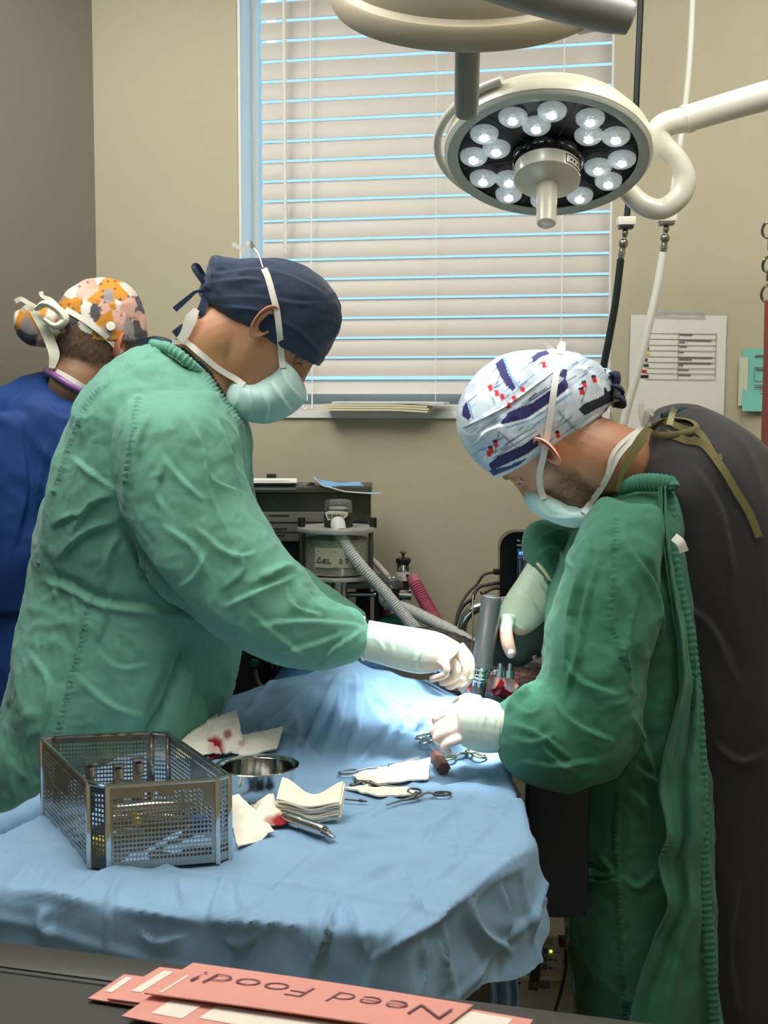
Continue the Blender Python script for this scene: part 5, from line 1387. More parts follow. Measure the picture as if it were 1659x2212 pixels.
V = sculpt(V, F, [(p, w * 1.1, h * 1.35, k) for p, w, h, k in [
    ([(1330, 1120), (1325, 1250), (1320, 1340), (1355, 1440)], 5, .0035, 's'), ([(1345, 1130), (1375, 1200), (1420, 1280), (1440, 1400)], 10, .010, 'f'), ([(1270, 1160), (1260, 1240), (1240, 1330), (1225, 1450)], 12, .014, 'f'),
    ([(1300, 1200), (1270, 1300), (1250, 1420), (1220, 1520)], 10, .010, 'f'), ([(1240, 1180), (1230, 1210), (1250, 1230)], 6, .006, 'f'), ([(1380, 1280), (1360, 1400), (1370, 1500)], 10, .008, 'f'), ([(1190, 1500), (1240, 1560), (1330, 1600)], 10, .010, 'f'),
    ([(1100, 1560), (1160, 1580), (1240, 1640)], 8, .009, 'f'), ([(1110, 1520), (1150, 1540), (1180, 1500)], 7, .009, 'f'), ([(1120, 1640), (1200, 1650), (1290, 1640)], 9, .009, 'f'), ([(1090, 1540), (1130, 1500), (1180, 1480)], 7, .010, 'r'), ([(1160, 1560), (1180, 1620), (1250, 1670)], 9, .008, 'f'),
    ([(1220, 1420), (1260, 1470), (1340, 1500)], 10, .007, 'f'), ([(1370, 1540), (1400, 1620), (1420, 1690)], 10, .012, 'f'), ([(1100, 1590), (1150, 1600), (1200, 1580)], 6, .007, 'f'),
    ([(1340, 1700), (1330, 1800), (1335, 1900), (1342, 2050), (1350, 2200)], 6, .004, 's'), ([(1225, 1850), (1270, 1880), (1335, 1885)], 9, .013, 'f'), ([(1240, 1870), (1290, 1900), (1345, 1895)], 8, .010, 'f'), ([(1300, 1850), (1320, 1870), (1330, 1890)], 8, .010, 'f'), ([(1345, 1890), (1380, 1910), (1420, 1870)], 9, .011, 'f'),
    ([(1240, 1900), (1245, 2000), (1270, 2100)], 12, .010, 'f'), ([(1360, 1700), (1400, 1740), (1410, 1800)], 12, .008, 'f'), ([(1370, 1650), (1420, 1690), (1440, 1760)], 10, .010, 'f'), ([(1150, 1180), (1185, 1150), (1230, 1140)], 6, .007, 'f'), ([(1180, 1150), (1215, 1190), (1222, 1220)], 5, .007, 'f'), ([(1155, 1205), (1180, 1190), (1215, 1188)], 5, .006, 'r')]])
gownB = part('gown', (V, F), MAT['gownB'], pb, autosharp=None)
bvG = bvh_of((V, F))
# open back edge of the gown: a flap with gathered hem
fl = [(1050, 1424, 1452, 2.185), (1150, 1428, 1458, 2.165), (1220, 1438, 1466, 2.155), (1300, 1450, 1482, 2.15), (1380, 1462, 1502, 2.145), (1480, 1468, 1514, 2.14), (1600, 1440, 1522, 2.135), (1700, 1420, 1527, 2.13), (1800, 1440, 1530, 2.125), (1870, 1424, 1532, 2.125), (1960, 1442, 1537, 2.12), (2050, 1405, 1543, 2.12), (2150, 1372, 1551, 2.12), (2260, 1350, 1560, 2.12), (2400, 1340, 1570, 2.12)]
ff = catmull(fl, 220); nw = 36
pts = np.zeros((220, nw, 3))
for i, (y, x0, x1, d) in enumerate(ff):
    for j in range(nw):
        u = j / (nw - 1)
        wob = .010 * math.sin(u * 9 + y * .006) * min(1, (x1 - x0) / 60) + .004 * math.sin(u * 21 + y * .013)
        pu = .0022 * math.sin(y * .55) * (math.exp(-((1 - u) * (x1 - x0) / 14) ** 2) + (math.exp(-(u * (x1 - x0) / 10) ** 2) if 1680 < y < 2000 else 0))
        pts[i, j] = A(P(x0 + (x1 - x0) * u + 1.5 * math.sin(y * .21) * (u > .8), y, d + wob + pu + .03 * u * u))
fl2 = pts.reshape(-1, 3)
_, Fg = grid(pts)
fl2 = fl2 + normals(fl2, Fg) * crumple(fl2, 14, .006, 83, (1, 1, .4), 2)[:, None]
part('gown_flap', sheet(fl2.reshape(220, nw, 3), .0025), MAT['gownB'], gownB, autosharp=None)
part('gown_shoulder_hem', tube([P(1345, 1056, 2.26), P(1372, 1044, 2.23), P(1410, 1042, 2.205), P(1448, 1046, 2.19), P(1452, 1058, 2.185)], [.007, .010, .011, .010, .007], 10, 60, ribs=(.007, .0010), flat=1.3), MAT['gownB'], gownB)
band = [(1444, 1056, 2.200), (1450, 1150, 2.185), (1458, 1220, 2.175), (1474, 1300, 2.17), (1492, 1380, 2.165), (1504, 1490, 2.16), (1512, 1600, 2.155), (1518, 1720, 2.15), (1521, 1860, 2.145), (1528, 2000, 2.14), (1540, 2150, 2.14), (1554, 2320, 2.14)]
part('gathered_edge', tube([P(*q) for q in band], .0085, 10, 120, ribs=(.0105, .0014), flat=.55), MAT['gownB'], gownB)
part('gown_label', ribbon([P(1456, 1160, 2.16), P(1470, 1172, 2.15), P(1478, 1192, 2.15)], .014, .002, n=16), MAT['maskstrap'], gownB)
# olive ties
MAT['olive'] = principled('olive_tape', srgb(122, 112, 70), .85, bump=(500, .3, .001))
def onS(pts, lift=.006, d=2.24): return [surf(bvS, x, y, lift, d) for x, y in pts]
part('gown_tie', ribbon([P(1333, 1062, 2.25), P(1345, 1020, 2.24), P(1362, 985, 2.235), P(1385, 950, 2.235), P(1402, 925, 2.24)], .009, .0015, widths=[.006, .010, .016, .018, .014], n=40), MAT['olive'], gownB)
part('gown_tie', ribbon(onS([(1402, 925), (1440, 912), (1475, 925), (1512, 935), (1545, 985), (1560, 985)], .008), .010, .0015, n=40), MAT['olive'], gownB)
part('gown_tie', ribbon(onS([(1440, 935), (1480, 950), (1520, 960), (1560, 1010), (1590, 1060), (1620, 1110), (1640, 1160)], .008), .012, .0015, n=50), MAT['olive'], gownB)
part('gown_tie_bow', tube(onS([(1405, 930), (1440, 905), (1490, 908), (1505, 925), (1470, 938), (1420, 940), (1405, 930)], .010), .006, 8, 40, flat=.35), MAT['olive'], gownB)
part('gown_tie_bow', ribbon([P(1446, 918, 2.24), P(1452, 895, 2.25), P(1458, 882, 2.25)], .010, .0015, n=12), principled('pale_olive', srgb(160, 156, 116), .85), gownB)
MAT['gold'] = principled('gold_chain', srgb(206, 160, 96), .3, 1.0)
part('necklace', tube(on([(1344, 1018), (1355, 990), (1370, 962), (1392, 938)], .003, bvh_of((Vb, Fb)), 2.29), .0022, 6, 30, ribs=(.005, .0008)), MAT['gold'], pb)
part('scrub_collar', tube([P(1430, 900, 2.33), P(1470, 889, 2.34), P(1520, 897, 2.36), P(1545, 905, 2.38)], [.006, .008, .008, .005], 10, 40), principled('dark_green_edge', srgb(24, 52, 48), .8), pb)
# --- cap
cp = loft_px([(1070, 1032, 1300, 890, 2.345, .074), (1058, 1024, 1312, 878, 2.345, .082), (1028, 996, 1322, 858, 2.345, .088), (1002, 960, 1322, 832, 2.345, .092), (987, 918, 1310, 806, 2.345, .093), (992, 868, 1286, 784, 2.345, .090), (1022, 818, 1252, 766, 2.345, .082), (1062, 780, 1214, 758, 2.345, .066), (1105, 762, 1175, 757, 2.345, .04)], 44, None, 2.2)
cpb = loft_px([(1290, 800, 1325, 880, 2.34, .03), (1310, 795, 1345, 875, 2.335, .034), (1325, 815, 1352, 868, 2.335, .026)], 20)
V, F = remesh([cp, cpb], .0019); V = smooth(V, F, 5)
V += normals(V, F) * crumple(V, 13, .0035, 91, (1, 1, 1), 2)[:, None]
V = sculpt(V, F, [([(1000, 925), (1090, 880), (1200, 800)], 3, .0025, 'c'), ([(1215, 800), (1225, 850), (1215, 900)], 9, .005, 'f'), ([(1230, 790), (1270, 800), (1300, 840)], 8, .007, 'f'), ([(1250, 770), (1290, 785), (1315, 815)], 7, .007, 'f'), ([(1300, 800), (1322, 820), (1315, 860)], 5, .007, 'f'), ([(1325, 820), (1340, 840), (1335, 868)], 4, .007, 'f'),
    ([(1310, 860), (1330, 850), (1348, 850)], 4, .006, 'f'), ([(1025, 960), (1050, 930), (1090, 915)], 7, .004, 'f'), ([(1040, 900), (1070, 880), (1060, 850)], 8, .004, 'f'), ([(1240, 940), (1270, 910), (1310, 885)], 4, .004, 'f')])
q = proj(V); col = paint(V, srgb(204, 212, 220))
col = blend(col, np.clip(pnoise(V * 28, 3) * 1.6 - .15, 0, .55), srgb(150, 178, 200))
NAV, BLK, RED, SKY = srgb(44, 36, 92), srgb(30, 32, 46), srgb(206, 40, 44), srgb(96, 164, 206)
def poly(pts, c, w=1.0):
    global col
    col = blend(col, inside(pts, q) * w, c)
def line(pts, r, c, w=1.0):
    global col
    col = blend(col, np.clip((r + .8 - seg_dist(pts, q)) / 1.2, 0, 1) * w, c)
near = (q[:, 0] > 0)
# sea streaks
for k in range(80):
    x0 = 1000 + rng.random() * 320; y0 = 770 + rng.random() * 250; ln = 18 + 34 * rng.random(); sl = .62 + .15 * rng.random()
    line([(x0, y0), (x0 + ln, y0 - ln * sl)], .7 + rng.random(), SKY if k % 3 else srgb(60, 96, 140), .55)
for k in range(70):
    x0 = 1000 + rng.random() * 320; y0 = 770 + rng.random() * 250; ln = 6 + 14 * rng.random()
    line([(x0, y0), (x0 + ln, y0 - ln * (.4 + .6 * rng.random()))], .5 + .9 * rng.random(), (srgb(52, 70, 120), srgb(70, 130, 180), srgb(40, 44, 60))[k % 3], .8)
# ship hulls
poly([(1080, 914), (1100, 890), (1150, 870), (1200, 835), (1222, 815), (1228, 838), (1190, 868), (1140, 902), (1090, 918)], NAV)
line([(1082, 920), (1140, 906), (1190, 872), (1230, 842)], 2.2, srgb(232, 236, 238)); line([(1095, 924), (1150, 906), (1200, 874), (1235, 850)], 1.2, SKY)
poly([(1070, 786), (1086, 772), (1098, 806), (1114, 836), (1108, 846), (1092, 832), (1078, 806)], NAV)
line([(1088, 774), (1104, 812), (1122, 840)], 1.6, SKY)
poly([(1055, 1004), (1075, 985), (1130, 962), (1165, 938), (1172, 955), (1140, 980), (1090, 1004), (1062, 1016)], NAV)
line([(1060, 1020), (1110, 1004), (1160, 972)], 2.0, srgb(228, 232, 236)); poly([(1056, 1016), (1100, 1006), (1140, 988), (1120, 1006), (1066, 1028)], srgb(40, 66, 110))
poly([(1250, 884), (1262, 872), (1296, 858), (1320, 842), (1326, 866), (1296, 880), (1262, 898)], BLK)
poly([(1000, 878), (1008, 868), (1018, 900), (1012, 908), (998, 898)], NAV); line([(1012, 870), (1022, 905)], 1.4, SKY)
poly([(1206, 812), (1216, 796), (1226, 800), (1222, 818)], NAV)
poly([(1148, 772), (1160, 762), (1180, 756), (1188, 764), (1166, 772), (1152, 784)], NAV)
# superstructure lines, masts
for a, b in (((1100, 900), (1215, 818)), ((1110, 888), (1190, 836)), ((1128, 872), (1180, 838)), ((1084, 800), (1072, 830)), ((1066, 990), (1160, 930)), ((1070, 976), (1078, 932)), ((1078, 932), (1115, 966)), ((1206, 888), (1236, 926)), ((1220, 895), (1210, 912)), ((1225, 905), (1245, 930)), ((1256, 870), (1268, 836)), ((1092, 960), (1140, 930))):
    line([a, b], .8, BLK, .85)
for x, y in ((1058, 838), (1072, 850), (1084, 858), (1098, 876), (1110, 862), (1128, 842), (1283, 820), (1262, 832), (1256, 846), (1204, 940), (1070, 960), (1060, 973), (1055, 980), (1174, 788)):
    poly([(x - 5, y - 6), (x + 4, y - 8), (x + 7, y + 5), (x - 2, y + 7)], RED)
    if x in (1283, 1262, 1256, 1204, 1070, 1060): poly([(x - 6, y - 9), (x + 3, y - 11), (x + 4, y - 5), (x - 5, y - 3)], BLK)
col = blend(col, ((q[:, 0] > 1305) & (pnoise(V * 60, 12) > .05)).astype(float), BLK)
line([(1000, 925), (1060, 897), (1100, 875), (1200, 802)], .8, srgb(60, 70, 90))
MAT['shipcap'] = principled('printed_cap_cotton', (1, 1, 1), .8, vcol=True, bump=(700, .25, .001))
capB = part('cap', (V, F), MAT['shipcap'], pb, col=col, autosharp=None)
capVF = (V, F)
bw_ = [(1318, 806, 1334, 826), (1322, 860, 1346, 872), (1312, 838, 1340, 846)]
for x0, y0, x1, y1 in bw_:
    part('cap_bow', tube([P(x0, y0, 2.31), P((x0 + x1) / 2 + 6, (y0 + y1) / 2 - 8, 2.30), P(x1, y1, 2.31), P(x0 + 4, y1 + 3, 2.315)], [.004, .009, .009, .004], 10, 24, flat=.5), principled('cap_knot_cotton', srgb(46, 50, 76), .8, noise=(70, .8)), capB)
# --- mask
mk = loft_px([(1134, 1054, 1178, 1040, 2.37, .048), (1130, 1074, 1192, 1060, 2.365, .064), (1142, 1098, 1240, 1084, 2.355, .07), (1180, 1122, 1278, 1084, 2.345, .074), (1225, 1138, 1306, 1070, 2.34, .074), (1262, 1138, 1324, 1062, 2.34, .066)], 36, 60, 2.2)
V, F = remesh([mk], .0026); V = smooth(V, F, 3)
V = sculpt(V, F, [([(1165, 1060), (1200, 1090), (1240, 1092)], 5, .004, 'f'), ([(1155, 1080), (1190, 1112), (1240, 1118)], 6, .006, 'f'), ([(1245, 1090), (1255, 1110), (1262, 1130)], 5, .005, 'f'), ([(1265, 1088), (1275, 1110), (1290, 1120)], 5, .005, 'f'), ([(1215, 1090), (1240, 1100), (1262, 1094)], 5, -.006, 'r')])
maskB = part('mask', (V, F), MAT['mask'], pb, autosharp=None)
bvH = bvh_of((Vb, Fb), capVF, (V, F))
part('mask_strap', ribbon(on([(1176, 1078), (1168, 1056), (1166, 1025), (1174, 985), (1182, 940), (1190, 890), (1197, 840), (1204, 790), (1206, 765)], .003, bvH, 2.26), .0105, .0012, n=70), MAT['maskstrap'], maskB)
part('mask_strap', ribbon(on([(1260, 1108), (1274, 1088), (1295, 1060), (1312, 1030), (1335, 985), (1365, 950), (1395, 925)], .004, bvH, 2.30), .010, .0012, n=60), MAT['maskstrap'], maskB)
part('mask_strap', ribbon(on([(1312, 1026), (1322, 985), (1345, 955), (1385, 925), (1405, 915)], .005, bvH, 2.30), .007, .0012, n=40), MAT['maskstrap'], maskB)
part('strap_bow', ribbon([surf(bvH, 1392, 925, .006, 2.3), P(1388, 900, 2.30), P(1384, 872, 2.30)], .014, .0012, widths=[.008, .015, .010], n=20), MAT['maskstrap'], maskB)
part('strap_bow', ribbon([surf(bvH, 1390, 922, .007, 2.3), P(1400, 893, 2.29), P(1412, 892, 2.29)], .014, .0012, widths=[.006, .014, .012], n=20), MAT['maskstrap'], maskB)
part('strap_bow', ribbon([P(1206, 768, 2.30), P(1212, 752, 2.31), P(1216, 738, 2.315)], .012, .0012, widths=[.006, .015, .009], n=20), MAT['maskstrap'], maskB)
part('strap_bow', ribbon([P(1204, 768, 2.30), P(1192, 755, 2.31), P(1178, 742, 2.31)], .008, .0012, widths=[.008, .009, .006], n=20), MAT['maskstrap'], maskB)
part('strap_knot', tube([P(1198, 772, 2.29), P(1208, 764, 2.285), P(1212, 776, 2.29), P(1200, 784, 2.285)], .006, 10, 20), MAT['maskstrap'], maskB)
# --- gloves
V, F = hand([(1092, 1620, 1090, 1526, 2.12, .040), (1060, 1624, 1060, 1512, 2.118, .040), (1030, 1622, 1030, 1510, 2.115, .038), (1000, 1610, 1002, 1515, 2.112, .036), (985, 1595, 988, 1525, 2.112, .030)],
            [[(1005, 1522, 2.135), (968, 1538, 2.125), (944, 1551, 2.122), (945, 1566, 2.13)], [(998, 1545, 2.115), (962, 1561, 2.102), (940, 1579, 2.10), (954, 1592, 2.115)], [(1000, 1570, 2.10), (968, 1581, 2.088), (945, 1595, 2.088), (960, 1606, 2.10)], [(1006, 1592, 2.09), (980, 1601, 2.08), (961, 1612, 2.08), (969, 1625, 2.09)]],
            [(1035, 1518, 2.15), (1005, 1512, 2.165), (984, 1526, 2.175)])
V = sculpt(V, F, [([(1078, 1535), (1068, 1575), (1075, 1615)], 5, .003, 'f'), ([(1055, 1530), (1045, 1575), (1058, 1615)], 5, .003, 'f'), ([(1030, 1540), (1028, 1580), (1035, 1612)], 5, .0025, 'f'), ([(1005, 1535), (1000, 1570), (1010, 1600)], 4, .002, 'f')])
pg = proj(V); col = paint(V, srgb(214, 230, 212)); col = blend(col, (1010 - pg[:, 0]) / 30, srgb(232, 206, 194))
gb = part('glove', (V, F), MAT['glove'], pb, col=col, autosharp=None)
V, F = hand([(1146, 1206, 1212, 1298, 2.42, .044), (1122, 1245, 1192, 1328, 2.41, .040), (1092, 1290, 1165, 1358, 2.40, .038), (1078, 1322, 1140, 1380, 2.395, .034), (1080, 1345, 1125, 1385, 2.39, .026)],
            [[(1110, 1365, 2.42), (1135, 1395, 2.44), (1150, 1408, 2.40), (1132, 1414, 2.375)], [(1125, 1360, 2.43), (1155, 1390, 2.45), (1168, 1408, 2.41), (1150, 1416, 2.38)], [(1140, 1350, 2.44), (1175, 1380, 2.455), (1185, 1402, 2.42), (1168, 1414, 2.39)], [(1150, 1345, 2.45), (1190, 1370, 2.46), (1200, 1396, 2.43), (1185, 1410, 2.40)]],
            [(1095, 1335, 2.365), (1093, 1362, 2.345), (1097, 1390, 2.335), (1105, 1414, 2.335)], .0022, .0098)
V = sculpt(V, F, [([(1135, 1240), (1165, 1260), (1195, 1310)], 5, .004, 'f'), ([(1110, 1270), (1150, 1300), (1170, 1340)], 6, .004, 'f'), ([(1150, 1225), (1185, 1250), (1205, 1290)], 4, .0035, 'f'), ([(1085, 1330), (1110, 1345), (1140, 1365)], 4, .003, 'f')])
pg = proj(V); col = paint(V, srgb(210, 230, 206)); col = blend(col, (pg[:, 1] - 1352) / 14, srgb(224, 182, 160))
gb2 = part('glove', (V, F), MAT['glove'], pb, col=col, autosharp=None)
part('thumb_nail', lathe([(.0001, .0012), (.0035, .0008), (.0055, -.0006)], P(1104, 1409, 2.3228), (0.1, -1, .15), 14), principled('nail_under_latex', srgb(236, 212, 202), .3), gb2)
MAT['cuff'] = principled('glove_cuff', srgb(220, 214, 180), .5)
part('cuff_ring', tube([P(1147 + (x - 1147), y, d) for x, y, d in ((1146, 1208, 2.42), (1160, 1216, 2.385), (1180, 1240, 2.374), (1200, 1272, 2.383), (1211, 1298, 2.42))], .0032, 8, 30), MAT['cuff'], gb2)
part('cuff_ring', tube([P(x, y, d) for x, y, d in ((1090, 1525, 2.12), (1086, 1545, 2.085), (1085, 1575, 2.076), (1087, 1602, 2.085), (1092, 1622, 2.12))], .0026, 8, 30), MAT['cuff'], gb)
# ================================================================== helper behind, blue gown and patchwork cap
pc = empty('person', (P(90, 1500, 2.85).x, 2.85, 0), 'person in royal blue gown and patterned orange cap standing behind, seen from the back', 'person')
hC = Head(P(232, 752, 2.72) + Vector((-.030, .066, 0)), (.62, .72, -.32), (.22, .12, .96), .98)
neckC = tube([hC.w(-.02, 0, -.03), hC.w(-.03, 0, -.09), P(172, 850, 2.82), P(150, 905, 2.85)], [.052, .050, .054, .075], 24, 24)
V, F = remesh(hC.solids() + [neckC], .0032); V = smooth(V, F, 3); V = hC.sculpt_face(V, F)
L = hC.local(V)
col = paint(V, srgb(150, 112, 84))
hair = np.clip((L[:, 2] - (-.062 + .45 * np.clip(L[:, 0] + .05, 0, .2))) / .02, 0, 1)
col = blend(col, hair * np.clip(.7 + .5 * pnoise(V * 150, 3), .3, .95), srgb(34, 30, 28))
torso_in = loft_px([(110, 840, 200, 880, 2.85, .08), (20, 950, 230, 960, 2.85, .12), (-30, 1200, 220, 1200, 2.85, .13), (-30, 1500, 200, 1500, 2.85, .13)], 20)
lv, lf = remesh([torso_in] + legs(70, 2.85, .1, 1), .012)
e1, f1 = hC.ear(-1, .45); e2_, f2 = hC.ear(1, .45); ce = paint(e1, srgb(186, 112, 82))
Vb, Fb = join((V, F), (e1, f1), (e2_, f2), (lv, lf))
bodyC = part('body', (Vb, Fb), MAT['skin'], pc, col=np.concatenate([col, ce, ce, paint(lv, srgb(20, 40, 90))]), autosharp=None)
eyeball(hC, -1, bodyC); eyeball(hC, 1, bodyC)
# gown
gt = loft_px([(92, 806, 205, 862, 2.85, .075), (40, 828, 240, 875, 2.85, .13), (-10, 858, 275, 905, 2.85, .17), (-35, 930, 300, 965, 2.85, .18), (-42, 1050, 300, 1060, 2.85, .18), (-45, 1200, 290, 1200, 2.85, .17), (-45, 1400, 285, 1400, 2.85, .17), (-45, 1700, 290, 1700, 2.85, .18), (-45, 2150, 300, 2150, 2.85, .19)], 44)
ga = loft_px([(-30, 890, 90, 905, 2.72, .06), (-50, 1020, 95, 1020, 2.715, .065), (-50, 1180, 100, 1180, 2.715, .065), (-30, 1320, 110, 1310, 2.73, .06)], 28)
V, F = remesh([gt, ga], .006); V = smooth(V, F, 4)
V += normals(V, F) * crumple(V, 5, .018, 101, (1, 1, .6), 3)[:, None]
V = sculpt(V, F, [([(100, 870), (140, 900), (170, 880)], 12, .010, 'f'), ([(110, 950), (80, 1100), (100, 1250)], 12, .012, 'f'), ([(40, 900), (60, 1050), (30, 1200)], 14, .012, 'f'), ([(60, 1350), (40, 1450), (60, 1540)], 12, .01, 'f')])
gownC = part('gown', (V, F), MAT['bluegown'], pc, autosharp=None)
bvC2 = bvh_of((V, F))
bvN = bvh_of((V, F), (Vb, Fb))
MAT['purple'] = principled('purple_tubing', srgb(140, 92, 150), .3)
part('stethoscope_tube', tube([surf(bvN, x, y, .004, 2.76) for x, y in ((98, 800), (120, 812), (145, 828), (170, 842), (195, 856))], .0065, 10, 30), MAT['purple'], pc)
part('neck_tape', ribbon([surf(bvN, x, y, .004, 2.76) for x, y in ((122, 802), (145, 814), (175, 832), (210, 852))], .010, .0015, n=24), MAT['maskstrap'], pc)
# cap
cp = loft_px([(122, 740, 312, 738, 2.80, .088), (116, 722, 315, 724, 2.80, .094), (118, 692, 314, 695, 2.80, .096), (130, 660, 308, 664, 2.80, .092), (150, 630, 294, 636, 2.80, .078), (182, 608, 268, 612, 2.80, .052), (205, 602, 245, 603, 2.80, .02)], 40)
bun = loft_px([(34, 690, 44, 728, 2.77, .025), (42, 672, 70, 746, 2.77, .045), (75, 664, 110, 748, 2.77, .05), (110, 662, 150, 740, 2.78, .05)], 28)
V, F = remesh([cp, bun], .003); V = smooth(V, F, 4)
V += normals(V, F) * crumple(V, 13, .005, 111, (1, 1, 1), 2)[:, None]
V = sculpt(V, F, [([(130, 660), (180, 645), (260, 625)], 4, .004, 'f'), ([(150, 690), (200, 700), (240, 720)], 6, .005, 'f'), ([(200, 640), (240, 655), (290, 650)], 6, .004, 'f'), ([(120, 730), (200, 732), (300, 733)], 4, .003, 'r'), ([(285, 640), (308, 680), (306, 735)], 5, .003, 'r')])
# patchwork print: rounded cells of flat colour
q = proj(V)
pal = [srgb(206, 138, 40), srgb(206, 140, 44), srgb(226, 176, 158), srgb(218, 206, 196), srgb(84, 80, 84), srgb(206, 160, 140), srgb(150, 140, 138), srgb(232, 226, 210)]
cells = rng.uniform([20, 590], [330, 760], (70, 2)); cid = rng.integers(0, len(pal), 70)
for k, (x, y, c) in enumerate(((235, 690, 0), (245, 655, 0), (205, 640, 0), (250, 720, 0), (205, 672, 4), (185, 668, 7), (280, 700, 6), (295, 690, 5), (225, 665, 2), (150, 715, 4), (130, 710, 3), (180, 625, 2), (280, 625, 3), (220, 610, 0), (260, 640, 0), (55, 735, 4), (60, 700, 6), (75, 690, 0), (120, 640, 6))):
    cells[k] = (x, y); cid[k] = c
wq = q + 10 * np.stack([pnoise(V * 40, 31), pnoise(V * 40, 37)], 1)
dd = ((wq[:, None, :] - cells[None]) ** 2).sum(2); best = dd.argmin(1)
col = np.array(pal)[cid[best]]
spots = rng.uniform([120, 600], [315, 740], (60, 2))
ds_ = np.sqrt(((q[:, None, :] - spots[None]) ** 2).sum(2)).min(1)
col = blend(col, (ds_ < 3.0) * .8, srgb(70, 66, 70))
MAT['patch'] = principled('patchwork_cotton', (1, 1, 1), .8, vcol=True, bump=(600, .25, .001))
capC = part('cap', (V, F), MAT['patch'], pc, col=col, autosharp=None)
bvCC = bvh_of((V, F), (Vb, Fb))
MAT['cream'] = principled('cream_cotton_tie', srgb(226, 222, 202), .85, bump=(500, .25, .001))
part('cap_button', lathe([(.0001, .003), (.006, .0035), (.0085, .003), (.0092, .001), (.009, 0)], surf(bvCC, 239, 705, .001, 2.7), (0.15, -1, .1), 20), MAT['white'], capC)
def onC(pts, lift=.004, d=2.72): return [surf(bvCC, x, y, lift, d) for x, y in pts]
part('cap_tie', ribbon(onC([(70, 670), (90, 700), (105, 730)], .006) + [P(117, 765, 2.715), P(112, 795, 2.715)], .018, .0015, widths=[.014, .019, .021, .021, .012], n=40), MAT['cream'], capC)
part('cap_tie', ribbon([P(78, 664, 2.715), P(62, 655, 2.71), P(45, 646, 2.71), P(33, 651, 2.71)], .009, .0015, n=30), MAT['cream'], capC)
part('cap_tie', ribbon([P(72, 668, 2.71), P(58, 664, 2.70), P(48, 672, 2.70)], .010, .0015, n=20), MAT['cream'], capC)
part('cap_knot', tube([P(78, 668, 2.71), P(100, 656, 2.70), P(125, 668, 2.70), P(140, 690, 2.705), P(120, 705, 2.70), P(95, 690, 2.70)], [.008, .014, .016, .018, .014, .008], 12, 40, flat=.5), MAT['cream'], capC)
part('cap_tie', ribbon([P(125, 665, 2.70), P(110, 648, 2.70), P(92, 640, 2.70), P(88, 630, 2.70)], .008, .0015, widths=[.012, .008, .007, .009], n=30), MAT['cream'], capC)
maskC = part('mask', loft_px([(300, 770, 330, 765, 2.86, .06), (290, 800, 345, 790, 2.87, .07), (280, 835, 340, 815, 2.87, .06)], 24), MAT['mask'], pc)
part('mask_strap', ribbon(onC([(142, 668), (180, 690), (215, 715), (240, 738), (262, 762)], .004), .0105, .0012, n=50), MAT['maskstrap'], maskC)
# ================================================================== anaesthesia machine behind the table
MD = 2.80
def X(px): return P(px, 1100, MD).x
def Z(py, d=MD): return P(800, py, d).z
def pxbox(x0, x1, y0, y1, d0, depth, bev=.002):
    """box whose front face covers the photographed rectangle at distance d0, reaching depth further back"""
    a, b = P(x0, y1, d0), P(x1, y0, d0)
    c = (a + b) / 2 + Vector((0, depth / 2, 0)); c.y = d0 + depth / 2
    return box(c, abs(b.x - a.x), depth, abs(b.z - a.z), None, None, None, bev)
MAT['machine'] = principled('grey_machine_enamel', srgb(112, 110, 106), .4, noise=(10, .05))
MAT['machinedark'] = principled('charcoal_machine_panel', srgb(52, 50, 48), .4, noise=(6, .12))
MAT['cabinet'] = principled('black_cabinet', srgb(40, 37, 35), .6)
am = empty('anaesthesia_machine', (X(670), MD + .08, 0), 'grey anaesthesia machine with steel top shelf standing against the window wall', 'anaesthesia machine')
part('top_shelf', pxbox(440, 803, 1052, 1064, MD, .15, .001), MAT['steel_dull'], am)
part('upper_housing', pxbox(440, 801, 1064, 1148, MD + .012, .12), principled('brushed_dark_steel', srgb(96, 94, 92), .32, .9, noise=(9, .3)), am)
dp = part('drawer_panel', pxbox(500, 702, 1106, 1168, MD + .006, .02), MAT['machine'], am)
for y in (1127, 1148):
    part('drawer_gap', pxbox(500, 702, y, y + 2, MD + .0048, .003, 0), MAT['cabinet'], dp, False)
for x0, x1, y in ((580, 624, 1112), (588, 620, 1141), (592, 616, 1155), (530, 560, 1133), (536, 566, 1124)):
    part('drawer_slot', pxbox(x0, x1, y, y + 2.4, MD + .0048, .003, 0), MAT['cabinet'], dp, False)
part('lower_bay', pxbox(440, 800, 1170, 1262, MD + .05, .07), MAT['machinedark'], am)
part('work_shelf', pxbox(440, 830, 1262, 1272, MD - .04, .16, .001), MAT['steel_dull'], am)
part('cabinet', pxbox(470, 640, 1275, 2290, MD - .02, .16), MAT['cabinet'], am)
part('leg', pxbox(770, 800, 1272, 2290, MD + .08, .03), MAT['cabinet'], am)
for x, c in ((700, srgb(220, 200, 40)), (716, srgb(200, 60, 110)), (732, srgb(60, 170, 140)), (770, srgb(220, 214, 204)), (690, srgb(30, 60, 120))):
    o = part('bay_label', pxbox(x, x + 22, 1252 + (x % 7), 1262, MD + .035, .01, 0), principled('label_ink', c, .6), am, False)
# rods
for x0, x1, y in ((660, 706, 1278), (742, 812, 1284)):
    part('rail_rod', tube([P(x0, y, MD - .03), P(x1, y, MD - .03)], .0055, 14, 2), MAT['chrome'], am)
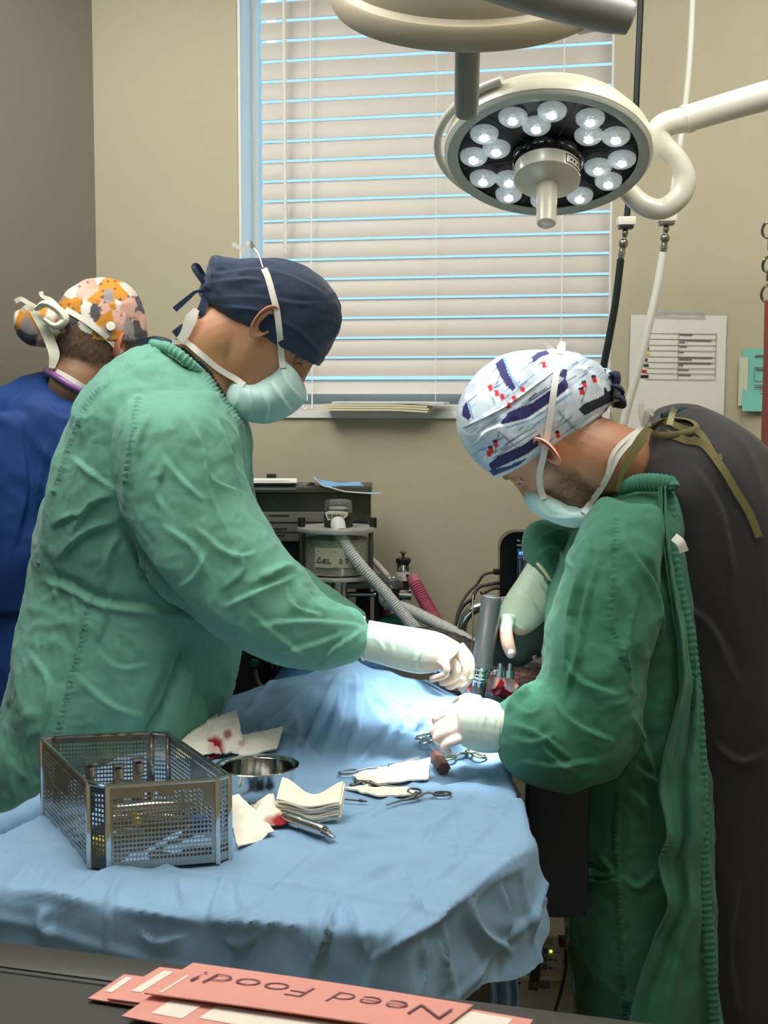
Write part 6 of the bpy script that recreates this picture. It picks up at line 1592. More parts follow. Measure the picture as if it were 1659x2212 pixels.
# absorber canister
cc = P(727, 1240, MD - .075); D2 = MD - .075
can = empty('absorber_canister', cc, 'clear absorber canister full of white granules, hand-lettered, between two steel plates', 'canister')
r = .0770
rr_ = r
def cz(py): return P(727, py, D2).z
base = Vector((P(727, 1240, D2).x, D2, 0))
def atz(py): return base + Vector((0, 0, cz(py)))
part('top_plate', lathe([(.0005, .004), (rr_ * .99, .004), (rr_, .002), (rr_, -.004), (rr_ * .99, -.005), (.0005, -.005)], atz(1142), (0, 0, 1), 56), principled('pale_steel_plate', srgb(206, 204, 196), .35, .4), can)
part('bottom_plate', lathe([(.0005, .003), (rr_ * .98, .003), (rr_ * .99, 0), (rr_ * .98, -.004), (.0005, -.004)], atz(1243), (0, 0, 1), 56), principled('pale_steel_plate2', srgb(206, 204, 196), .35, .4), can)
MAT['granule'] = principled('soda_lime_granules', srgb(178, 174, 160), .9, noise=(260, .5), bump=(300, 1.0, .003))
part('granules', lathe([(.0005, 0), (rr_ * .80, 0), (rr_ * .80, cz(1162) - cz(1236)), (.0005, cz(1160) - cz(1236))], atz(1236), (0, 0, 1), 56), MAT['granule'], can)
part('clear_wall', lathe([(rr_ * .845, 0), (rr_ * .845, cz(1150) - cz(1237))], atz(1237), (0, 0, 1), 56), thin_glass('clear_acrylic', (.93, .93, .9), .10, .06), can)
for a in (196, 344, 22, 158, 90):
    d_ = Vector((math.cos(math.radians(a)), math.sin(math.radians(a)), 0)) * rr_ * .93
    part('post', tube([atz(1243) + d_, atz(1138) + d_], .0042, 10, 2), MAT['steel_dull'], can)
for x in (652, 806):
    part('post_knob', tube([Vector((P(x, 1140, D2).x, D2 - .005, cz(1139))), Vector((P(x, 1140, D2).x, D2 - .005, cz(1118)))], .0072, 14, 2), MAT['black'], can)
part('label_patch', sheet(np.array([[A(base + Vector((math.sin(a) * rr_ * .852, -math.cos(a) * rr_ * .852, cz(y)))) for a in np.linspace(-.66, .60, 12)] for y in (1176, 1218)]), .0006), principled('frosted_label', srgb(206, 198, 176), .7), can)
# lettering: strokes on the label
def canpt(px, py):
    x = (px - 727) / FPX * D2 * 1.0
    s_ = max(-.95, min(.95, x / (rr_ * .862)))
    return base + Vector((x, -rr_ * .862 * math.sqrt(1 - s_ * s_), cz(py)))
def scrib(strokes, fn, rad, mat, parent, name='lettering'):
    for st in strokes:
        part(name, tube([fn(*q) for q in st], rad, 6, None, smooth_path=False), mat, parent)
scrib([[(687, 1207), (693, 1196), (699, 1206), (687, 1207)], [(708, 1200), (702, 1200), (701, 1208), (708, 1208)], [(701, 1204), (707, 1204)], [(712, 1199), (711, 1208), (718, 1207)],
       [(735, 1201), (739, 1199), (741, 1202), (735, 1208), (742, 1208)], [(745, 1204), (746, 1204)], [(748, 1200), (753, 1200), (750, 1204), (754, 1206), (749, 1209)]], canpt, .0009, MAT['ink'], can)
for y in (1183, 1216):
    scrib([[(690, y), (727, y + 1), (766, y)]], canpt, .0006, MAT['print'], can, 'label_rule')
part('stem', lathe([(.024, 0), (.024, .012), (.021, .016), (.021, cz(1246) - cz(1300))], atz(1300), (0, 0, 1), 32), MAT['steel'], can)
# valve block on the canister
vb = empty('inspiratory_valve', atz(1140), 'dark one-way valve with clear dome and taped paper label on the canister', 'valve')
part('block', lathe([(.0005, 0), (.0285, 0), (.0285, cz(1112) - cz(1142)), (.0005, cz(1112) - cz(1142))], atz(1142) + Vector((.004, 0, .005)), (0, 0, 1), 32), MAT['cabinet'], vb, True)
part('dome', lathe([(.0272, 0), (.0272, .018), (.025, .024), (.012, .026), (.0005, .026)], atz(1112) + Vector((.004, 0, .005)), (0, 0, 1), 36), thin_glass('clear_dome', (.85, .87, .88), .22, .10), vb)
part('valve_disc', lathe([(.0005, .012), (.018, .012), (.019, .009), (.0005, .009)], atz(1112) + Vector((.004, 0, .003)), (0, 0, 1), 24), MAT['white'], vb)
def vlab(px, py): 
    x = (px - 731) / FPX * D2
    return Vector((P(731, 1100, D2).x + x, D2 - .0305 + 2.0 * x * x * 4, cz(py)))
pl = part('paper_label', sheet(np.array([[A(vlab(x, y + (0 if j else -0))) for j, (x, y) in enumerate(row)] for row in ([(703, 1105), (712, 1101), (731, 1101), (750, 1103), (752, 1104)], [(706, 1114), (714, 1112), (731, 1111), (748, 1110), (753, 1110)], [(709, 1122), (716, 1120), (724, 1115), (740, 1117), (746, 1117)])]), .0008), MAT['tape'], vb, False)
def vl2(px, py): return vlab(px, py) + Vector((0, -.0012, 0))
scrib([[(712, 1108), (709, 1109), (711, 1113), (709, 1117)], [(717, 1108), (714, 1109), (714, 1117), (718, 1116)], [(714, 1112), (717, 1112)], [(722, 1108), (720, 1109), (720, 1114), (723, 1113)], [(720, 1111), (723, 1111)], [(725, 1114), (725, 1108), (728, 1109), (726, 1112)],
       [(732, 1108), (730, 1111), (732, 1113), (734, 1110), (732, 1108)], [(736, 1108), (738, 1112), (740, 1109), (742, 1113), (745, 1108)]], vl2, .0008, MAT['ink'], vb)
# corrugated hoses
MAT['corr'] = principled('white_corrugated_hose', srgb(230, 230, 226), .4)
h1 = empty('breathing_hose', P(740, 1150, 2.69), 'white corrugated breathing hose running down from the canister valve', 'hose')
part('elbow', tube([P(731, 1128, 2.715), P(730, 1133, 2.69), P(735, 1150, 2.675)], [.0135, .0145, .013], 18, 16), MAT['corr'], h1)
part('hose', tube([P(733, 1142, 2.68), P(745, 1175, 2.67), P(780, 1222, 2.66), P(830, 1278, 2.65), P(870, 1325, 2.63), P(908, 1372, 2.60)], .0112, 16, 60, ribs=(.0048, .0011)), MAT['corr'], h1)
h2 = empty('breathing_hose', P(850, 1300, 2.71), 'white corrugated breathing hose lying from the second valve towards the patient', 'hose')
part('elbow', tube([P(833, 1278, 2.73), P(834, 1296, 2.71), P(852, 1308, 2.70)], [.012, .0145, .0125], 18, 16), MAT['corr'], h2)
part('swirl_mark', tube([P(836 + 6 * math.cos(a), 1298 + 5 * math.sin(a), 2.692) for a in np.linspace(0, 5, 10)], .0009, 6), principled('green_print', srgb(70, 130, 120), .6), h2)
part('hose', tube([P(848, 1306, 2.70), P(885, 1318, 2.69), P(940, 1345, 2.66), P(985, 1368, 2.62), P(1030, 1398, 2.57)], .0112, 16, 60, ribs=(.0048, .0011)), MAT['corr'], h2)
# second valve
v2 = empty('expiratory_valve', P(845, 1262, 2.75), 'second clear-domed valve below the first beside the pressure valve', 'valve')
part('block', lathe([(.0005, 0), (.024, 0), (.024, .045), (.0005, .045)], P(842, 1308, 2.76), (0, 0, 1), 28), MAT['cabinet'], v2)
part('dome', lathe([(.025, 0), (.025, .018), (.022, .023), (.0005, .024)], P(844, 1268, 2.76), (0, 0, 1), 32), thin_glass('clear_dome2', (.85, .87, .88), .22, .12), v2)
part('side_port', tube([P(862, 1283, 2.755), P(888, 1285, 2.755)], .011, 18, 3), MAT['chrome'], v2)
part('valve_body', pxbox(808, 830, 1255, 1345, 2.77, .04), MAT['machinedark'], v2)
# pressure relief valve
pv_ = empty('pressure_valve', P(871, 1260, 2.77), 'slim chrome pressure valve with black thumb ring and wing screw', 'valve')
zt = lambda y: P(871, y, 2.77)
part('screw', lathe([(.003, 0), (.003, .010), (.0075, .0135), (.0065, .016), (.0005, .015)], zt(1208), (0, 0, 1), 8), MAT['fitting'], pv_)
part('thumb_ring', lathe([(.0005, 0), (.010, 0), (.0145, .004), (.0155, .010), (.0145, .013), (.0005, .012)], zt(1220), (0, 0, 1), 24), MAT['black'], pv_)
part('chrome_body', lathe([(.0145, 0), (.0145, .013), (.0005, .013)], zt(1233), (0, 0, 1), 24), MAT['chrome'], pv_)
part('label_band', lathe([(.0148, 0), (.0148, .018)], zt(1253), (0, 0, 1), 24), MAT['paper'], pv_)
part('print_mark', lathe([(.0001, .0004), (.004, 0)], zt(1242) + Vector((.0085, -.0129, 0)), (.55, -.84, 0), 12), principled('navy_print', srgb(30, 40, 80), .6), pv_)
part('lower_body', lathe([(.012, 0), (.0135, .008), (.0135, .022)], zt(1276), (0, 0, 1), 24), MAT['cabinet'], pv_)
# pink hose, green bag
pk = empty('scavenging_hose', P(890, 1245, 2.74), 'pink corrugated scavenging hose slanting down beside the pressure valve', 'hose')
part('cuff', tube([P(889, 1243, 2.74), P(898, 1262, 2.735)], [.0115, .0125], 18, 4), principled('pink_cuff', srgb(206, 116, 142), .4), pk)
part('hose', tube([P(897, 1260, 2.735), P(915, 1295, 2.72), P(935, 1330, 2.70), P(960, 1372, 2.68)], .0125, 16, 40, ribs=(.005, .0012)), principled('pink_hose', srgb(196, 100, 128), .4), pk)
gb_ = empty('breathing_bag', P(860, 1350, 2.74), 'green rubber breathing bag lying behind the gloved forearm', 'bag')
part('bag', tube([P(815, 1356, 2.72), P(850, 1345, 2.72), P(880, 1352, 2.72), P(895, 1362, 2.72)], [.012, .018, .015, .006], 18, 24), principled('green_rubber', srgb(36, 130, 96), .4), gb_)
part('red_connector', tube([P(835, 1318, 2.735), P(836, 1345, 2.735)], .0085, 14, 20, ribs=(.004, .0009)), principled('red_connector', srgb(150, 50, 70), .4), gb_)
# white tube from behind the canister
wt = empty('gas_tube', P(820, 1230, 2.79), 'smooth white tube curving from behind the canister', 'tube')
part('tube', tube([P(800, 1205, 2.80), P(820, 1225, 2.79), P(842, 1250, 2.78)], .0058, 12, 16), MAT['white'], wt)
# things on the shelf
cb_ = empty('clipboard', P(585, 1058, 2.84), 'clipboard with written sheet and black clip on the machine shelf', 'clipboard')
sz = Z(1052) + .002
shy = lambda px, y, z: Vector((px, y, z))
def shelf_pt(px, py, up=0.0): 
    p = G(px, py, sz + up); p.y = min(p.y, 2.94); return p
def shelf_quad(x0, x1, y0, y1, up):
    """photographed band on the shelf top between distances y0 and y1"""
    return np.array([[A(Vector(((x - CX) / FPX * y, y, sz + up))) for x in np.linspace(x0, x1, 6)] for y in np.linspace(y0, y1, 4)])
part('board', sheet(shelf_quad(500, 640, 2.805, 2.945, .003), .004), MAT['darkgrey'], cb_, False)
part('sheet', sheet(shelf_quad(503, 641, 2.802, 2.935, .0065), .002), MAT['paper'], cb_, False)
part('clip', box(Vector(((586 - CX) / FPX * 2.93, 2.93, sz + .012)), .02, .012, .010, None, None, None, .002), MAT['black'], cb_)
for k in range(5):
    yk = 2.825 + k * .02
    part('written_line', sheet(shelf_quad(515, 625, yk, yk + .003, .0078), .0004), MAT['print'], cb_, False)
part('board_prop', sheet(np.array([[A(P(x, y, d)) for x in (500, 640)] for y, d in ((1057, 2.80), (1034, 2.86))]), .002), MAT['paper'], cb_, False)
for k in range(3):
    part('written_line', sheet(np.array([[A(P(x, y, d)) for x in (512, 628 - 8 * k)] for y, d in ((1050 - 5 * k, 2.8165 + .012 * k), (1049 - 5 * k, 2.819 + .012 * k))]), .0006), MAT['print'], cb_, False)
vl = empty('medicine_vial', P(672, 1058, 2.83), 'small vial lying on its side between clipboard and blue mask', 'vial')
part('glass', tube([P(658, 1050, 2.86), P(668, 1051, 2.84)], [.007, .009], 16, 3), thin_glass('vial_glass', (.85, .87, .86), .15, .15), vl)
part('cap', tube([P(668, 1051, 2.84), P(673, 1051.5, 2.83)], [.0095, .0095], 16, 3), principled('grey_cap', srgb(96, 94, 90), .5), vl)
bm_ = empty('face_mask', P(750, 1058, 2.83), 'unused blue face mask lying curled on the machine shelf', 'mask')
g_ = np.zeros((14, 26, 3))
for i in range(14):
    v = i / 13
    for j in range(26):
        u = j / 25
        top = np.interp(u, [0, .12, .5, .85, 1], [1028, 1037, 1044, 1041, 1064]); bot = np.interp(u, [0, .12, .45, .8, 1], [1032, 1048, 1062, 1066, 1066])
        x = np.interp(v, [0, 1], [676 + u * 118, 678 + u * 146])
        g_[i, j] = A(P(x, top * (1 - v) + bot * v, 2.86 - .06 * v + .003 * math.sin(v * 18)))
part('sheet', sheet(g_, .002), principled('sky_blue_mask', srgb(120, 172, 214), .8, bump=(500, .2, .001)), bm_)
part('binding', tube([g_[13, j] for j in range(0, 26, 3)] + [g_[13, 25]], .0014, 6, 40), MAT['white'], bm_)
# flow meter with green knob low beside the gown
fm = empty('flush_valve', P(558, 1440, 2.74), 'dark valve box with round green button and white tag below the sleeve', 'valve')
part('box', pxbox(538, 570, 1400, 1446, 2.73, .04), MAT['cabinet'], fm)
part('button', lathe([(.0085, 0), (.0085, .008), (.0070, .0105), (.0003, .011)], P(550, 1431, 2.73), (0, -1, 0), 24), principled('green_button', srgb(20, 110, 84), .35), fm)
part('tag', pxbox(542, 563, 1392, 1416, 2.722, .004, .001), MAT['white'], fm)
part('flow_body', pxbox(571, 600, 1404, 1450, 2.74, .04), principled('navy_body', srgb(20, 28, 48), .4), fm)
for x in (588, 598):
    part('flow_tube', tube([P(x, 1410, 2.735), P(x, 1446, 2.735)], .0025, 8, 2), MAT['fitting'], fm)
part('hose', tube([P(551, 1446, 2.735), P(556, 1470, 2.73), P(570, 1488, 2.72), P(592, 1498, 2.70), (P(620, 1505, 2.68))], .0048, 12, 30), principled('grey_hose', srgb(120, 116, 110), .5), fm)

# ================================================================== patient monitor
MO = 2.74
mo = empty('patient_monitor', P(1150, 1340, MO), 'black patient monitor with rounded bezel and dim screen behind the raised glove', 'monitor')
def rounded(x0, x1, y0, y1, rad, d, n=8):
    pts = []
    for cx_, cy_, a0 in ((x0 + rad, y0 + rad, 180), (x1 - rad, y0 + rad, 270), (x1 - rad, y1 - rad, 0), (x0 + rad, y1 - rad, 90)):
        for k in range(n + 1):
            a = math.radians(a0 + 90 * k / n)
            pts.append((cx_ + rad * math.cos(a), cy_ + rad * math.sin(a)))
    return pts
rp = rounded(1080, 1400, 1149, 1390, 36, MO)
fr = [A(P(x, y, MO)) for x, y in rp]; bk_ = [p + np.array([0, .05, 0]) for p in fr]
part('case', loft([fr, bk_]), MAT['blackgloss'], mo, True, 30)
part('screen', sheet(np.array([[A(P(x, y, MO - .0015)) for x in (1117, 1370)] for y in (1184, 1350)]), .001), principled('dim_screen', srgb(22, 30, 44), .15, emis=(.02, .03, .05, .6)), mo, False)
MAT['scrblue'] = principled('screen_icon_blue', srgb(30, 84, 150), .3, emis=(.06, .22, .5, .8))
MAT['scrwhite'] = principled('screen_text', srgb(150, 156, 160), .4, emis=(.3, .32, .33, .35))
part('icon_tile', sheet(np.array([[A(P(x, y, MO - .0025)) for x in (1119, 1134)] for y in (1187, 1201)]), .0006), principled('screen_icon_ground', srgb(14, 40, 84), .3, emis=(.02, .07, .2, .7)), mo, False)
def mpt(x, y, o=.0034): return P(x, y, MO - o)
scrib([[(1121, 1192), (1125, 1194), (1130, 1191), (1132, 1189)], [(1124, 1194), (1123, 1199)], [(1129, 1193), (1128, 1199)], [(1126, 1194), (1121, 1196)]], mpt, .0012, principled('dog_icon', srgb(90, 160, 230), .3, emis=(.2, .5, .9, .8)), mo, 'dog_icon')
def text(name, body, org, xd, yd, size, mat, parent, width=None, shear=0.0, extr=.0002):
    cu = bpy.data.curves.new(name, 'FONT'); cu.body = body; cu.size = size; cu.extrude = extr; cu.shear = shear; cu.offset = -.0006 if size > .02 else 0
    cu.materials.append(mat)
    o = bpy.data.objects.new(name, cu); COL.objects.link(o)
    xd = Vector(xd).normalized(); yd = Vector(yd); yd = (yd - xd * yd.dot(xd)).normalized(); zd = xd.cross(yd)
    off, q = Vector((0, 0, 0)), parent
    while q is not None: off += q.location; q = q.parent
    if width:
        bpy.context.view_layer.update()
        w0 = o.dimensions.x or 1; sx = width / w0
    else: sx = 1
    M = Matrix((xd * sx, yd, zd)).transposed().to_4x4(); M.translation = Vector(org) - off
    me = bpy.data.meshes.new_from_object(o.evaluated_get(bpy.context.evaluated_depsgraph_get()))
    bpy.data.objects.remove(o)
    o = bpy.data.objects.new(name, me); COL.objects.link(o)
    o.parent = parent; o.matrix_local = M
    return o
text('bezel_text', 'mindray', P(1116, 1180, MO - .002), (1, 0, 0), (0, 0, 1), .0085, MAT['scrwhite'], mo, .026)
scrib([[(1117, 1166), (1118, 1169), (1120, 1166), (1121, 1169), (1124, 1168)], [(1134, 1171), (1138, 1168), (1142, 1171)]], mpt, .0008, MAT['scrwhite'], mo, 'indicator')
scrib([[(1118, 1204), (1131, 1204)], [(1123, 1206), (1123, 1250)]], mpt, .0004, MAT['scrwhite'], mo, 'screen_line')
part('status_dot', lathe([(.0001, .0004), (.0018, 0)], mpt(1132, 1207), (0, -1, 0), 10), MAT['scrwhite'], mo)
part('stand', pxbox(1200, 1300, 1385, 2290, MO + .05, .03), MAT['cabinet'], mo)
part('plug', pxbox(1066, 1083, 1230, 1242, MO + .005, .012), MAT['black'], mo)
MAT['cable'] = principled('grey_cable', srgb(70, 68, 64), .5)
part('cable', tube([P(1066, 1236, MO + .01), P(1045, 1242, MO), P(1030, 1262, MO), P(1008, 1285, 2.72), P(990, 1320, 2.70), P(982, 1372, 2.68)], .0028, 10, 50), MAT['cable'], mo)
part('cable', tube([P(1082, 1258, MO + .01), P(1060, 1262, MO - .01), P(1036, 1268, MO - .01), P(1022, 1290, MO - .02), P(1018, 1330, 2.7)], .0036, 10, 50), MAT['cable'], mo)
part('cable', tube([P(1082, 1268, MO + .01), P(1062, 1270, MO - .01), P(1040, 1282, MO - .02)], .0055, 10, 30), principled('beige_cable_boot', srgb(112, 106, 92), .5), mo)
part('cable', tube([P(1024, 1292, 2.69), P(1000, 1310, 2.68), P(985, 1345, 2.66), P(978, 1380, 2.64)], .0032, 10, 40), MAT['black'], mo)
# bent steel rail
rl = empty('table_rail', P(1000, 1400, 2.62), 'bent chrome rail rising behind the drill', 'rail')
part('rail', tube([P(1095, 1298, 2.62), P(1055, 1306, 2.62), P(1022, 1318, 2.62), P(1002, 1342, 2.62), P(996, 1375, 2.62), P(994, 1430, 2.62)], .0098, 18, 60), MAT['chrome'], rl)

# ================================================================== drill and wound
DD = 2.34
dl = empty('surgical_drill', P(1050, 1400, DD), 'grey pistol-grip surgical drill held upright over the wound', 'drill')
MAT['drill'] = principled('grey_anodised', srgb(118, 120, 120), .36, .6)
MAT['drillbody'] = principled('dark_grey_drill_body', srgb(74, 80, 78), .38, .35)
a0, a1 = P(1063, 1286, DD), P(1041, 1440, DD)
part('barrel', tube([a0, a0.lerp(a1, .02), a0.lerp(a1, .06), a0.lerp(a1, .5), a1], [.006, .014, .0172, .0182, .0192], 28, 40), MAT['drill'], dl)
gpd = loft_px([(1046, 1402, 1040, 1438, DD + .015, .013), (1075, 1352, 1062, 1440, DD + .03, .016), (1100, 1345, 1095, 1440, DD + .037, .017), (1130, 1340, 1125, 1440, DD + .042, .018), (1160, 1335, 1140, 1432, DD + .048, .018), (1190, 1330, 1165, 1420, DD + .055, .018), (1230, 1320, 1205, 1420, DD + .065, .018)], 24, None, 3)
V, F = remesh([gpd], .0025); part('grip', (smooth(V, F, 2), F), MAT['drillbody'], dl, autosharp=None)
c0, c1 = P(1041, 1440, DD), P(1029, 1512, DD)
part('collar', tube([c0, c0.lerp(c1, .06), c0.lerp(c1, .08), c0.lerp(c1, .2), c0.lerp(c1, .22), c0.lerp(c1, .3), c0.lerp(c1, .34)], [.0175, .0175, .0162, .0162, .0172, .0172, .015], 28, 40), MAT['chrome'], dl)
part('chuck_sleeve', tube([c0.lerp(c1, .34), c0.lerp(c1, .36), c0.lerp(c1, .42), c0.lerp(c1, .44), c0.lerp(c1, .58)], [.013, .0145, .0145, .0135, .0135], 28, 30), MAT['chrome'], dl)
part('chuck', tube([c0.lerp(c1, .58), c0.lerp(c1, .6), c0.lerp(c1, 1.0)], [.011, .0135, .0125], 24, 16), MAT['steel_dull'], dl)
for x in (1081, 1102):
    part('trigger_stud', tube([P(x, 1432, DD - .006), P(x - 1, 1446, DD - .006), P(x - 1, 1447, DD - .006), P(x - 1, 1462, DD - .006)], [.0045, .0045, .0085, .0085], 14, None, smooth_path=False), MAT['steel'], dl)
part('stud_block', box(P(1074, 1450, DD - .004), .014, .012, .010, None, None, None, .001), MAT['steel'], dl)
kw = empty('guide_wire', P(1020, 1400, DD + .02), 'thin straight steel guide wire standing beside the drill', 'wire')
part('wire', tube([P(1022, 1284, DD + .02), P(1020, 1410, DD + .02)], .0013, 8, 2), MAT['gilt'], kw)
part('lower_wire', tube([P(1054, 1452, DD - .012), P(1050, 1502, DD - .012)], .0011, 8, 2), MAT['gilt'], dl)
# dog under the drapes: only fur, an open wound and skin show
pt = empty('dog', P(1000, 1420, 2.48), 'dark-furred dog lying under the drapes with an open red wound', 'dog')
fur = loft_px([(840, 1392, 850, 1372, 2.55, .03), (900, 1430, 905, 1356, 2.54, .05), (960, 1460, 965, 1364, 2.52, .06), (1010, 1480, 1018, 1384, 2.50, .06), (1060, 1500, 1070, 1410, 2.48, .06), (1120, 1510, 1130, 1430, 2.48, .06), (1200, 1510, 1200, 1440, 2.48, .05)], 30)
V, F = remesh([fur], .0026); V = smooth(V, F, 2)
tuft = pnoise(V * np.array([55, 190, 190]), 4) * .004 + pnoise(V * np.array([120, 320, 320]), 6) * .003
V = V + normals(V, F) * tuft[:, None]
qx = proj(V)
col = blend(paint(V, srgb(46, 42, 40)), np.clip(.5 + 1.6 * pnoise(V * np.array([30, 120, 120]), 9), 0, 1) * .7, srgb(122, 112, 104))
col = blend(col, np.clip((qx[:, 1] - 1446) / 8, 0, 1) * np.clip((qx[:, 0] - 1010) / 20, 0, 1), srgb(196, 140, 132))
part('body', (V, F), principled('fur_and_skin', (1, 1, 1), .6, vcol=True), pt, col=col, autosharp=None)
def blob(name, pts, rads, mat, parent, seed, amp=.003, fl=1.0):
    V, F = remesh([tube([P(*q) for q in pts], rads, 16, 24, flat=fl)], .002); V = smooth(V, F, 2)
    V = V + normals(V, F) * crumple(V, 50, amp, seed, (1, 1, 1), 2)[:, None]
    return part(name, (V, F), mat, parent, autosharp=None)
MAT['flesh'] = principled('wet_red_flesh', srgb(160, 16, 22), .18, noise=(120, .5))
MAT['pinkskin'] = principled('pink_skin', srgb(226, 172, 158), .4, noise=(60, .15))
blob('wound_edge', [(1068, 1500, 2.36), (1085, 1482, 2.36), (1100, 1478, 2.36), (1112, 1498, 2.355), (1100, 1520, 2.35)], [.007, .011, .012, .010, .008], MAT['flesh'], pt, 5)
blob('wound_edge', [(1010, 1470, 2.36), (1016, 1484, 2.36), (1014, 1498, 2.35)], [.004, .006, .004], MAT['flesh'], pt, 7)
blob('skin_fold', [(1062, 1462, 2.37), (1070, 1474, 2.365), (1072, 1490, 2.36)], [.008, .010, .007], MAT['pinkskin'], pt, 9)
blob('skin_fold', [(1085, 1466, 2.365), (1100, 1478, 2.355), (1116, 1490, 2.35)], [.008, .010, .008], MAT['pinkskin'], pt, 11)
g2 = gauze('wound_towel', 'white towel spotted with blood tucked beside the wound', [(1112, 1448, .0), (1175, 1455, .0), (1185, 1500, .0), (1118, 1508, .0)], .003, 23, .008, [(1118, 1458, 7, 1.0)], .05, 20, group=None, mid=.01)
tag(g2, 'white towel spotted with blood tucked beside the wound', 'towel')
# suction tube by the hands
su = empty('suction_tip', P(1000, 1495, 2.24), 'clear suction tip held by the left gloved hand over the wound', 'suction tip')
part('tube', tube([P(990, 1476, 2.235), P(1003, 1492, 2.245), P(1018, 1512, 2.26)], .0062, 14, 12), thin_glass('clear_suction', (.86, .88, .9), .2, .35), su)

# ================================================================== floor unit with LEDs under the drape
FU = 2.62
fu = empty('electrosurgical_unit', P(1180, 2200, FU), 'cream electrosurgical unit with green and red indicator lights under the drape edge', 'electrosurgical unit')
MAT['creamcase'] = principled('cream_case', srgb(206, 192, 168), .5, noise=(5, .05))
part('case', pxbox(1060, 1248, 2022, 2116, FU, .10, .004), MAT['creamcase'], fu)
part('lower_case', pxbox(1060, 1250, 2118, 2330, FU + .008, .10, .004), MAT['creamcase'], fu)
part('ledge', pxbox(1058, 1250, 2112, 2120, FU - .008, .1, .002), MAT['creamcase'], fu)
bt_ = [(1174, 2050), (1173, 2067), (1172, 2084)]
for k, (x, y) in enumerate(bt_):
    part('key', pxbox(x, x + 10, y, y + 11, FU - .002, .004, .0006), principled('key_blue_grey', srgb(92, 112, 120) if k != 1 else srgb(70, 128, 136), .5), fu, False)
    mt_ = emission('green_led', (.55, 1.0, .08), 3.0) if k == 0 else MAT['cabinet']
    part('indicator', lathe([(.0028, 0), (.0024, .0015), (.0002, .002)], P(x + 16, y + 5 + k, FU), (0, -1, 0), 10), mt_, fu)
    part('key_text', pxbox(x + 22, x + 34 - 3 * k, y + 6, y + 8.5, FU - .0006, .001, 0), MAT['printtext'], fu, False)
part('indicator', lathe([(.0034, 0), (.003, .0015), (.0002, .002)], P(1127, 2095, FU), (0, -1, 0), 10), emission('green_led2', (.5, 1.0, .05), 3.0), fu)
for k in range(2):
    part('indicator', lathe([(.0036, 0), (.0032, .0012), (.0002, .0018)], P(1228, 2035 + 6 * k, FU - .016), (0, -1, 0), 10), emission('red_led', (1.0, .08, .08), 3.0), fu)
part('socket', lathe([(.0035, 0), (.0045, .001), (.0045, .004), (.0002, .003)], P(1137, 2068, FU), (0, -1, 0), 12), MAT['cabinet'], fu)
part('screw', lathe([(.0025, 0), (.002, .001), (.0002, .0015)], P(1122, 2124, FU), (0, -1, 0), 10), MAT['cabinet'], fu)
part('badge', pxbox(1217, 1234, 2071, 2082, FU - .002, .003, .0006), principled('blue_badge', srgb(60, 84, 110), .5), fu, False)
part('display_window', pxbox(1208, 1240, 2028, 2046, FU - .014, .02, .001), MAT['cabinet'], fu, False)
text('model_text', 'VIC', P(1171, 2040, FU - .0012), (1, 0, 0), (0, 0, 1), .014, MAT['printtext'], fu, .021)
part('strap', box(P(1158, 2085, FU - .012), .018, .004, .10, (1, 0, -.12), (0, 1, 0), (.12, 0, 1), .001), principled('dark_brown_strap', srgb(60, 48, 42), .6), fu)
part('foot_block', pxbox(1144, 1188, 2124, 2136, FU - .02, .02, .001), principled('grey_brown_bracket', srgb(84, 76, 68), .6), fu)
part('cable', tube([P(1222, 2050, FU - .02), P(1222, 2090, FU - .025), P(1212, 2140, FU - .03), P(1198, 2190, FU - .03), P(1190, 2240, FU - .03)], .0034, 8, 30), principled('brown_cable', srgb(58, 42, 36), .5), fu)
part('cable', tube([P(1140, 2040, FU - .02), P(1128, 2062, FU - .02), P(1112, 2085, FU - .02)], .0026, 8, 20), MAT['cable'], fu)
part('cart', pxbox(1050, 1262, 2332, 2560, FU - .02, .14, .004), MAT['cabinet'], fu)
sb_ = empty('table_skirt', P(1080, 2150, 2.2), 'pale blue cloth strip hanging below the drape hem', 'cloth')
part('cloth', sheet(np.array([[A(P(x + 2 * math.sin(y * .1), y, 2.20 + .01 * math.sin(x * .2))) for x in np.linspace(1062, 1118, 10)] for y in np.linspace(2060, 2330, 16)]), .003), MAT['drape'], sb_)

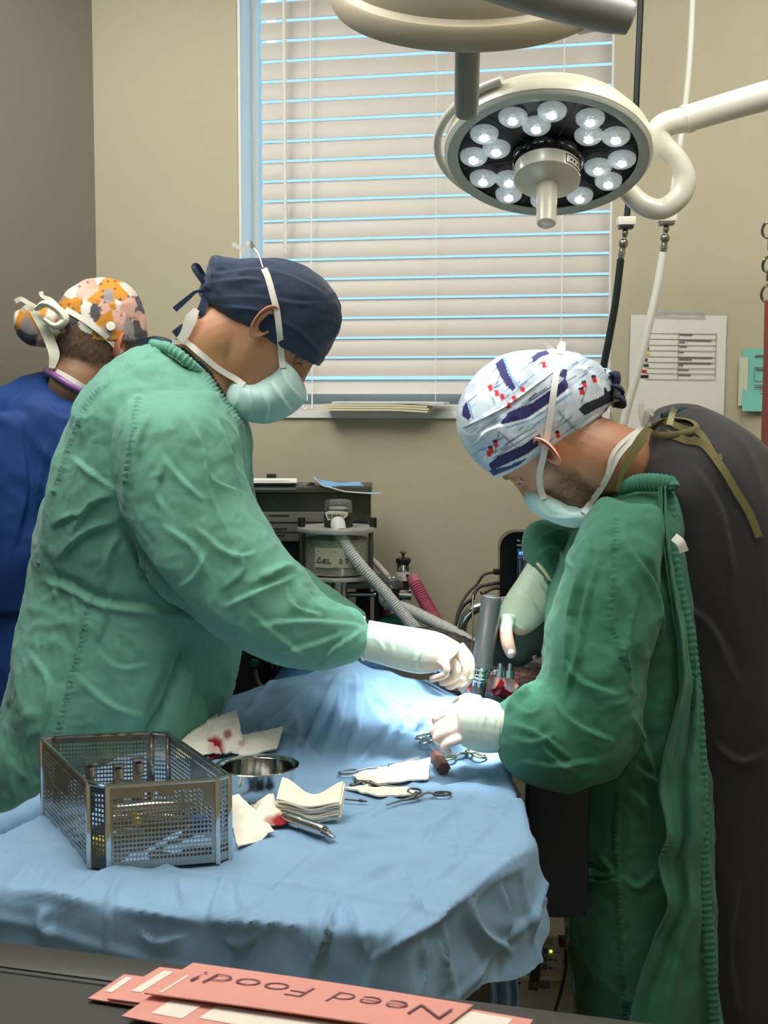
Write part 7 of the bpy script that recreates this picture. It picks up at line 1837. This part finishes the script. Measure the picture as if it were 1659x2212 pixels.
# ================================================================== cards on the ledge
CZ = LZ + .0003
MAT['card'] = principled('salmon_card', srgb(224, 150, 136), .45, noise=(20, .05))
MAT['cardwhite'] = principled('white_strip', srgb(236, 224, 210), .5)
def card(label, c4, h, strips=(), bow=0.0, n=14, th=.0011):
    """laminated card by its four photographed corners (far-left, far-right, near-right, near-left) at height h over the ledge"""
    q = [A(G(x, y, CZ + h)) for x, y in c4]
    def pt(u, v, o=0.0):
        p = (q[0] * (1 - u) + q[1] * u) * (1 - v) + (q[3] * (1 - u) + q[2] * u) * v
        return p + np.array([0, 0, bow * math.sin(math.pi * u) + o])
    e = empty('card', (np.mean(q, 0)), label, 'card', 'salmon cards on the ledge')
    part('sheet', sheet(np.array([[pt(u, v) for u in np.linspace(0, 1, n)] for v in np.linspace(0, 1, 4)]), th), MAT['card'], e, False)
    for (u0, u1, v0, v1) in strips:
        part('white_strip', sheet(np.array([[pt(u, v, th * .75) for u in np.linspace(u0, u1, n)] for v in np.linspace(v0, v1, 3)]), .0003), MAT['cardwhite'], e, False)
    return e, pt
card('lowest salmon card at the left end of the pile on the ledge', [(268, 2106), (900, 2185), (860, 2260), (190, 2158)], .0006, [(.02, .045, .1, .7), (.07, .16, .68, .9)])
card('salmon card under the lettered one with a white strip at its end', [(345, 2090), (960, 2165), (900, 2245), (232, 2158)], .0026, [(.035, .07, .1, .75), (.16, .2, .75, .95)])
card('near salmon card with a long white panel in front of the lettered one', [(330, 2150), (1060, 2262), (960, 2330), (262, 2196)], .0046, [(.07, .17, .1, .72), (.21, .97, .05, .6)])
ct, ptf = card('top salmon card with handwritten words upside down', [(417, 2081), (1022, 2172), (940, 2235), (312, 2146)], .0090, [(.045, .055, .4, .95)], .001)
card('short salmon card at the right end of the pile with a white panel', [(1000, 2178), (1152, 2204), (1090, 2290), (900, 2240)], .0060, [(.12, .75, .08, .9)])
# the words run from right to left because the card faces the other side
p0, p1 = ptf(1.0, .18), ptf(.06, .18)
q0 = ptf(1.0, .82)
xdir_ = Vector(p1 - p0); ydir_ = Vector(q0 - p0)
tmat = principled('faded_marker', srgb(112, 74, 84), .7)
o_ = text('handwriting', 'Need Food!', Vector(ptf(.985, .26, .0018)), xdir_, ydir_, .026, tmat, ct, Vector(p1 - p0).length * .95, .18)
